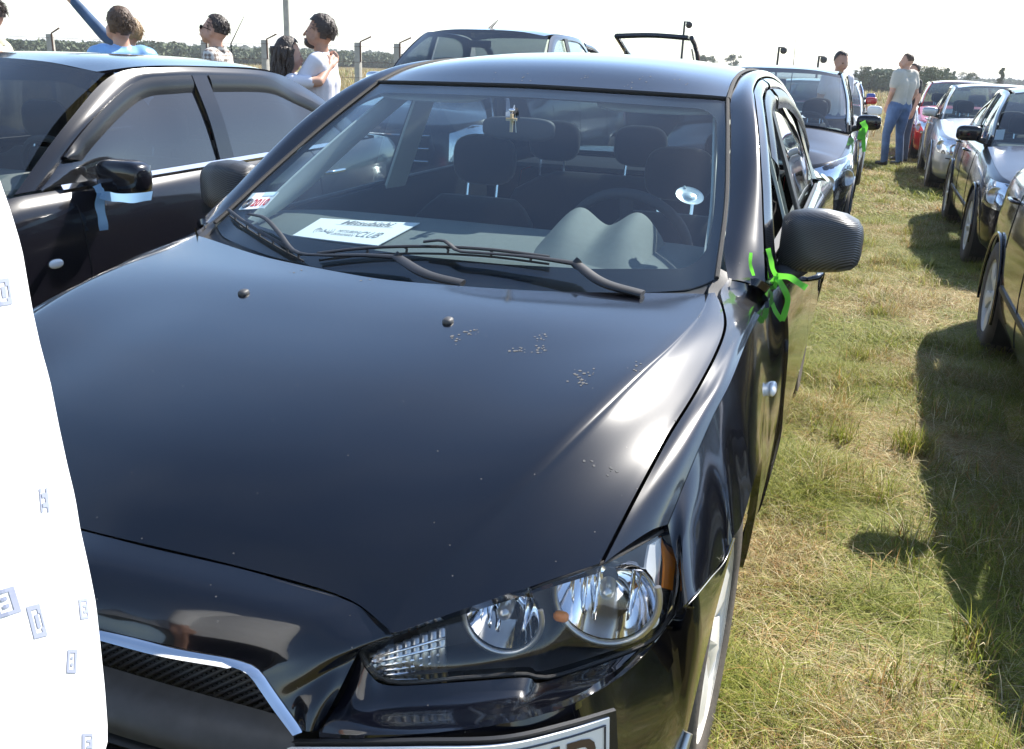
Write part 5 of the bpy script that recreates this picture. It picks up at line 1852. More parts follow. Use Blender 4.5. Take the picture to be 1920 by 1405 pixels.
    for s in (1, -1):
        my = yc + c.get('my', .28)
        mx_, mz_ = Tx(my)
        mz_ += c.get('mdz', 0)
        v, f = superq(((mx_ + .135) * s, my - L / 2, mz_ + .085), (.105, .058, .066), .55, 24, 14)
        mo = mesh_obj('side_mirror', v, f, mm, root)
        tube('mirror_foot', [((mx_ - .01) * s, my - L / 2, mz_ + .02), ((mx_ + .05) * s, my - L / 2, mz_ + .035), ((mx_ + .10) * s, my - L / 2, mz_ + .05)], [.03, .024, .02], M['trim'], mo, seg=8)
        box('mirror_glass', ((mx_ + .135) * s, my - L / 2 + .050, mz_ + .085), (.16, .010, .09), M['chrome'], mo, bev=.003)
        sail = [[(mx_ * s, my - .16 - L / 2, mz_ + .012), ((mx_ - .012) * s, my - .06 - L / 2, mz_ + .09)], [((mx_ + .004) * s, my - .10 - L / 2, mz_ + .004), (mx_ * s, my + .03 - L / 2, mz_ + .012)]]
        panel('mirror_sail', sail, M['trim2'], mo, nu=6, nv=4, thick=.01, centre=(0, 0, .8))
    # interior
    box('floor_pan', (0, 0, .22), (W * .8, L * .86, .03), M['under'], root)
    box('engine_block', (0, wf - L / 2, .48), (W * .55, yc * .75, .30), M['under'], root, bev=.04)
    dz = c['zb'] + .0
    box('dashboard', (0, yc + .26 - L / 2, dz - .06), (W * .80, .50, .16), M['dash'], root, bev=.05)
    if lod:
        for s in (1, -1):
            seat(root, .37 * s, yc + 1.05 - L / 2, .50, top=c['zb'] + .02, zb=.34)
        seat(root, 0, yc + 1.95 - L / 2, W * .70, rests=(-.36, .36), top=c['zb'] + .02, zb=.36)
        Mx = frame_at((.37, yc + .62 - L / 2, dz - .02), (0, .92, .4))
        ring = [Mx @ Vector((math.cos(a) * .18, math.sin(a) * .18, 0)) for a in np.linspace(0, 2 * math.pi, 28, endpoint=False)]
        tube('steering_wheel', ring, .015, M['dash_dark'], root, seg=7, closed=True)
        box('inside_mirror', (0, yt - .10 - L / 2, H - .16), (.22, .03, .065), M['dash_dark'], root, bev=.01)
    for s in (1, -1):
        # wipers at the foot of the screen
        tube('wiper', sft([[(.55 * s * .2 - .28, yc - cb + .02, cz_ + .035), (.55 * s * .2, yc - cb + .03, cz_ + .045), (.55 * s * .2 + .28, yc - cb * .6 + .04, cz_ + .045)]])[0], .009, M['trim'], root, seg=6)
    return root, dict(Tx=Tx, S=S, sh=sh, pl=pl, T=T)

SED = dict(L=4.48, W=1.72, H=1.42, fo=.88, wb=2.60, R=.31, cowl=1.32, wt=1.98, re=3.10, rb=3.72, zn=.70, zb=.93, zt=.99, style='sedan', bow=.14, spokes=7)
# ---- black sedan at the left
c1_ = dict(SED, W=1.74, chrome=True, visor=True, H=1.425, zb=.945, zt=1.0, paintpost=True, handle=M['chrome'], sidestrip=False, my=.38, mdz=-.05, repeater=True, re=3.34, rb=3.92, bpost=2.50)
left_car, _ = build_car('black_sedan', 'black sedan with tinted windows and a pale blue ribbon on its mirror', (-2.53, .32 + 2.24, 0), 0, c1_, M['black2'], tint=True)
# ---- dark pickup behind
PK = dict(L=5.0, W=1.80, H=1.78, fo=.80, wb=3.0, R=.37, cowl=1.45, wt=2.12, re=3.30, rb=3.62, zn=.98, zb=1.18, zt=1.22, style='pickup', bow=.16, rx=.72, chrome=True, mirror=M['chrome'], cp=.12, lamp=(.62, .42, .66, .97), my=.30, wsg='dim_glass')
pick, pk = build_car('pickup_truck', 'dark pickup truck with chrome mirrors behind the two nearest sedans', (-2.56, 5.75 + 2.5, 0), 0, PK, M['charcoal'], cat='pickup')
# load bed with sport bars
for s in (1, -1):
    bed = [[(.84 * s, 3.66 - 2.5, 1.20), (.85 * s, 4.3 - 2.5, 1.20), (.82 * s, 4.90 - 2.5, 1.18)], [(.74 * s, 3.66 - 2.5, 1.205), (.75 * s, 4.3 - 2.5, 1.205), (.72 * s, 4.86 - 2.5, 1.185)]]
    panel('bed_rail', bed, M['charcoal'], pick, nu=12, nv=4, thick=.03, centre=(0, 1.5, .5))
    tube('sport_bar', [(.60 * s, 3.40 - 2.5, 1.66), (.63 * s, 3.8 - 2.5, 1.60), (.70 * s, 4.35 - 2.5, 1.24)], .035, M['charcoal'], pick, seg=10, smooth_n=14)
tube('roof_antenna', [(-.05, 2.35 - 2.5, 1.76), (-.02, 2.52 - 2.5, 1.86)], [.018, .006], M['trim'], pick, seg=8)
# ---- hatchback behind the near sedan
HB = dict(L=3.88, W=1.70, H=1.54, fo=.78, wb=2.50, R=.30, cowl=1.10, wt=1.86, re=3.30, rb=3.66, zn=.76, zb=.98, zt=1.04, style='hatch', bow=.20, rx=.70, cp=.20, lamp=(.50, .78, .50, 1.0), skew=.02, gw=.36, mirror=M['black2'], crown=.07)
hatch, _ = build_car('black_hatchback', 'black hatchback with big clear headlight and green ribbon, right behind the near sedan', (.07, 7.0 + 1.94, 0), 0, HB, M['charcoal'], group=None)
# ---- cars further back in the same line (their mirrors stick out)
build_car('white_sedan', 'white car hidden behind the black hatchback, its white mirror showing', (.10, 12.6 + 2.2, 0), 0, dict(SED, zb=.92), M['white_paint'], lod=0)
build_car('red_sedan', 'red car hidden far behind the black hatchback, its red mirror showing', (.02, 17.8 + 2.2, 0), 0, dict(SED, zb=.95), M['red'], lod=0)
build_car('blue_sedan', 'blue car at the back of the left line, its blue mirror showing', (-.02, 23.2 + 2.2, 0), 0, dict(SED, zb=.95), M['blue_paint'], lod=0)
# ---- right-hand line
build_car('black_sedan', 'dark sedan cut off by the right edge, its rear wheel showing', (1.74 + .87, 1.45 + 2.25, 0), 0, dict(SED, W=1.74, chrome=False, sidestrip=True, spokes=5), M['black2'], tint=True)
build_car('black_sedan', 'black sedan in the right-hand line with blue-tinted headlight and paper on its windshield', (1.86 + .86, 6.95 + 2.24, 0), 0, dict(SED, H=1.44, sidestrip=True, chrome=False, mirror=M['black2'], spokes=8), M['black2'])
build_car('silver_sedan', 'silver sedan in the right-hand line between black and red cars', (1.82 + .86, 13.0 + 2.24, 0), 0, dict(SED, H=1.44, spokes=6, mirror=M['silver']), M['silver'])
build_car('red_estate', 'red car behind the silver sedan in the right-hand line', (1.74 + .86, 18.3 + 2.24, 0), 0, dict(SED, H=1.48, zb=.97, re=3.6, rb=4.0, cp=.10), M['red'])
# ---- far hatchback with its tailgate open
oh, _ = build_car('open_hatchback', 'distant car with its tailgate raised, above the near sedan roof', (-2.10, 15.5, 0), math.pi, dict(HB, H=1.60), M['charcoal'], lod=0)
gate = [[(-.50, 1.38, 1.58), (0, 1.36, 1.60), (.50, 1.38, 1.58)], [(-.54, 1.75, 1.70), (0, 1.74, 1.73), (.54, 1.75, 1.70)], [(-.55, 2.15, 1.84), (0, 2.15, 1.87), (.55, 2.15, 1.84)], [(-.52, 2.50, 1.93), (0, 2.52, 1.95), (.52, 2.50, 1.93)]]
gate.insert(3, [(-.545, 2.38, 1.90), (0, 2.39, 1.925), (.545, 2.38, 1.90)])
tgl = panel('tailgate', gate[3:], M['charcoal'], oh, nu=16, nv=4, thick=.04, centre=(0, 2, 1))
for s in (1, -1):
    tube('tailgate_frame', [(.50 * s, 1.38, 1.58), (.54 * s, 1.75, 1.70), (.55 * s, 2.15, 1.84), (.545 * s, 2.38, 1.90)], .035, M['charcoal'], tgl, seg=8)
    tube('gas_strut', [(.56 * s, 1.62, 1.30), (.50 * s, 2.02, 1.76)], .012, M['satin'], tgl, seg=6)
panel('tailgate_glass', gate[:4], M['lens'], tgl, nu=12, nv=8, thick=0, centre=(0, 2, 1))
# ================================================================ people
def capsule(p0, r0, p1, r1, seg=14, rings=5):
    a, b = Vector(p0), Vector(p1)
    d = b - a
    L = d.length
    z = d.normalized() if L > 1e-6 else Vector((0, 0, 1))
    Mx = frame_at((0, 0, 0), z, (1, 0, 0) if abs(z.x) < .9 else (0, 1, 0))
    prof = []
    for k in range(rings + 1):
        t = -math.pi / 2 + math.pi / 2 * k / rings
        prof.append((max(r0 * math.cos(t), 1e-4), r0 * math.sin(t), 0))
    for k in range(rings + 1):
        t = math.pi / 2 * k / rings
        prof.append((max(r1 * math.cos(t), 1e-4), r1 * math.sin(t), 1))
    V, F = [], []
    for (r, h, e) in prof:
        c = a if e == 0 else b
        for k in range(seg):
            th = 2 * math.pi * k / seg
            V.append(c + Mx.to_3x3() @ Vector((r * math.cos(th), r * math.sin(th), h)))
    n = len(prof)
    for i in range(n - 1):
        for k in range(seg):
            F.append((i * seg + k, i * seg + (k + 1) % seg, (i + 1) * seg + (k + 1) % seg, (i + 1) * seg + k))
    F.append(tuple(range(seg))[::-1])
    F.append(tuple((n - 1) * seg + k for k in range(seg)))
    return V, F
def blend_mesh(caps, voxel, extra=()):
    """one continuous skin grown over overlapping tapered limbs"""
    V, F = join([capsule(*c[:4]) for c in caps] + list(extra))
    me = bpy.data.meshes.new('tmp')
    me.from_pydata([tuple(v) for v in V], [], F)
    o = bpy.data.objects.new('tmp', me)
    md = o.modifiers.new('r', 'REMESH')
    md.mode = 'VOXEL'
    md.voxel_size = voxel
    sm = o.modifiers.new('s', 'SMOOTH')
    sm.factor = .5
    sm.iterations = 4
    m2 = eval_mesh(o)
    v = np.zeros(len(m2.vertices) * 3)
    m2.vertices.foreach_get('co', v)
    f = [tuple(p.vertices) for p in m2.polygons]
    bpy.data.objects.remove(o)
    bpy.data.meshes.remove(m2)
    return v.reshape(-1, 3), f
def cap_dist(pts, c):
    a, b = np.array(c[0], float), np.array(c[2], float)
    d = b - a
    L2 = max(d @ d, 1e-9)
    t = np.clip(((pts - a) @ d) / L2, 0, 1)
    r = c[1] + (c[3] - c[1]) * t
    return np.linalg.norm(pts - a - t[:, None] * d, axis=1) - r
M['skin'] = mat('skin', (0.52, 0.29, 0.20), 0.5, var=.08, scale=30)
M['skin2'] = mat('skin_tanned', (0.42, 0.22, 0.14), 0.5, var=.08, scale=30)
M['hair_brown'] = mat('brown_hair', (0.085, 0.045, 0.022), 0.5, bump=.9, bscale=90)
M['hair_dark'] = mat('dark_hair', (0.045, 0.028, 0.020), 0.45, bump=.9, bscale=90)
M['hair_fair'] = mat('fair_hair', (0.30, 0.19, 0.09), 0.5, bump=.7, bscale=90)
M['eye'] = mat('eye_dark', (.03, .02, .015), .2)
M['lips'] = mat('lips', (0.36, 0.13, 0.11), .5)
def cloth(name, col, var=.12, pattern=None):
    m = mat(name, col, .9, var=var, scale=7, sheen=.15, bump=.6, bscale=9)
    return m
M['denim_jacket'] = cloth('denim_jacket', (.055, .10, .18), .3)
M['blue_satin'] = mat('shiny_blue_jacket', (.22, .42, .72), .35, var=.15, scale=6, bump=.5, bscale=8)
def plaid():
    m, nt, b = new_mat('plaid_shirt')
    b.inputs['Roughness'].default_value = .9
    tc = nt.nodes.new('ShaderNodeTexCoord')
    fs = []
    for d in ('X', 'Y', 'Z'):
        w = nt.nodes.new('ShaderNodeTexWave')
        w.bands_direction = d
        w.inputs['Scale'].default_value = 9.0
        w.inputs['Distortion'].default_value = .6
        nt.links.new(tc.outputs['Object'], w.inputs['Vector'])
        fs.append(w.outputs['Fac'])
    a = nt.nodes.new('ShaderNodeMath'); a.operation = 'ADD'
    nt.links.new(fs[0], a.inputs[0]); nt.links.new(fs[2], a.inputs[1])
    a2 = nt.nodes.new('ShaderNodeMath'); a2.operation = 'ADD'
    nt.links.new(a.outputs[0], a2.inputs[0]); nt.links.new(fs[1], a2.inputs[1])
    r = nt.nodes.new('ShaderNodeMapRange'); r.inputs['From Max'].default_value = 3.0
    nt.links.new(a2.outputs[0], r.inputs['Value'])
    cr_ = nt.nodes.new('ShaderNodeValToRGB')
    cr_.color_ramp.elements[0].position = .3
    cr_.color_ramp.elements[0].color = (.22, .17, .14, 1)
    cr_.color_ramp.elements[1].position = .6
    cr_.color_ramp.elements[1].color = (.62, .58, .52, 1)
    nt.links.new(r.outputs[0], cr_.inputs[0])
    nt.links.new(cr_.outputs[0], b.inputs['Base Color'])
    return m
M['plaid'] = plaid()
M['white_tee'] = cloth('white_tee', (.72, .70, .76), .04)
M['beige'] = cloth('beige_jacket', (.60, .55, .40), .08)
M['khaki'] = cloth('grey_green_shirt', (.50, .47, .40), .08)
M['jeans'] = cloth('blue_jeans', (.10, .17, .32), .3)
M['darkjeans'] = cloth('dark_jeans', (.035, .05, .09), .3)
M['dark_cloth'] = cloth('dark_cloth', (.03, .03, .035), .2)
M['shoe'] = mat('shoe', (.03, .028, .026), .6)
def person(label, loc, rz, h=1.75, pose=None, top='white_tee', legs='jeans', hair='hair_dark', hairstyle='short', sleeve='short', skin='skin', tilt=0.0, turn=0.0, voxel=.012, group=None, build=1.0, glasses=False, woman=False, beard=False):
    """facing -y at rz=0; pose may override joints (in metres for a 1.75 m figure)"""
    k = h / 1.75
    b = build
    J = dict(pel=(0, 0, .95), wai=(0, 0, 1.08), che=(0, .01, 1.28), nek=(0, .015, 1.46), hed=(0, -.005, 1.60),
             shl=(.175, .015, 1.415), shr=(-.175, .015, 1.415), ell=(.225, .03, 1.14), elr=(-.225, .03, 1.14), wrl=(.235, -.04, .90), wrr=(-.235, -.04, .90),
             hil=(.09, 0, .92), hir=(-.09, 0, .92), knl=(.105, -.01, .50), knr=(-.105, -.01, .50), anl=(.11, .02, .09), anr=(-.11, .02, .09))
    if pose:
        J.update(pose)
    J = {a: np.array(v, float) * k for a, v in J.items()}
    S_, K_, T_, O_ = 'shirt', 'skin', 'leg', 'shoe'
    caps = []
    def cap(a, ra, c, rc, lab):
        caps.append((tuple(a), ra * k, tuple(c), rc * k, lab))
    e = np.array((1, 0, 0)) * k
    pel, wai, che, nek, hed = J['pel'], J['wai'], J['che'], J['nek'], J['hed']
    cap(pel - e * .075, .105 * b, pel + e * .075, .105 * b, T_)
    cap(pel - e * .06 + np.array((0, 0, .04 * k)), .108 * b, wai - e * .06, .100 * b, S_)
    cap(pel + e * .06 + np.array((0, 0, .04 * k)), .108 * b, wai + e * .06, .100 * b, S_)
    cap(wai - e * .06, .104 * b, che - e * .085, .112 * b, S_)
    cap(wai + e * .06, .104 * b, che + e * .085, .112 * b, S_)
    up = (J['shl'] + J['shr']) / 2
    cap(che - e * .07, .11 * b, J['shr'] * .75 + up * .25, .075 * b, S_)
    cap(che + e * .07, .11 * b, J['shl'] * .75 + up * .25, .075 * b, S_)
    cap(J['shr'], .066 * b, J['shl'], .066 * b, S_)
    cap(up + np.array((0, 0, .01)), .066, nek, .056, S_)
    cap(nek - np.array((0, 0, .03)), .054, nek * .5 + hed * .5, .054, K_)
    for q in 'lr':
        sh_, el, wr = J['sh' + q], J['el' + q], J['wr' + q]
        lab1 = S_
        mid = sh_ * .42 + el * .58
        if sleeve == 'short':
            cap(sh_, .064 * b, mid, .060 * b, S_)
            cap(mid, .046, el, .041, K_)
            cap(el, .041, wr, .028, K_)
        else:
            cap(sh_, .064 * b, el, .050 * b, S_)
            cap(el, .050 * b, wr * .92 + el * .08, .040, S_)
            cap(wr * .9 + el * .1, .028, wr, .027, K_)
        # hand: palm and five bent fingers
        d = (wr - el) / max(np.linalg.norm(wr - el), 1e-6)
        sx = np.array((1.0, 0, 0)) if abs(d[0]) < .8 else np.array((0, 1.0, 0))
        sx = sx - d * (sx @ d)
        sx /= np.linalg.norm(sx)
        nn = np.cross(d, sx)
        side = 1 if q == 'l' else -1
        palm_e = wr + d * .085 * k
        cap(wr + nn * .018 * k, .021, palm_e + nn * .026 * k, .016, K_)
        cap(wr - nn * .018 * k, .021, palm_e - nn * .026 * k, .016, K_)
        inw = -sx * side
        for i, fl in enumerate((.070, .080, .074, .058)):
            f0 = palm_e + nn * (.033 - .022 * i) * k
            f1 = f0 + (d * .8 + inw * .25) * fl * .55 * k
            f2 = f1 + (d * .5 + inw * .7) * fl * .5 * k
            cap(f0, .0095, f1, .009, K_)
            cap(f1, .009, f2, .008, K_)
        t0 = wr + d * .03 * k + nn * .03 * k
        t1 = t0 + (d * .5 + nn * .7 + inw * .3) * .045 * k
        t2 = t1 + (d * .9 + inw * .3) * .032 * k
        cap(t0, .012, t1, .011, K_)
        cap(t1, .011, t2, .009, K_)
        hi, kn, an = J['hi' + q], J['kn' + q], J['an' + q]
        cap(hi, .098 * b, kn, .066, T_)
        cap(kn, .066, an, .058, T_)
        cap(an + np.array((0, .03, -.045)) * k, .040, an + np.array((0, -.15, -.055)) * k, .034, O_)
        cap(an, .045, an + np.array((0, 0, -.04)) * k, .042, O_)
    # head, in its own frame
    HM = Matrix.Translation(Vector(hed)) @ Matrix.Rotation(turn, 4, 'Z') @ Matrix.Rotation(tilt, 4, 'X')
    def hp(x, y, z):
        return tuple(HM @ Vector((x * k, y * k, z * k)))
    heads = []
    v, f = superq((0, 0, 0), (.074 * k, .094 * k, .100 * k), .95, 28, 18)
    heads.append(([HM @ (Vector(q) + Vector((0, .010 * k, .035 * k))) for q in v], f))
    hc = []
    def hcap(a, ra, c, rc):
        hc.append((hp(*a), ra * k, hp(*c), rc * k, K_))
    hcap((-.030, -.030, -.035), .046, (.030, -.030, -.035), .046)
    hcap((0, -.050, -.070), .030, (0, -.060, -.078), .024)          # chin
    hcap((-.035, -.076, .030), .014, (.035, -.076, .030), .014)      # brow
    hcap((0, -.092, .018), .011, (0, -.112, -.018), .014)            # nose
    hcap((-.016, -.092, -.048), .013, (.016, -.092, -.048), .013)    # mouth
    for sx in (1, -1):
        hcap((.078 * sx, .012, .018), .014, (.078 * sx, .010, -.016), .011)   # ears
        hcap((.042 * sx, -.066, -.012), .024, (.046 * sx, -.055, -.015), .024)
    caps += hc
    hv = [(tuple(hp(0, .01, -.0)), .09 * k, tuple(hp(0, .01, .06)), .09 * k, K_)]
    v, f = blend_mesh(caps, voxel, heads)
    allc = caps + hv
    # feet to the ground
    v[:, 2] -= v[:, 2].min()
    fc = v[np.array(f)].mean(1)
    D = np.stack([cap_dist(fc, c) for c in allc], 1)
    labs = [c[4] for c in allc]
    best = D.argmin(1)
    order = {S_: 0, K_: 1, T_: 2, O_: 3}
    idx = np.array([order[labs[i]] for i in best], np.int32)
    root = mesh_obj('person', v, f, [M[top], M[skin], M[legs], M['shoe']])
    root.data.polygons.foreach_set('material_index', idx)
    root.location = loc
    root.rotation_euler = (0, 0, rz)
    tag(root, label, 'person', group)
    # eyes and mouth
    for sx in (1, -1):
        vv, ff = superq(hp(.031 * sx, -.0835, .008), (.011 * k, .007 * k, .007 * k), 1, 12, 8)
        mesh_obj('eye', vv, ff, M['eye'], root)
    vv, ff = superq(hp(0, -.103, -.050), (.021 * k, .006 * k, .006 * k), 1, 14, 8)
    mesh_obj('mouth', vv, ff, M['lips'], root)
    # hair: rough cap
    rr = random.Random(int(abs(loc[0] * 100)) + 3)
    def hair_cap(grow, low, front, nz, m):
        V, F = [], []
        nu, nv = 36, 20
        keep = {}
        for i in range(nv):
            ph = -.75 + (math.pi / 2 + .75) * i / (nv - 1)
            for j in range(nu):
                th = 2 * math.pi * j / nu
                d = Vector((math.cos(ph) * math.cos(th), math.cos(ph) * math.sin(th), math.sin(ph)))
                n = noise.noise(d * 4.0 + Vector((loc[0], loc[1], 0))) * nz * .8 + noise.noise(Vector((d.x * 16, d.y * 16, d.z * 5))) * nz * .6
                q = Vector((d.x * (.074 + grow), d.y * (.094 + grow) + .012, d.z * (.100 + grow) + .037)) * (1 + n)
                V.append(HM @ (q * k))
                fr = -d.y            # 1 = face side
                lim = low + (front - low) * max(0, min(1, (fr + .15) / .55))
                keep[len(V) - 1] = d.z > lim + noise.noise(d * 9) * .06
        for i in range(nv - 1):
            for j in range(nu):
                q = (i * nu + j, i * nu + (j + 1) % nu, (i + 1) * nu + (j + 1) % nu, (i + 1) * nu + j)
                if all(keep[t] for t in q):
                    F.append(q)
        used = sorted({t for q in F for t in q})
        mp = {t: i for i, t in enumerate(used)}
        return mesh_obj('hair', [tuple(V[t]) for t in used], [tuple(mp[t] for t in q) for q in F], m, root)
    if hairstyle == 'short':
        hr = hair_cap(.009, -.30, .55, .04, M[hair])
    elif hairstyle == 'thick':
        hr = hair_cap(.017, -.50, .42, .05, M[hair])
    elif hairstyle == 'crop':
        hr = hair_cap(.005, -.20, .60, .02, M[hair])
    else:
        hr = hair_cap(.016, -.35, .55, .05, M[hair])
        parts = []
        for i in range(46):
            a = math.radians(rr.uniform(-10, 190))
            r = .085
            p0 = Vector((math.cos(a) * r, math.sin(a) * r * 1.15 + .012, .06))
            ln = rr.uniform(.24, .38)
            pts = []
            for t in np.linspace(0, 1, 7):
                pts.append(hp(p0.x * (1 + .18 * t) + rr.gauss(0, .008), p0.y * (1 + .10 * t) + rr.gauss(0, .008) + .02 * t, p0.z - ln * t))
            parts.append(tube_mesh(cr1(pts, 12), list(np.linspace(.020, .006, 12)), 6))
        V, F = join(parts)
        lh = mesh_obj('long_locks', V, F, M[hair], hr)
        lh['kind'] = 'stuff'
    # tufts of hair standing out so that the outline is not smooth
    if hairstyle in ('short', 'thick') and voxel < .014:
        parts = []
        for i in range(320):
            d = Vector((rr.gauss(0, 1), rr.gauss(.35, 1), abs(rr.gauss(.2, 1)))).normalized()
            if -d.y > .55 and d.z < .6:
                continue
            g_ = .009 if hairstyle == 'short' else .014
            q = Vector((d.x * (.074 + g_), d.y * (.094 + g_) + .012, d.z * (.100 + g_) + .037))
            e2 = q + d * rr.uniform(.0, .005) + Vector((rr.gauss(0, .008), rr.gauss(.012, .010), rr.gauss(-.022, .010)))
            parts.append(tube_mesh([hp(*q), hp(*((q + e2) / 2 + Vector((0, 0, .003)))), hp(*e2)], [.0028 * k, .0022 * k, .0006 * k], 4))
        V, F = join(parts)
        tf = mesh_obj('hair_tufts', V, F, M[hair], hr)
        tf['kind'] = 'stuff'
    if beard:
        vv, ff = superq((0, 0, 0), (.052 * k, .060 * k, .040 * k), .9, 18, 12)
        mesh_obj('beard', [HM @ (Vector(q) + Vector((0, -.044 * k, -.066 * k))) for q in vv], ff, M[hair], root)
    if glasses:
        for sx in (1, -1):
            vv, ff = superq((0, 0, 0), (.026 * k, .006 * k, .018 * k), .7, 16, 8)
            gl_ = mesh_obj('sunglass_lens', [HM @ (Vector(q) + Vector((.033 * sx * k, -.098 * k, .010 * k))) for q in vv], ff, M['frit'], root)
            tube('temple_arm', [hp(.058 * sx, -.092, .016), hp(.080 * sx, -.03, .016), hp(.082 * sx, .01, .012)], .003, M['frit'], root, seg=5)
    # shirt collar
    if top in ('plaid', 'khaki', 'denim_jacket', 'beige'):
        ring = [tuple(nek + np.array((math.cos(a) * .068, math.sin(a) * .068, .012 - .02 * max(0, -math.sin(a)))) * k) for a in np.linspace(0, 2 * math.pi, 18, endpoint=False)]
        tube('collar', ring, .014 * k, M[top], root, seg=6, closed=True, flat=(.7, 1.6))
    return root
# ================================================================ people in the picture
def put(px, py, d):
    p = P(px, py, d=d)
    return p
# left group, beyond the left sedan, watching something in the sky
p = P(225, 60, d=7.3)
person('boy with thick brown hair in shiny blue jacket, behind the left roof', (p[0], p[1], 0), math.radians(-112), 1.73, top='blue_satin', hair='hair_brown', hairstyle='thick', sleeve='long', tilt=math.radians(-14), voxel=.011, build=1.2)
p = P(238, 60, d=8.3)
person('fair-haired person mostly hidden behind the boy in the blue jacket, denim arm raised', (p[0], p[1], 0), math.radians(-70), 1.70,
       pose=dict(elr=(-.20, -.27, 1.60), wrr=(-.20, -.50, 1.86), ell=(.22, .02, 1.15)), top='denim_jacket', hair='hair_fair', hairstyle='thick', sleeve='long', tilt=math.radians(-10), voxel=.012)
p = P(402, 60, d=8.4)
person('man in sunglasses and a pale checked shirt looking up to the left', (p[0], p[1], 0), math.radians(-72), 1.76, top='plaid', hair='hair_dark', hairstyle='short', sleeve='short', tilt=math.radians(-16), glasses=True, voxel=.011)
p = P(600, 70, d=7.35)
cm = person('man in a white t-shirt with dark curly hair, a woman hanging on his neck', (p[0], p[1], 0), math.radians(-75), 1.75,
       pose=dict(ell=(.20, -.16, 1.17), wrl=(.10, -.36, 1.10), elr=(-.22, -.15, 1.17), wrr=(-.10, -.36, 1.08)), top='white_tee', hair='hair_dark', hairstyle='thick', sleeve='short', tilt=math.radians(-10), beard=True, skin='skin2', voxel=.010, build=1.0)
p2 = P(540, 90, d=7.25)
person('woman with long dark wavy hair hugging the man in the white t-shirt', (p2[0], p2[1], 0), math.radians(140), 1.58,
       pose=dict(ell=(.20, -.20, 1.44), wrl=(.08, -.33, 1.57), elr=(-.20, -.18, 1.42), wrr=(-.08, -.32, 1.55)), top='white_tee', hair='hair_dark', hairstyle='long', sleeve='short', tilt=math.radians(4), voxel=.011, build=.88)
p = P(-22, 70, d=6.6)
person('person in a beige jacket cut off by the left edge of the picture', (p[0], p[1], 0), math.radians(-55), 1.74, top='beige', hair='hair_dark', hairstyle='short', sleeve='long', voxel=.013, build=1.15)
# right-hand man
p = P(1672, 292, d=17.8)
person('man in grey-green short-sleeved shirt and blue jeans, hand in pocket, standing in the aisle', (p[0], p[1], .03), math.radians(-135), 1.86,
       pose=dict(ell=(.25, .03, 1.15), wrl=(.19, -.08, .93), elr=(-.24, .06, 1.15), wrr=(-.18, -.06, .93), knl=(.15, -.04, .50), anl=(.17, .02, .09), knr=(-.10, 0, .50), anr=(-.12, .06, .09)),
       top='khaki', hair='hair_brown', hairstyle='crop', sleeve='short', voxel=.013, build=1.25, turn=math.radians(35))
p = P(1690, 280, d=18.9)
person('person in dark jeans hidden behind the man in the grey-green shirt', (p[0], p[1], .03), math.radians(-60), 1.72, top='dark_cloth', legs='darkjeans', hair='hair_dark', hairstyle='short', sleeve='short', voxel=.016)
p = P(1577, 110, d=13.2)
person('dark-haired man whose head shows over the black hatchback roof', (p[0], p[1], 0), math.radians(40), 1.78, top='white_tee', hair='hair_dark', hairstyle='short', sleeve='short', tilt=math.radians(12), voxel=.014)
for (px, d) in ((1292, 22), (1327, 24), (1015, 16)):
    pass
# the person standing close by at the lower left, in a printed white top
def near_person():
    # seen edge (pixel) -> place, all on the same upright side of the body
    edge = [(-60, 180), (-28, 290), (0, 370), (22, 432), (45, 510), (66, 640), (82, 715), (101, 785), (119, 880), (136, 960), (151, 1022), (162, 1090), (181, 1170), (196, 1240), (206, 1320), (216, 1405), (222, 1480)]
    d0 = .78
    r = ray(100, 780)
    hd = np.array((r[0], r[1])) / math.hypot(r[0], r[1])
    perp = np.array((-hd[1], hd[0]))           # to the left of the line of sight
    pts = [np.array(P(a, b, d=d0)) for (a, b) in edge]
    root = empty('person', (0, 0, 0))
    return pts, hd, perp
pts, hd, perp = near_person()
feet = pts[-4][:2] + perp * .30 + hd * .10
# figure: white long top, only its edge is in the frame
rz_n = math.atan2(-(CAM_POS[0] - feet[0]), CAM_POS[1] - feet[1]) + math.pi + math.radians(55)
for o in [o for o in bpy.data.objects if o.name.startswith('person') and o.type == 'EMPTY']:
    bpy.data.objects.remove(o)
M['white_cloth'] = mat('white_printed_fabric', (.80, .80, .80), .9, bump=.25, bscale=40)
M['print_blue'] = mat('blue_fabric_print', (.30, .33, .44), .9)
np_ = person('person at lower left in a white top with blue square prints', (feet[0], feet[1], 0), rz_n, 1.66, top='white_cloth', legs='darkjeans', hair='hair_dark', hairstyle='long', sleeve='long', voxel=.013, build=1.05)
# loose fabric: closed garment whose outline follows the edge seen in the picture
nz_ = 48
prof = []
E = np.array(pts)
zs = E[::-1, 2]
zz = np.linspace(zs[0], min(zs[-1], 1.44), nz_)
ex = np.stack([np.interp(zz, zs, E[::-1, k]) for k in (0, 1)], 1)
V, F = [], []
N = 48
cen = feet
for i, z in enumerate(zz):
    rad = (ex[i] - cen) @ (-perp)
    for k in range(N):
        a = 2 * math.pi * k / N
        fold = 1 + .018 * math.sin(a * 5 + z * 7) + .012 * math.sin(a * 9 - z * 11) + .01 * noise.noise(Vector((math.cos(a) * 3, math.sin(a) * 3, z * 6)))
        fold = 1 + (fold - 1) * (1 - max(0, math.cos(a)) ** 6 * .8)
        q = cen + (-perp) * math.cos(a) * rad * fold + hd * math.sin(a) * rad * .72 * fold
        V.append((q[0], q[1], z))
for i in range(nz_ - 1):
    for k in range(N):
        F.append((i * N + k, i * N + (k + 1) % N, (i + 1) * N + (k + 1) % N, (i + 1) * N + k))
F.append(tuple((nz_ - 1) * N + k for k in range(N)))
gar = mesh_obj('loose_top', V, F, M['white_cloth'])
gar.parent = np_
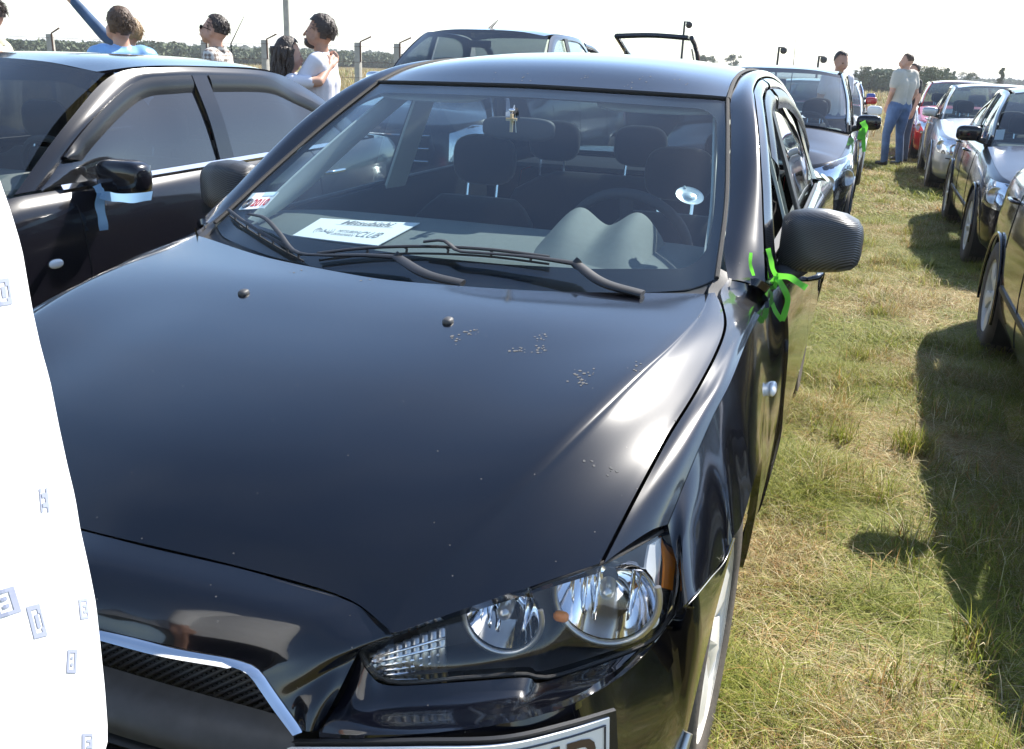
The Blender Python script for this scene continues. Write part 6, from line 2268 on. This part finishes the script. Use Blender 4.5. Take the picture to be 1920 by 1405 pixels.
gar.matrix_parent_inverse = (Matrix.Translation(Vector((feet[0], feet[1], 0))) @ Matrix.Rotation(rz_n, 4, 'Z')).inverted()
GB = BVHTree.FromPolygons(V, F)
def glyph(ch, px, py, w, h, rot):
    """printed square with a pale letter left open"""
    cells = {'B': ["11111111", "11000011", "11011011", "11000011", "11011011", "11000011", "11111111"],
             'D': ["1111111", "1100011", "1101101", "1101101", "1101101", "1100011", "1111111"],
             'E': ["1111111", "1100001", "1101111", "1100011", "1101111", "1100001", "1111111"],
             'm': ["11000011", "10111111", "10000111", "10111111", "11000011"]}[ch]
    R_, C_ = len(cells), len(cells[0])
    V, F = [], []
    ca, sa = math.cos(rot), math.sin(rot)
    idx = {}
    def vert(i, j):
        if (i, j) not in idx:
            x = (j / C_ - .5) * w
            y = (i / R_ - .5) * h
            loc, n = hit(GB, px + x * ca - y * sa, py + x * sa + y * ca, .0006)
            if loc is None:
                return None
            idx[(i, j)] = len(V)
            V.append(loc)
        return idx[(i, j)]
    for i in range(R_):
        for j in range(C_):
            if cells[i][j] == '1':
                q = [vert(i, j), vert(i, j + 1), vert(i + 1, j + 1), vert(i + 1, j)]
                if None not in q:
                    F.append(tuple(q))
    if F:
        o = mesh_obj('fabric_print', V, F, M['print_blue'], gar, smooth=False)
for (ch, px, py, w, h, rot) in (('B', 8, 1130, 50, 50, -.3), ('D', 68, 1165, 26, 62, -.25), ('E', 156, 1142, 16, 38, -.1), ('B', 134, 1240, 18, 44, .05), ('D', 4, 548, 30, 50, -.15), ('m', 82, 938, 16, 46, -.1), ('E', 163, 1395, 20, 40, 0)):
    glyph(ch, px, py, w, h, rot)

# ================================================================ fence of concrete posts with iron arms
posts = []
for (px, ptop, d) in ((93, 64, 27.0), (383, 75, 26.5), (496, 75, 25.5), (671, 80, 24.5), (745, 82, 24.3)):
    t = P(px, ptop, d=d)
    root = empty('fence_post', (t[0], t[1], 0))
    where = {93: 'leftmost, left of the boy in blue', 383: 'behind the man in sunglasses', 496: 'left of the embracing couple', 671: 'right of the embracing couple', 745: 'beside the pickup windshield'}[px]
    tag(root, 'concrete fence post with bent iron arm, ' + where, 'fence post', 'concrete posts of the field fence')
    H_ = t[2]
    v, f = box_mesh((0, 0, H_ / 2), (.15, .15, H_), .01, taper=.9)
    mesh_obj('post', v, f, M['concrete'], root, sharp=40)
    tube('iron_arm', [(.08, -.02, H_ - .45), (.08, -.02, H_ + .02), (.42, -.10, H_ + .14)], .020, M['rust'], root, seg=6)
    posts.append((t[0], t[1], H_))
# barbed wire runs between the posts
for k in range(4):
    pts_ = []
    for (x, y, h) in posts:
        pts_.append((x, y - .10, h * (.35 + .2 * k)))
    a, b = np.array(pts_[0]), np.array(pts_[1])
    pts_ = [tuple(a - (b - a) * 2.2)] + pts_ + [tuple(np.array(pts_[-1]) * 2 - np.array(pts_[-2]))]
    w = tube('fence_wire', pts_, .004, M['rust'], None, seg=4)
    tag(w, ['lowest', 'second lowest', 'second highest', 'highest'][k] + ' wire strung along the concrete fence posts', 'wire', 'wires of the field fence')
# tall pole
t = P(538, 60, d=30)
pole = tube('utility_pole', [(t[0], t[1], 0), (t[0], t[1], 4), (t[0], t[1], 9)], [.10, .09, .07], M['concrete'], None, seg=10)
tag(pole, 'tall weathered utility pole rising behind the embracing couple', 'pole')
# lamp / loudspeaker posts far off
for (px, ptop, d, lab) in ((1284, 40, 30, 'thin dark pole with round lamp head beside the raised tailgate'), (1461, 88, 45, 'thin dark pole with round lamp head above the black hatchback roof'), (1536, 105, 60, 'smallest far pole with lamp head left of the dark-haired man')):
    t = P(px, ptop, d=d)
    root = empty('lamp_post', (t[0], t[1], 0))
    tag(root, lab, 'lamp post', 'far lamp posts')
    tube('post', [(0, 0, 0), (0, 0, t[2])], .035 * d / 30, M['trim'], root, seg=6)
    k = d / 30
    v, f = superq((.14 * k, 0, t[2] - .10 * k), (.10 * k, .08 * k, .10 * k), .9, 14, 10)
    mesh_obj('lamp_head', v, f, M['trim'], root)
    tube('bracket', [(0, 0, t[2] - .02 * k), (.12 * k, 0, t[2] - .02 * k)], .02 * k, M['trim'], root, seg=5)
for (px, ptop, pb, d, lab) in ((1490, 48, 118, 14.0, 'thin whip aerial standing above the black hatchback'), (455, 30, 82, 9.5, 'thin slanting aerial right of the man in sunglasses')):
    a, b = np.array(P(px + (4 if px > 1000 else 3), ptop, d=d)), np.array(P(px - (2 if px > 1000 else 22), pb, d=d))
    base = np.array((b[0], b[1], 0.0))
    w = tube('whip_aerial', [tuple(base), tuple(b), tuple(a)], [.012, .006, .003], M['trim'], None, seg=5)
    tag(w, lab, 'aerial')

# ================================================================ trees
def leaf_mat(name, a, b):
    m, nt, bs = new_mat(name)
    at = nt.nodes.new('ShaderNodeAttribute')
    at.attribute_name = 'tone'
    r = nt.nodes.new('ShaderNodeMix')
    r.data_type = 'RGBA'
    r.inputs['A'].default_value = (*a, 1)
    r.inputs['B'].default_value = (*b, 1)
    nt.links.new(at.outputs['Fac'], r.inputs['Factor'])
    nt.links.new(r.outputs['Result'], bs.inputs['Base Color'])
    bs.inputs['Roughness'].default_value = .7
    bs.inputs['Specular IOR Level'].default_value = .2
    return m
LEAF = leaf_mat('tree_leaves', (.065, .090, .038), (.12, .15, .065))
LEAF2 = leaf_mat('pale_tree_leaves', (.085, .110, .060), (.16, .185, .105))
def leaf_cloud(clumps, per, size, seed):
    """clumps: (centre, radii). returns arrays of leaf quads"""
    r = np.random.default_rng(seed)
    Vs, Cs = [], []
    for (c, rad) in clumps:
        n = per
        d = r.normal(size=(n, 3))
        d /= np.linalg.norm(d, axis=1, keepdims=True)
        rr = r.random(n) ** .45
        p = np.array(c) + d * rr[:, None] * np.array(rad)
        u = r.normal(size=(n, 3)); u /= np.linalg.norm(u, axis=1, keepdims=True)
        w = np.cross(u, r.normal(size=(n, 3))); w /= np.linalg.norm(w, axis=1, keepdims=True)
        s = size * r.uniform(.5, 1.3, n)[:, None]
        q = np.stack([p - u * s, p + w * s * .7, p + u * s, p - w * s * .7], 1)
        Vs.append(q.reshape(-1, 3))
        Cs.append(np.repeat(r.random(n) * .7 + r.random() * .3, 4))
    return np.concatenate(Vs), np.concatenate(Cs)
def leaf_object(name, V, C, m, parent=None):
    n = len(V) // 4
    me = bpy.data.meshes.new(name)
    me.vertices.add(len(V))
    me.vertices.foreach_set('co', V.astype(np.float32).ravel())
    me.loops.add(len(V))
    me.loops.foreach_set('vertex_index', np.arange(len(V), dtype=np.int32))
    me.polygons.add(n)
    me.polygons.foreach_set('loop_start', np.arange(n, dtype=np.int32) * 4)
    me.polygons.foreach_set('loop_total', np.full(n, 4, np.int32))
    me.update(calc_edges=True)
    a = me.attributes.new('tone', 'FLOAT', 'POINT')
    a.data.foreach_set('value', C.astype(np.float32))
    me.materials.append(m)
    o = bpy.data.objects.new(name, me)
    COL.objects.link(o)
    if parent is not None:
        o.parent = parent
    return o
M['bark'] = mat('bark', (.09, .065, .045), .9, var=.3, scale=4)
def tree(label, px, ptop, d, wpx, seed, m=LEAF, conifer=False, group='single trees at the far right'):
    t = P(px, ptop, d=d)
    H_ = t[2]
    wd = wpx / FPX * d * 1.05
    root = empty('tree', (t[0], t[1], 0))
    tag(root, label, 'tree', group)
    rr = random.Random(seed)
    tube('trunk', [(0, 0, 0), (rr.uniform(-.1, .1), 0, H_ * .35), (rr.uniform(-.2, .2), 0, H_ * .75)], [H_ * .03, H_ * .022, H_ * .008], M['bark'], root, seg=8, smooth_n=8)
    for i in range(5):
        a = rr.uniform(0, 6.28)
        z0 = H_ * rr.uniform(.25, .5)
        tube('limb', [(0, 0, z0), (math.cos(a) * wd * .2, math.sin(a) * wd * .2, z0 + H_ * .12), (math.cos(a) * wd * .36, math.sin(a) * wd * .36, z0 + H_ * .25)], [H_ * .012, H_ * .008, H_ * .003], M['bark'], root, seg=5)
    cl = []
    for i in range(34):
        if conifer:
            z = rr.uniform(.12, .98)
            w_ = (1 - z) * .5 + .08
            a = rr.uniform(0, 6.28)
            cl.append(((math.cos(a) * wd * w_ * .6, math.sin(a) * wd * w_ * .6, H_ * z), (wd * .14, wd * .14, H_ * .06)))
        else:
            a = rr.uniform(0, 6.28)
            r = rr.random() ** .5 * .42
            z = rr.uniform(.22, .9)
            sh_ = math.sqrt(max(.05, 1 - ((z - .5) / .52) ** 2))
            cl.append(((math.cos(a) * wd * r * sh_, math.sin(a) * wd * r * sh_, H_ * z), (wd * rr.uniform(.09, .16), wd * rr.uniform(.09, .16), H_ * rr.uniform(.06, .12))))
    V, C = leaf_cloud(cl, 110, H_ * .022, seed)
    V[:, 2] = np.minimum(V[:, 2], H_)
    leaf_object('crown', V, C, m, root)
    return root
tree('dark round tree left of the man in the grey-green shirt, on the horizon', 1622, 122, 120, 34, 1)
tree('tree right behind the head of the man in the grey-green shirt', 1712, 124, 110, 52, 2)
tree('broad dark tree behind the red car roof', 1752, 121, 105, 66, 3)
tree('small rounded tree just above the red car roof', 1812, 131, 150, 42, 4, m=LEAF2)
tree('slim pointed conifer alone at the far right horizon', 1880, 127, 130, 20, 5, conifer=True)
tree('small far tree left of the tall lamp post', 1325, 100, 170, 40, 6, m=LEAF2)
tree('small far tree right of the raised tailgate pole', 1378, 100, 190, 36, 7, m=LEAF2)
# far woods: masses nobody could count
def woods(name, label, segs, m, seed, per, size):
    rr = random.Random(seed)
    cl = []
    for (px0, top0, px1, top1, d, n) in segs:
        for i in range(n):
            t = rr.random()
            px = px0 + (px1 - px0) * t
            top = top0 + (top1 - top0) * t + rr.uniform(-4, 9)
            dd = d * rr.uniform(.93, 1.07)
            p = P(px, top, d=dd)
            H_ = max(p[2], 1.2)
            w_ = d * .012 * rr.uniform(.5, 1.5)
            cl.append(((p[0], p[1], H_ * .50), (w_, w_, H_ * .5)))
    V, C = leaf_cloud(cl, per, size, seed)
    V[:, 2] = np.maximum(V[:, 2], .05)
    o = leaf_object(name, V, C, m)
    o['kind'] = 'stuff'
    o['label'] = label
woods('near_woods', 'hazy green belt of trees along the far edge of the field', [(-60, 76, 330, 80, 150, 60), (300, 82, 520, 92, 170, 40), (480, 92, 640, 97, 190, 40), (630, 97, 760, 104, 200, 40), (760, 104, 1000, 112, 260, 40), (1640, 132, 1780, 134, 130, 30)], LEAF2, 31, 700, .30)
woods('distant_woods', 'long dark line of distant forest on the horizon', [(-150, 76, 330, 84, 420, 80), (300, 84, 760, 102, 430, 80), (1560, 140, 2100, 160, 420, 60)], LEAF, 32, 240, 1.1)

# ================================================================ summer haze over the field
hz_m = bpy.data.materials.new('haze')
hz_m.use_nodes = True
hz_m.node_tree.nodes.clear()
_o = hz_m.node_tree.nodes.new('ShaderNodeOutputMaterial')
_v = hz_m.node_tree.nodes.new('ShaderNodeVolumePrincipled')
_v.inputs['Color'].default_value = (.95, .97, 1.0, 1)
_v.inputs['Density'].default_value = .0007
hz_m.node_tree.links.new(_v.outputs[0], _o.inputs['Volume'])
v, f = box_mesh((0, 1450, 9), (6400, 4300, 20.0))
haze = mesh_obj('haze', v, f, hz_m, None, smooth=False)
haze['kind'] = 'stuff'
haze['label'] = 'thin bright summer haze over the field'
# ================================================================ small things on and in the near sedan
def flat_sheet(name, corners, m, parent=None, nu=10, nv=8, curl=0.0, thick=.0008):
    """corners: top-left, top-right, bottom-right, bottom-left"""
    a, b, c, d = [np.array(q, float) for q in corners]
    g = np.array([[(a * (1 - u) + b * u) * (1 - v) + (d * (1 - u) + c * u) * v for u in np.linspace(0, 1, nu)] for v in np.linspace(0, 1, nv)])
    if curl:
        for i in range(nv):
            for j in range(nu):
                u, v = j / (nu - 1), i / (nv - 1)
                g[i, j, 2] += curl * ((2 * u - 1) ** 2 * .6 + v * v * .5)
    return g
# printed sheet lying on the dashboard
def dash_pt(px, py, lift=.004):
    c, n = hit(DASHBVH, px, py, lift)
    return c if c is not None else Vector(P(px, py, z=.953 + lift))
cor = [dash_pt(602, 415), dash_pt(787, 424), dash_pt(708, 467), dash_pt(549, 448)]
g = flat_sheet('paper_sheet', cor, None, curl=.002, nu=14, nv=10)
zmax = max(c.z for c in cor)
g[:, :, 2] += .004
sheet = panel('paper_sheet', None, M['paper'], None, grid=g, thick=.0006, centre=(0, 1.6, .2))
tag(sheet, 'white printed paper sheet lying on the dashboard behind the glass', 'paper')
def on_sheet(g, u, v, lift=.0012):
    nv, nu = g.shape[:2]
    a, b = u * (nu - 1), v * (nv - 1)
    j, i = max(0, min(int(a), nu - 2)), max(0, min(int(b), nv - 2))
    p = (g[i, j] * (1 - (a - j)) + g[i, j + 1] * (a - j)) * (1 - (b - i)) + (g[i + 1, j] * (1 - (a - j)) + g[i + 1, j + 1] * (a - j)) * (b - i)
    n = np.cross(g[i, j + 1] - g[i, j], g[i + 1, j] - g[i, j])
    n /= np.linalg.norm(n)
    if n @ (CAM_POS - p) < 0:
        n = -n
    return p + n * lift
def print_text(txt, g, u0, u1, v0, v1, m, parent, bold=0.0, shear=0.0, name='printed_text'):
    v, f = text_mesh(txt, 1.0, bold=bold, shear=shear)
    X = np.array(v)
    mn, mx = X.min(0), X.max(0)
    vv = [on_sheet(g, u0 + (u1 - u0) * (q[0] - mn[0]) / (mx[0] - mn[0]), v1 - (v1 - v0) * (q[1] - mn[1]) / (mx[1] - mn[1])) for q in X]
    return mesh_obj(name, vv, f, m, parent, smooth=False)
print_text('Mitsubishi', g, .28, .80, .05, .26, M['greyink'], sheet, bold=.012, shear=.25)
print_text('CLUB', g, .62, .86, .52, .76, M['greyink'], sheet, bold=.0, shear=.25)
print_text('MITSUBISHI', g, .38, .61, .52, .63, M['greyink'], sheet)
print_text('UKRAINIAN', g, .36, .60, .67, .78, M['greyink'], sheet)
for rr_ in (.05, .075, .10):
    for s in (1, -1):
        arc = [on_sheet(g, .24 + s * rr_ * 1.0 * math.cos(a), .64 + rr_ * 1.9 * math.sin(a)) for a in np.linspace(-.7, .7, 9)]
        tube('printed_arc', arc, .0008, M['greyink'], sheet, seg=4)
for a0 in (90, 210, 330):
    a = math.radians(a0)
    c0 = np.array((.24, .64))
    def q(r_, an):
        return on_sheet(g, c0[0] + r_ * math.cos(an), c0[1] - r_ * 1.9 * math.sin(an))
    mesh_obj('printed_diamond', [q(.002, a), q(.026, a + .5), q(.045, a), q(.026, a - .5)], [(0, 1, 2, 3)], M['greyink'], sheet, smooth=False)
v, f = [on_sheet(g, .24, .275), on_sheet(g, .84, .275), on_sheet(g, .84, .285), on_sheet(g, .24, .285)], [(0, 1, 2, 3)]
mesh_obj('printed_line', v, f, M['greyink'], sheet, smooth=False)
# stickers inside the glass, lower passenger corner
M['sticker_a'] = mat('sticker_white', (.80, .84, .80), .6)
M['sticker_g'] = mat('sticker_green', (.30, .52, .42), .6)
M['sticker_b'] = mat('sticker_blue', (.42, .58, .66), .6)
def glass_quad(pxs, lift=-.0022):
    out = []
    for (a, b) in pxs:
        c, n = hit(WSBVH, a, b, lift)
        out.append(c)
    return out
gq = glass_quad([(504, 328), (550, 327), (533, 354), (480, 354)])
gs = flat_sheet('', gq, None, nu=6, nv=5)
st1 = panel('windshield_sticker', None, M['sticker_a'], ws_obj, grid=gs, thick=.0004, centre=(0, 1.6, .6))
v = [on_sheet(gs, .0, .88), on_sheet(gs, 1, .88), on_sheet(gs, 1, 1), on_sheet(gs, 0, 1)]
mesh_obj('sticker_band', v, [(0, 1, 2, 3)], M['sticker_g'], st1, smooth=False)
gq = glass_quad([(474, 361), (522, 359), (494, 389), (447, 392)])
gs = flat_sheet('', gq, None, nu=6, nv=5)
st2 = panel('windshield_sticker', None, M['paper'], ws_obj, grid=gs, thick=.0004, centre=(0, 1.6, .6))
v = [on_sheet(gs, .5, 0), on_sheet(gs, 1, 0), on_sheet(gs, 1, .25), on_sheet(gs, .5, .25)]
mesh_obj('sticker_band', v, [(0, 1, 2, 3)], M['sticker_b'], st2, smooth=False)
print_text('2010', gs, .36, .97, .42, .86, M['redink'], st2, bold=.03)
for r_ in (.06, .11, .155):
    arc = [on_sheet(gs, .18 + r_ * math.cos(a), .66 + r_ * 1.7 * math.sin(a)) for a in np.linspace(0, 6.28, 20)]
    tube('printed_ring', arc, .0012, M['ink'], st2, seg=4)
# suction cup
c, n = hit(WSBVH, 1294, 365, -.006)
Mx = frame_at(c, n)
M['cup'] = mat('clear_rubber', (.55, .62, .62), .25, trans=.3)
v, f = lathe_mesh([(.0001, .004), (.012, .004), (.015, .001), (.022, -.001), (.026, .002), (.033, .001), (.037, .003)], 28, Mx)
cup = mesh_obj('suction_cup', v, f, M['cup'])
tag(cup, 'round clear suction cup stuck inside the windshield on the driver side', 'suction cup')
tube('cup_tab', [Mx @ Vector((-.018, .024, .002)), Mx @ Vector((-.021, .033, .002))], .003, M['cup'], cup, seg=5)
# wooden cross hanging from the inside mirror
M['wood'] = mat('pale_wood', (.50, .38, .22), .6, var=.15, scale=60)
cr_c = Vector(P(959, 231, y=1.84))
v1 = box_mesh((cr_c.x, cr_c.y, cr_c.z), (.0085, .007, .052), .001)
v2 = box_mesh((cr_c.x, cr_c.y - .0008, cr_c.z + .010), (.034, .007, .0085), .001)
V, F = join([v1])
cross = mesh_obj('cross_pendant', V, F, M['wood'], None, sharp=40)
tag(cross, 'small wooden cross hanging under the inside mirror of the near sedan', 'pendant')
mesh_obj('cross_bar', v2[0], v2[1], M['wood'], cross, sharp=40)
tube('cord', [cr_c + Vector((0, 0, .026)), cr_c + Vector((0, .02, .05)), rvm_c + Vector((0, -.02, -.01))], .0012, M['paper'], cross, seg=4)
v, f = superq(tuple(cr_c + Vector((0, 0, .036))), (.010, .006, .005), .9, 12, 8)
mesh_obj('bead', v, f, M['chrome'], cross)
# ---- ribbons
def ribbon(name, paths, widths, m, label, thick=.0008):
    root = None
    for k, (path, w) in enumerate(zip(paths, widths)):
        c = cr1(path, 22)
        V, F = [], []
        for i, p in enumerate(c):
            t = c[min(i + 1, 21)] - c[max(i - 1, 0)]
            t /= np.linalg.norm(t)
            to = CAM_POS - p
            sd_ = np.cross(t, to)
            sd_ /= np.linalg.norm(sd_)
            nn_ = np.cross(sd_, t)
            a = .55 * math.sin(i * .3 + k)
            d = sd_ * math.cos(a) + nn_ * math.sin(a)
            V += [tuple(p - d * w / 2), tuple(p + d * w / 2)]
        F = [(2 * i, 2 * i + 1, 2 * i + 3, 2 * i + 2) for i in range(21)]
        o = mesh_obj(name if k == 0 else 'ribbon_tail', V, F, m, root)
        if root is None:
            root = o
            tag(o, label, 'ribbon')
    return root
def satin(name, col):
    m, nt, b = new_mat(name)
    b.inputs['Base Color'].default_value = (*col, 1)
    b.inputs['Roughness'].default_value = .35
    tr = nt.nodes.new('ShaderNodeBsdfTranslucent')
    tr.inputs['Color'].default_value = (*col, 1)
    mx = nt.nodes.new('ShaderNodeMixShader')
    mx.inputs[0].default_value = .45
    nt.links.new(b.outputs[0], mx.inputs[1])
    nt.links.new(tr.outputs[0], mx.inputs[2])
    nt.links.new(mx.outputs[0], nt.nodes['Material Output'].inputs['Surface'])
    return m
M['green_ribbon'] = satin('green_satin', (.16, .62, .06))
M['blue_ribbon'] = satin('pale_blue_satin', (.28, .48, .70))
yk = 1.53
rp = lambda a, b, y=yk: P(a, b, y=y)
ribbon('green_ribbon', [
    [rp(1440, 466), rp(1446, 490), rp(1449, 505), rp(1456, 518)],
    [rp(1456, 518), rp(1466, 535), rp(1477, 560), rp(1472, 585), rp(1466, 602)],
    [rp(1466, 602), rp(1452, 580), rp(1447, 555), rp(1455, 530), rp(1456, 518)],
    [rp(1456, 518, 1.53), rp(1480, 520, 1.52), rp(1496, 530, 1.515), rp(1512, 540, 1.51)],
    [rp(1456, 518), rp(1444, 532), rp(1436, 540)],
    [rp(1408, 474, 1.42), rp(1407, 495, 1.42), rp(1413, 517, 1.43)]],
    [.012, .015, .011, .016, .010, .008], M['green_ribbon'], 'bright green satin ribbon tied round the near sedan mirror arm')
# ribbon on the left sedan's mirror
lb = lambda a, b, y=1.92: P(a, b, y=y)
ribbon('blue_ribbon', [
    [lb(181, 347), lb(190, 362), lb(194, 368)],
    [lb(190, 362), lb(187, 385), lb(192, 410), lb(195, 432)],
    [lb(192, 366), lb(215, 370, 1.88), lb(248, 372, 1.85), lb(285, 367, 1.84)]],
    [.03, .034, .034], M['blue_ribbon'], 'pale blue ribbon tied to the left black sedan mirror')
# green ribbon on the hatchback mirror
hbm = lambda a, b: P(a, b, y=8.22)
ribbon('green_ribbon', [[hbm(1617, 228), hbm(1622, 240), hbm(1618, 252)], [hbm(1620, 240), hbm(1614, 248), hbm(1611, 262)], [hbm(1620, 240), hbm(1619, 262), hbm(1620, 285)]], [.05, .04, .035], M['green_ribbon'], 'bright green ribbon on the black hatchback mirror')
# papers behind the windshields of the right-hand line
for (q, y, dy, lab) in (([(1857, 244), (1885, 243), (1881, 262), (1853, 262)], 8.62, .16, 'white pass on the windshield of the right-hand black sedan'),
                        ([(1787, 160), (1803, 160), (1801, 168), (1785, 168)], 15.2, .05, 'white label at the top of the silver sedan windshield'),
                        ([(1770, 205), (1787, 205), (1785, 213), (1769, 213)], 14.75, .10, 'white label at the foot of the silver sedan windshield')):
    a, b, c, d = [P(u, v, y=y + (dy if k < 2 else 0)) for k, (u, v) in enumerate(q)]
    o = panel('windshield_paper', None, M['paper'], None, grid=flat_sheet('', [a, b, c, d], None, nu=4, nv=4), thick=.001, centre=(0, y + 3, 0))
    tag(o, lab, 'paper')
# tailgate of the far hatchback
tgp = lambda a, b, y: P(a, b, y=y)
# ---------------------------------------------------------------- tidy
bpy.data.scenes.remove(_TMP)
for o in bpy.data.objects:
    if '_w' in o:
        del o['_w']
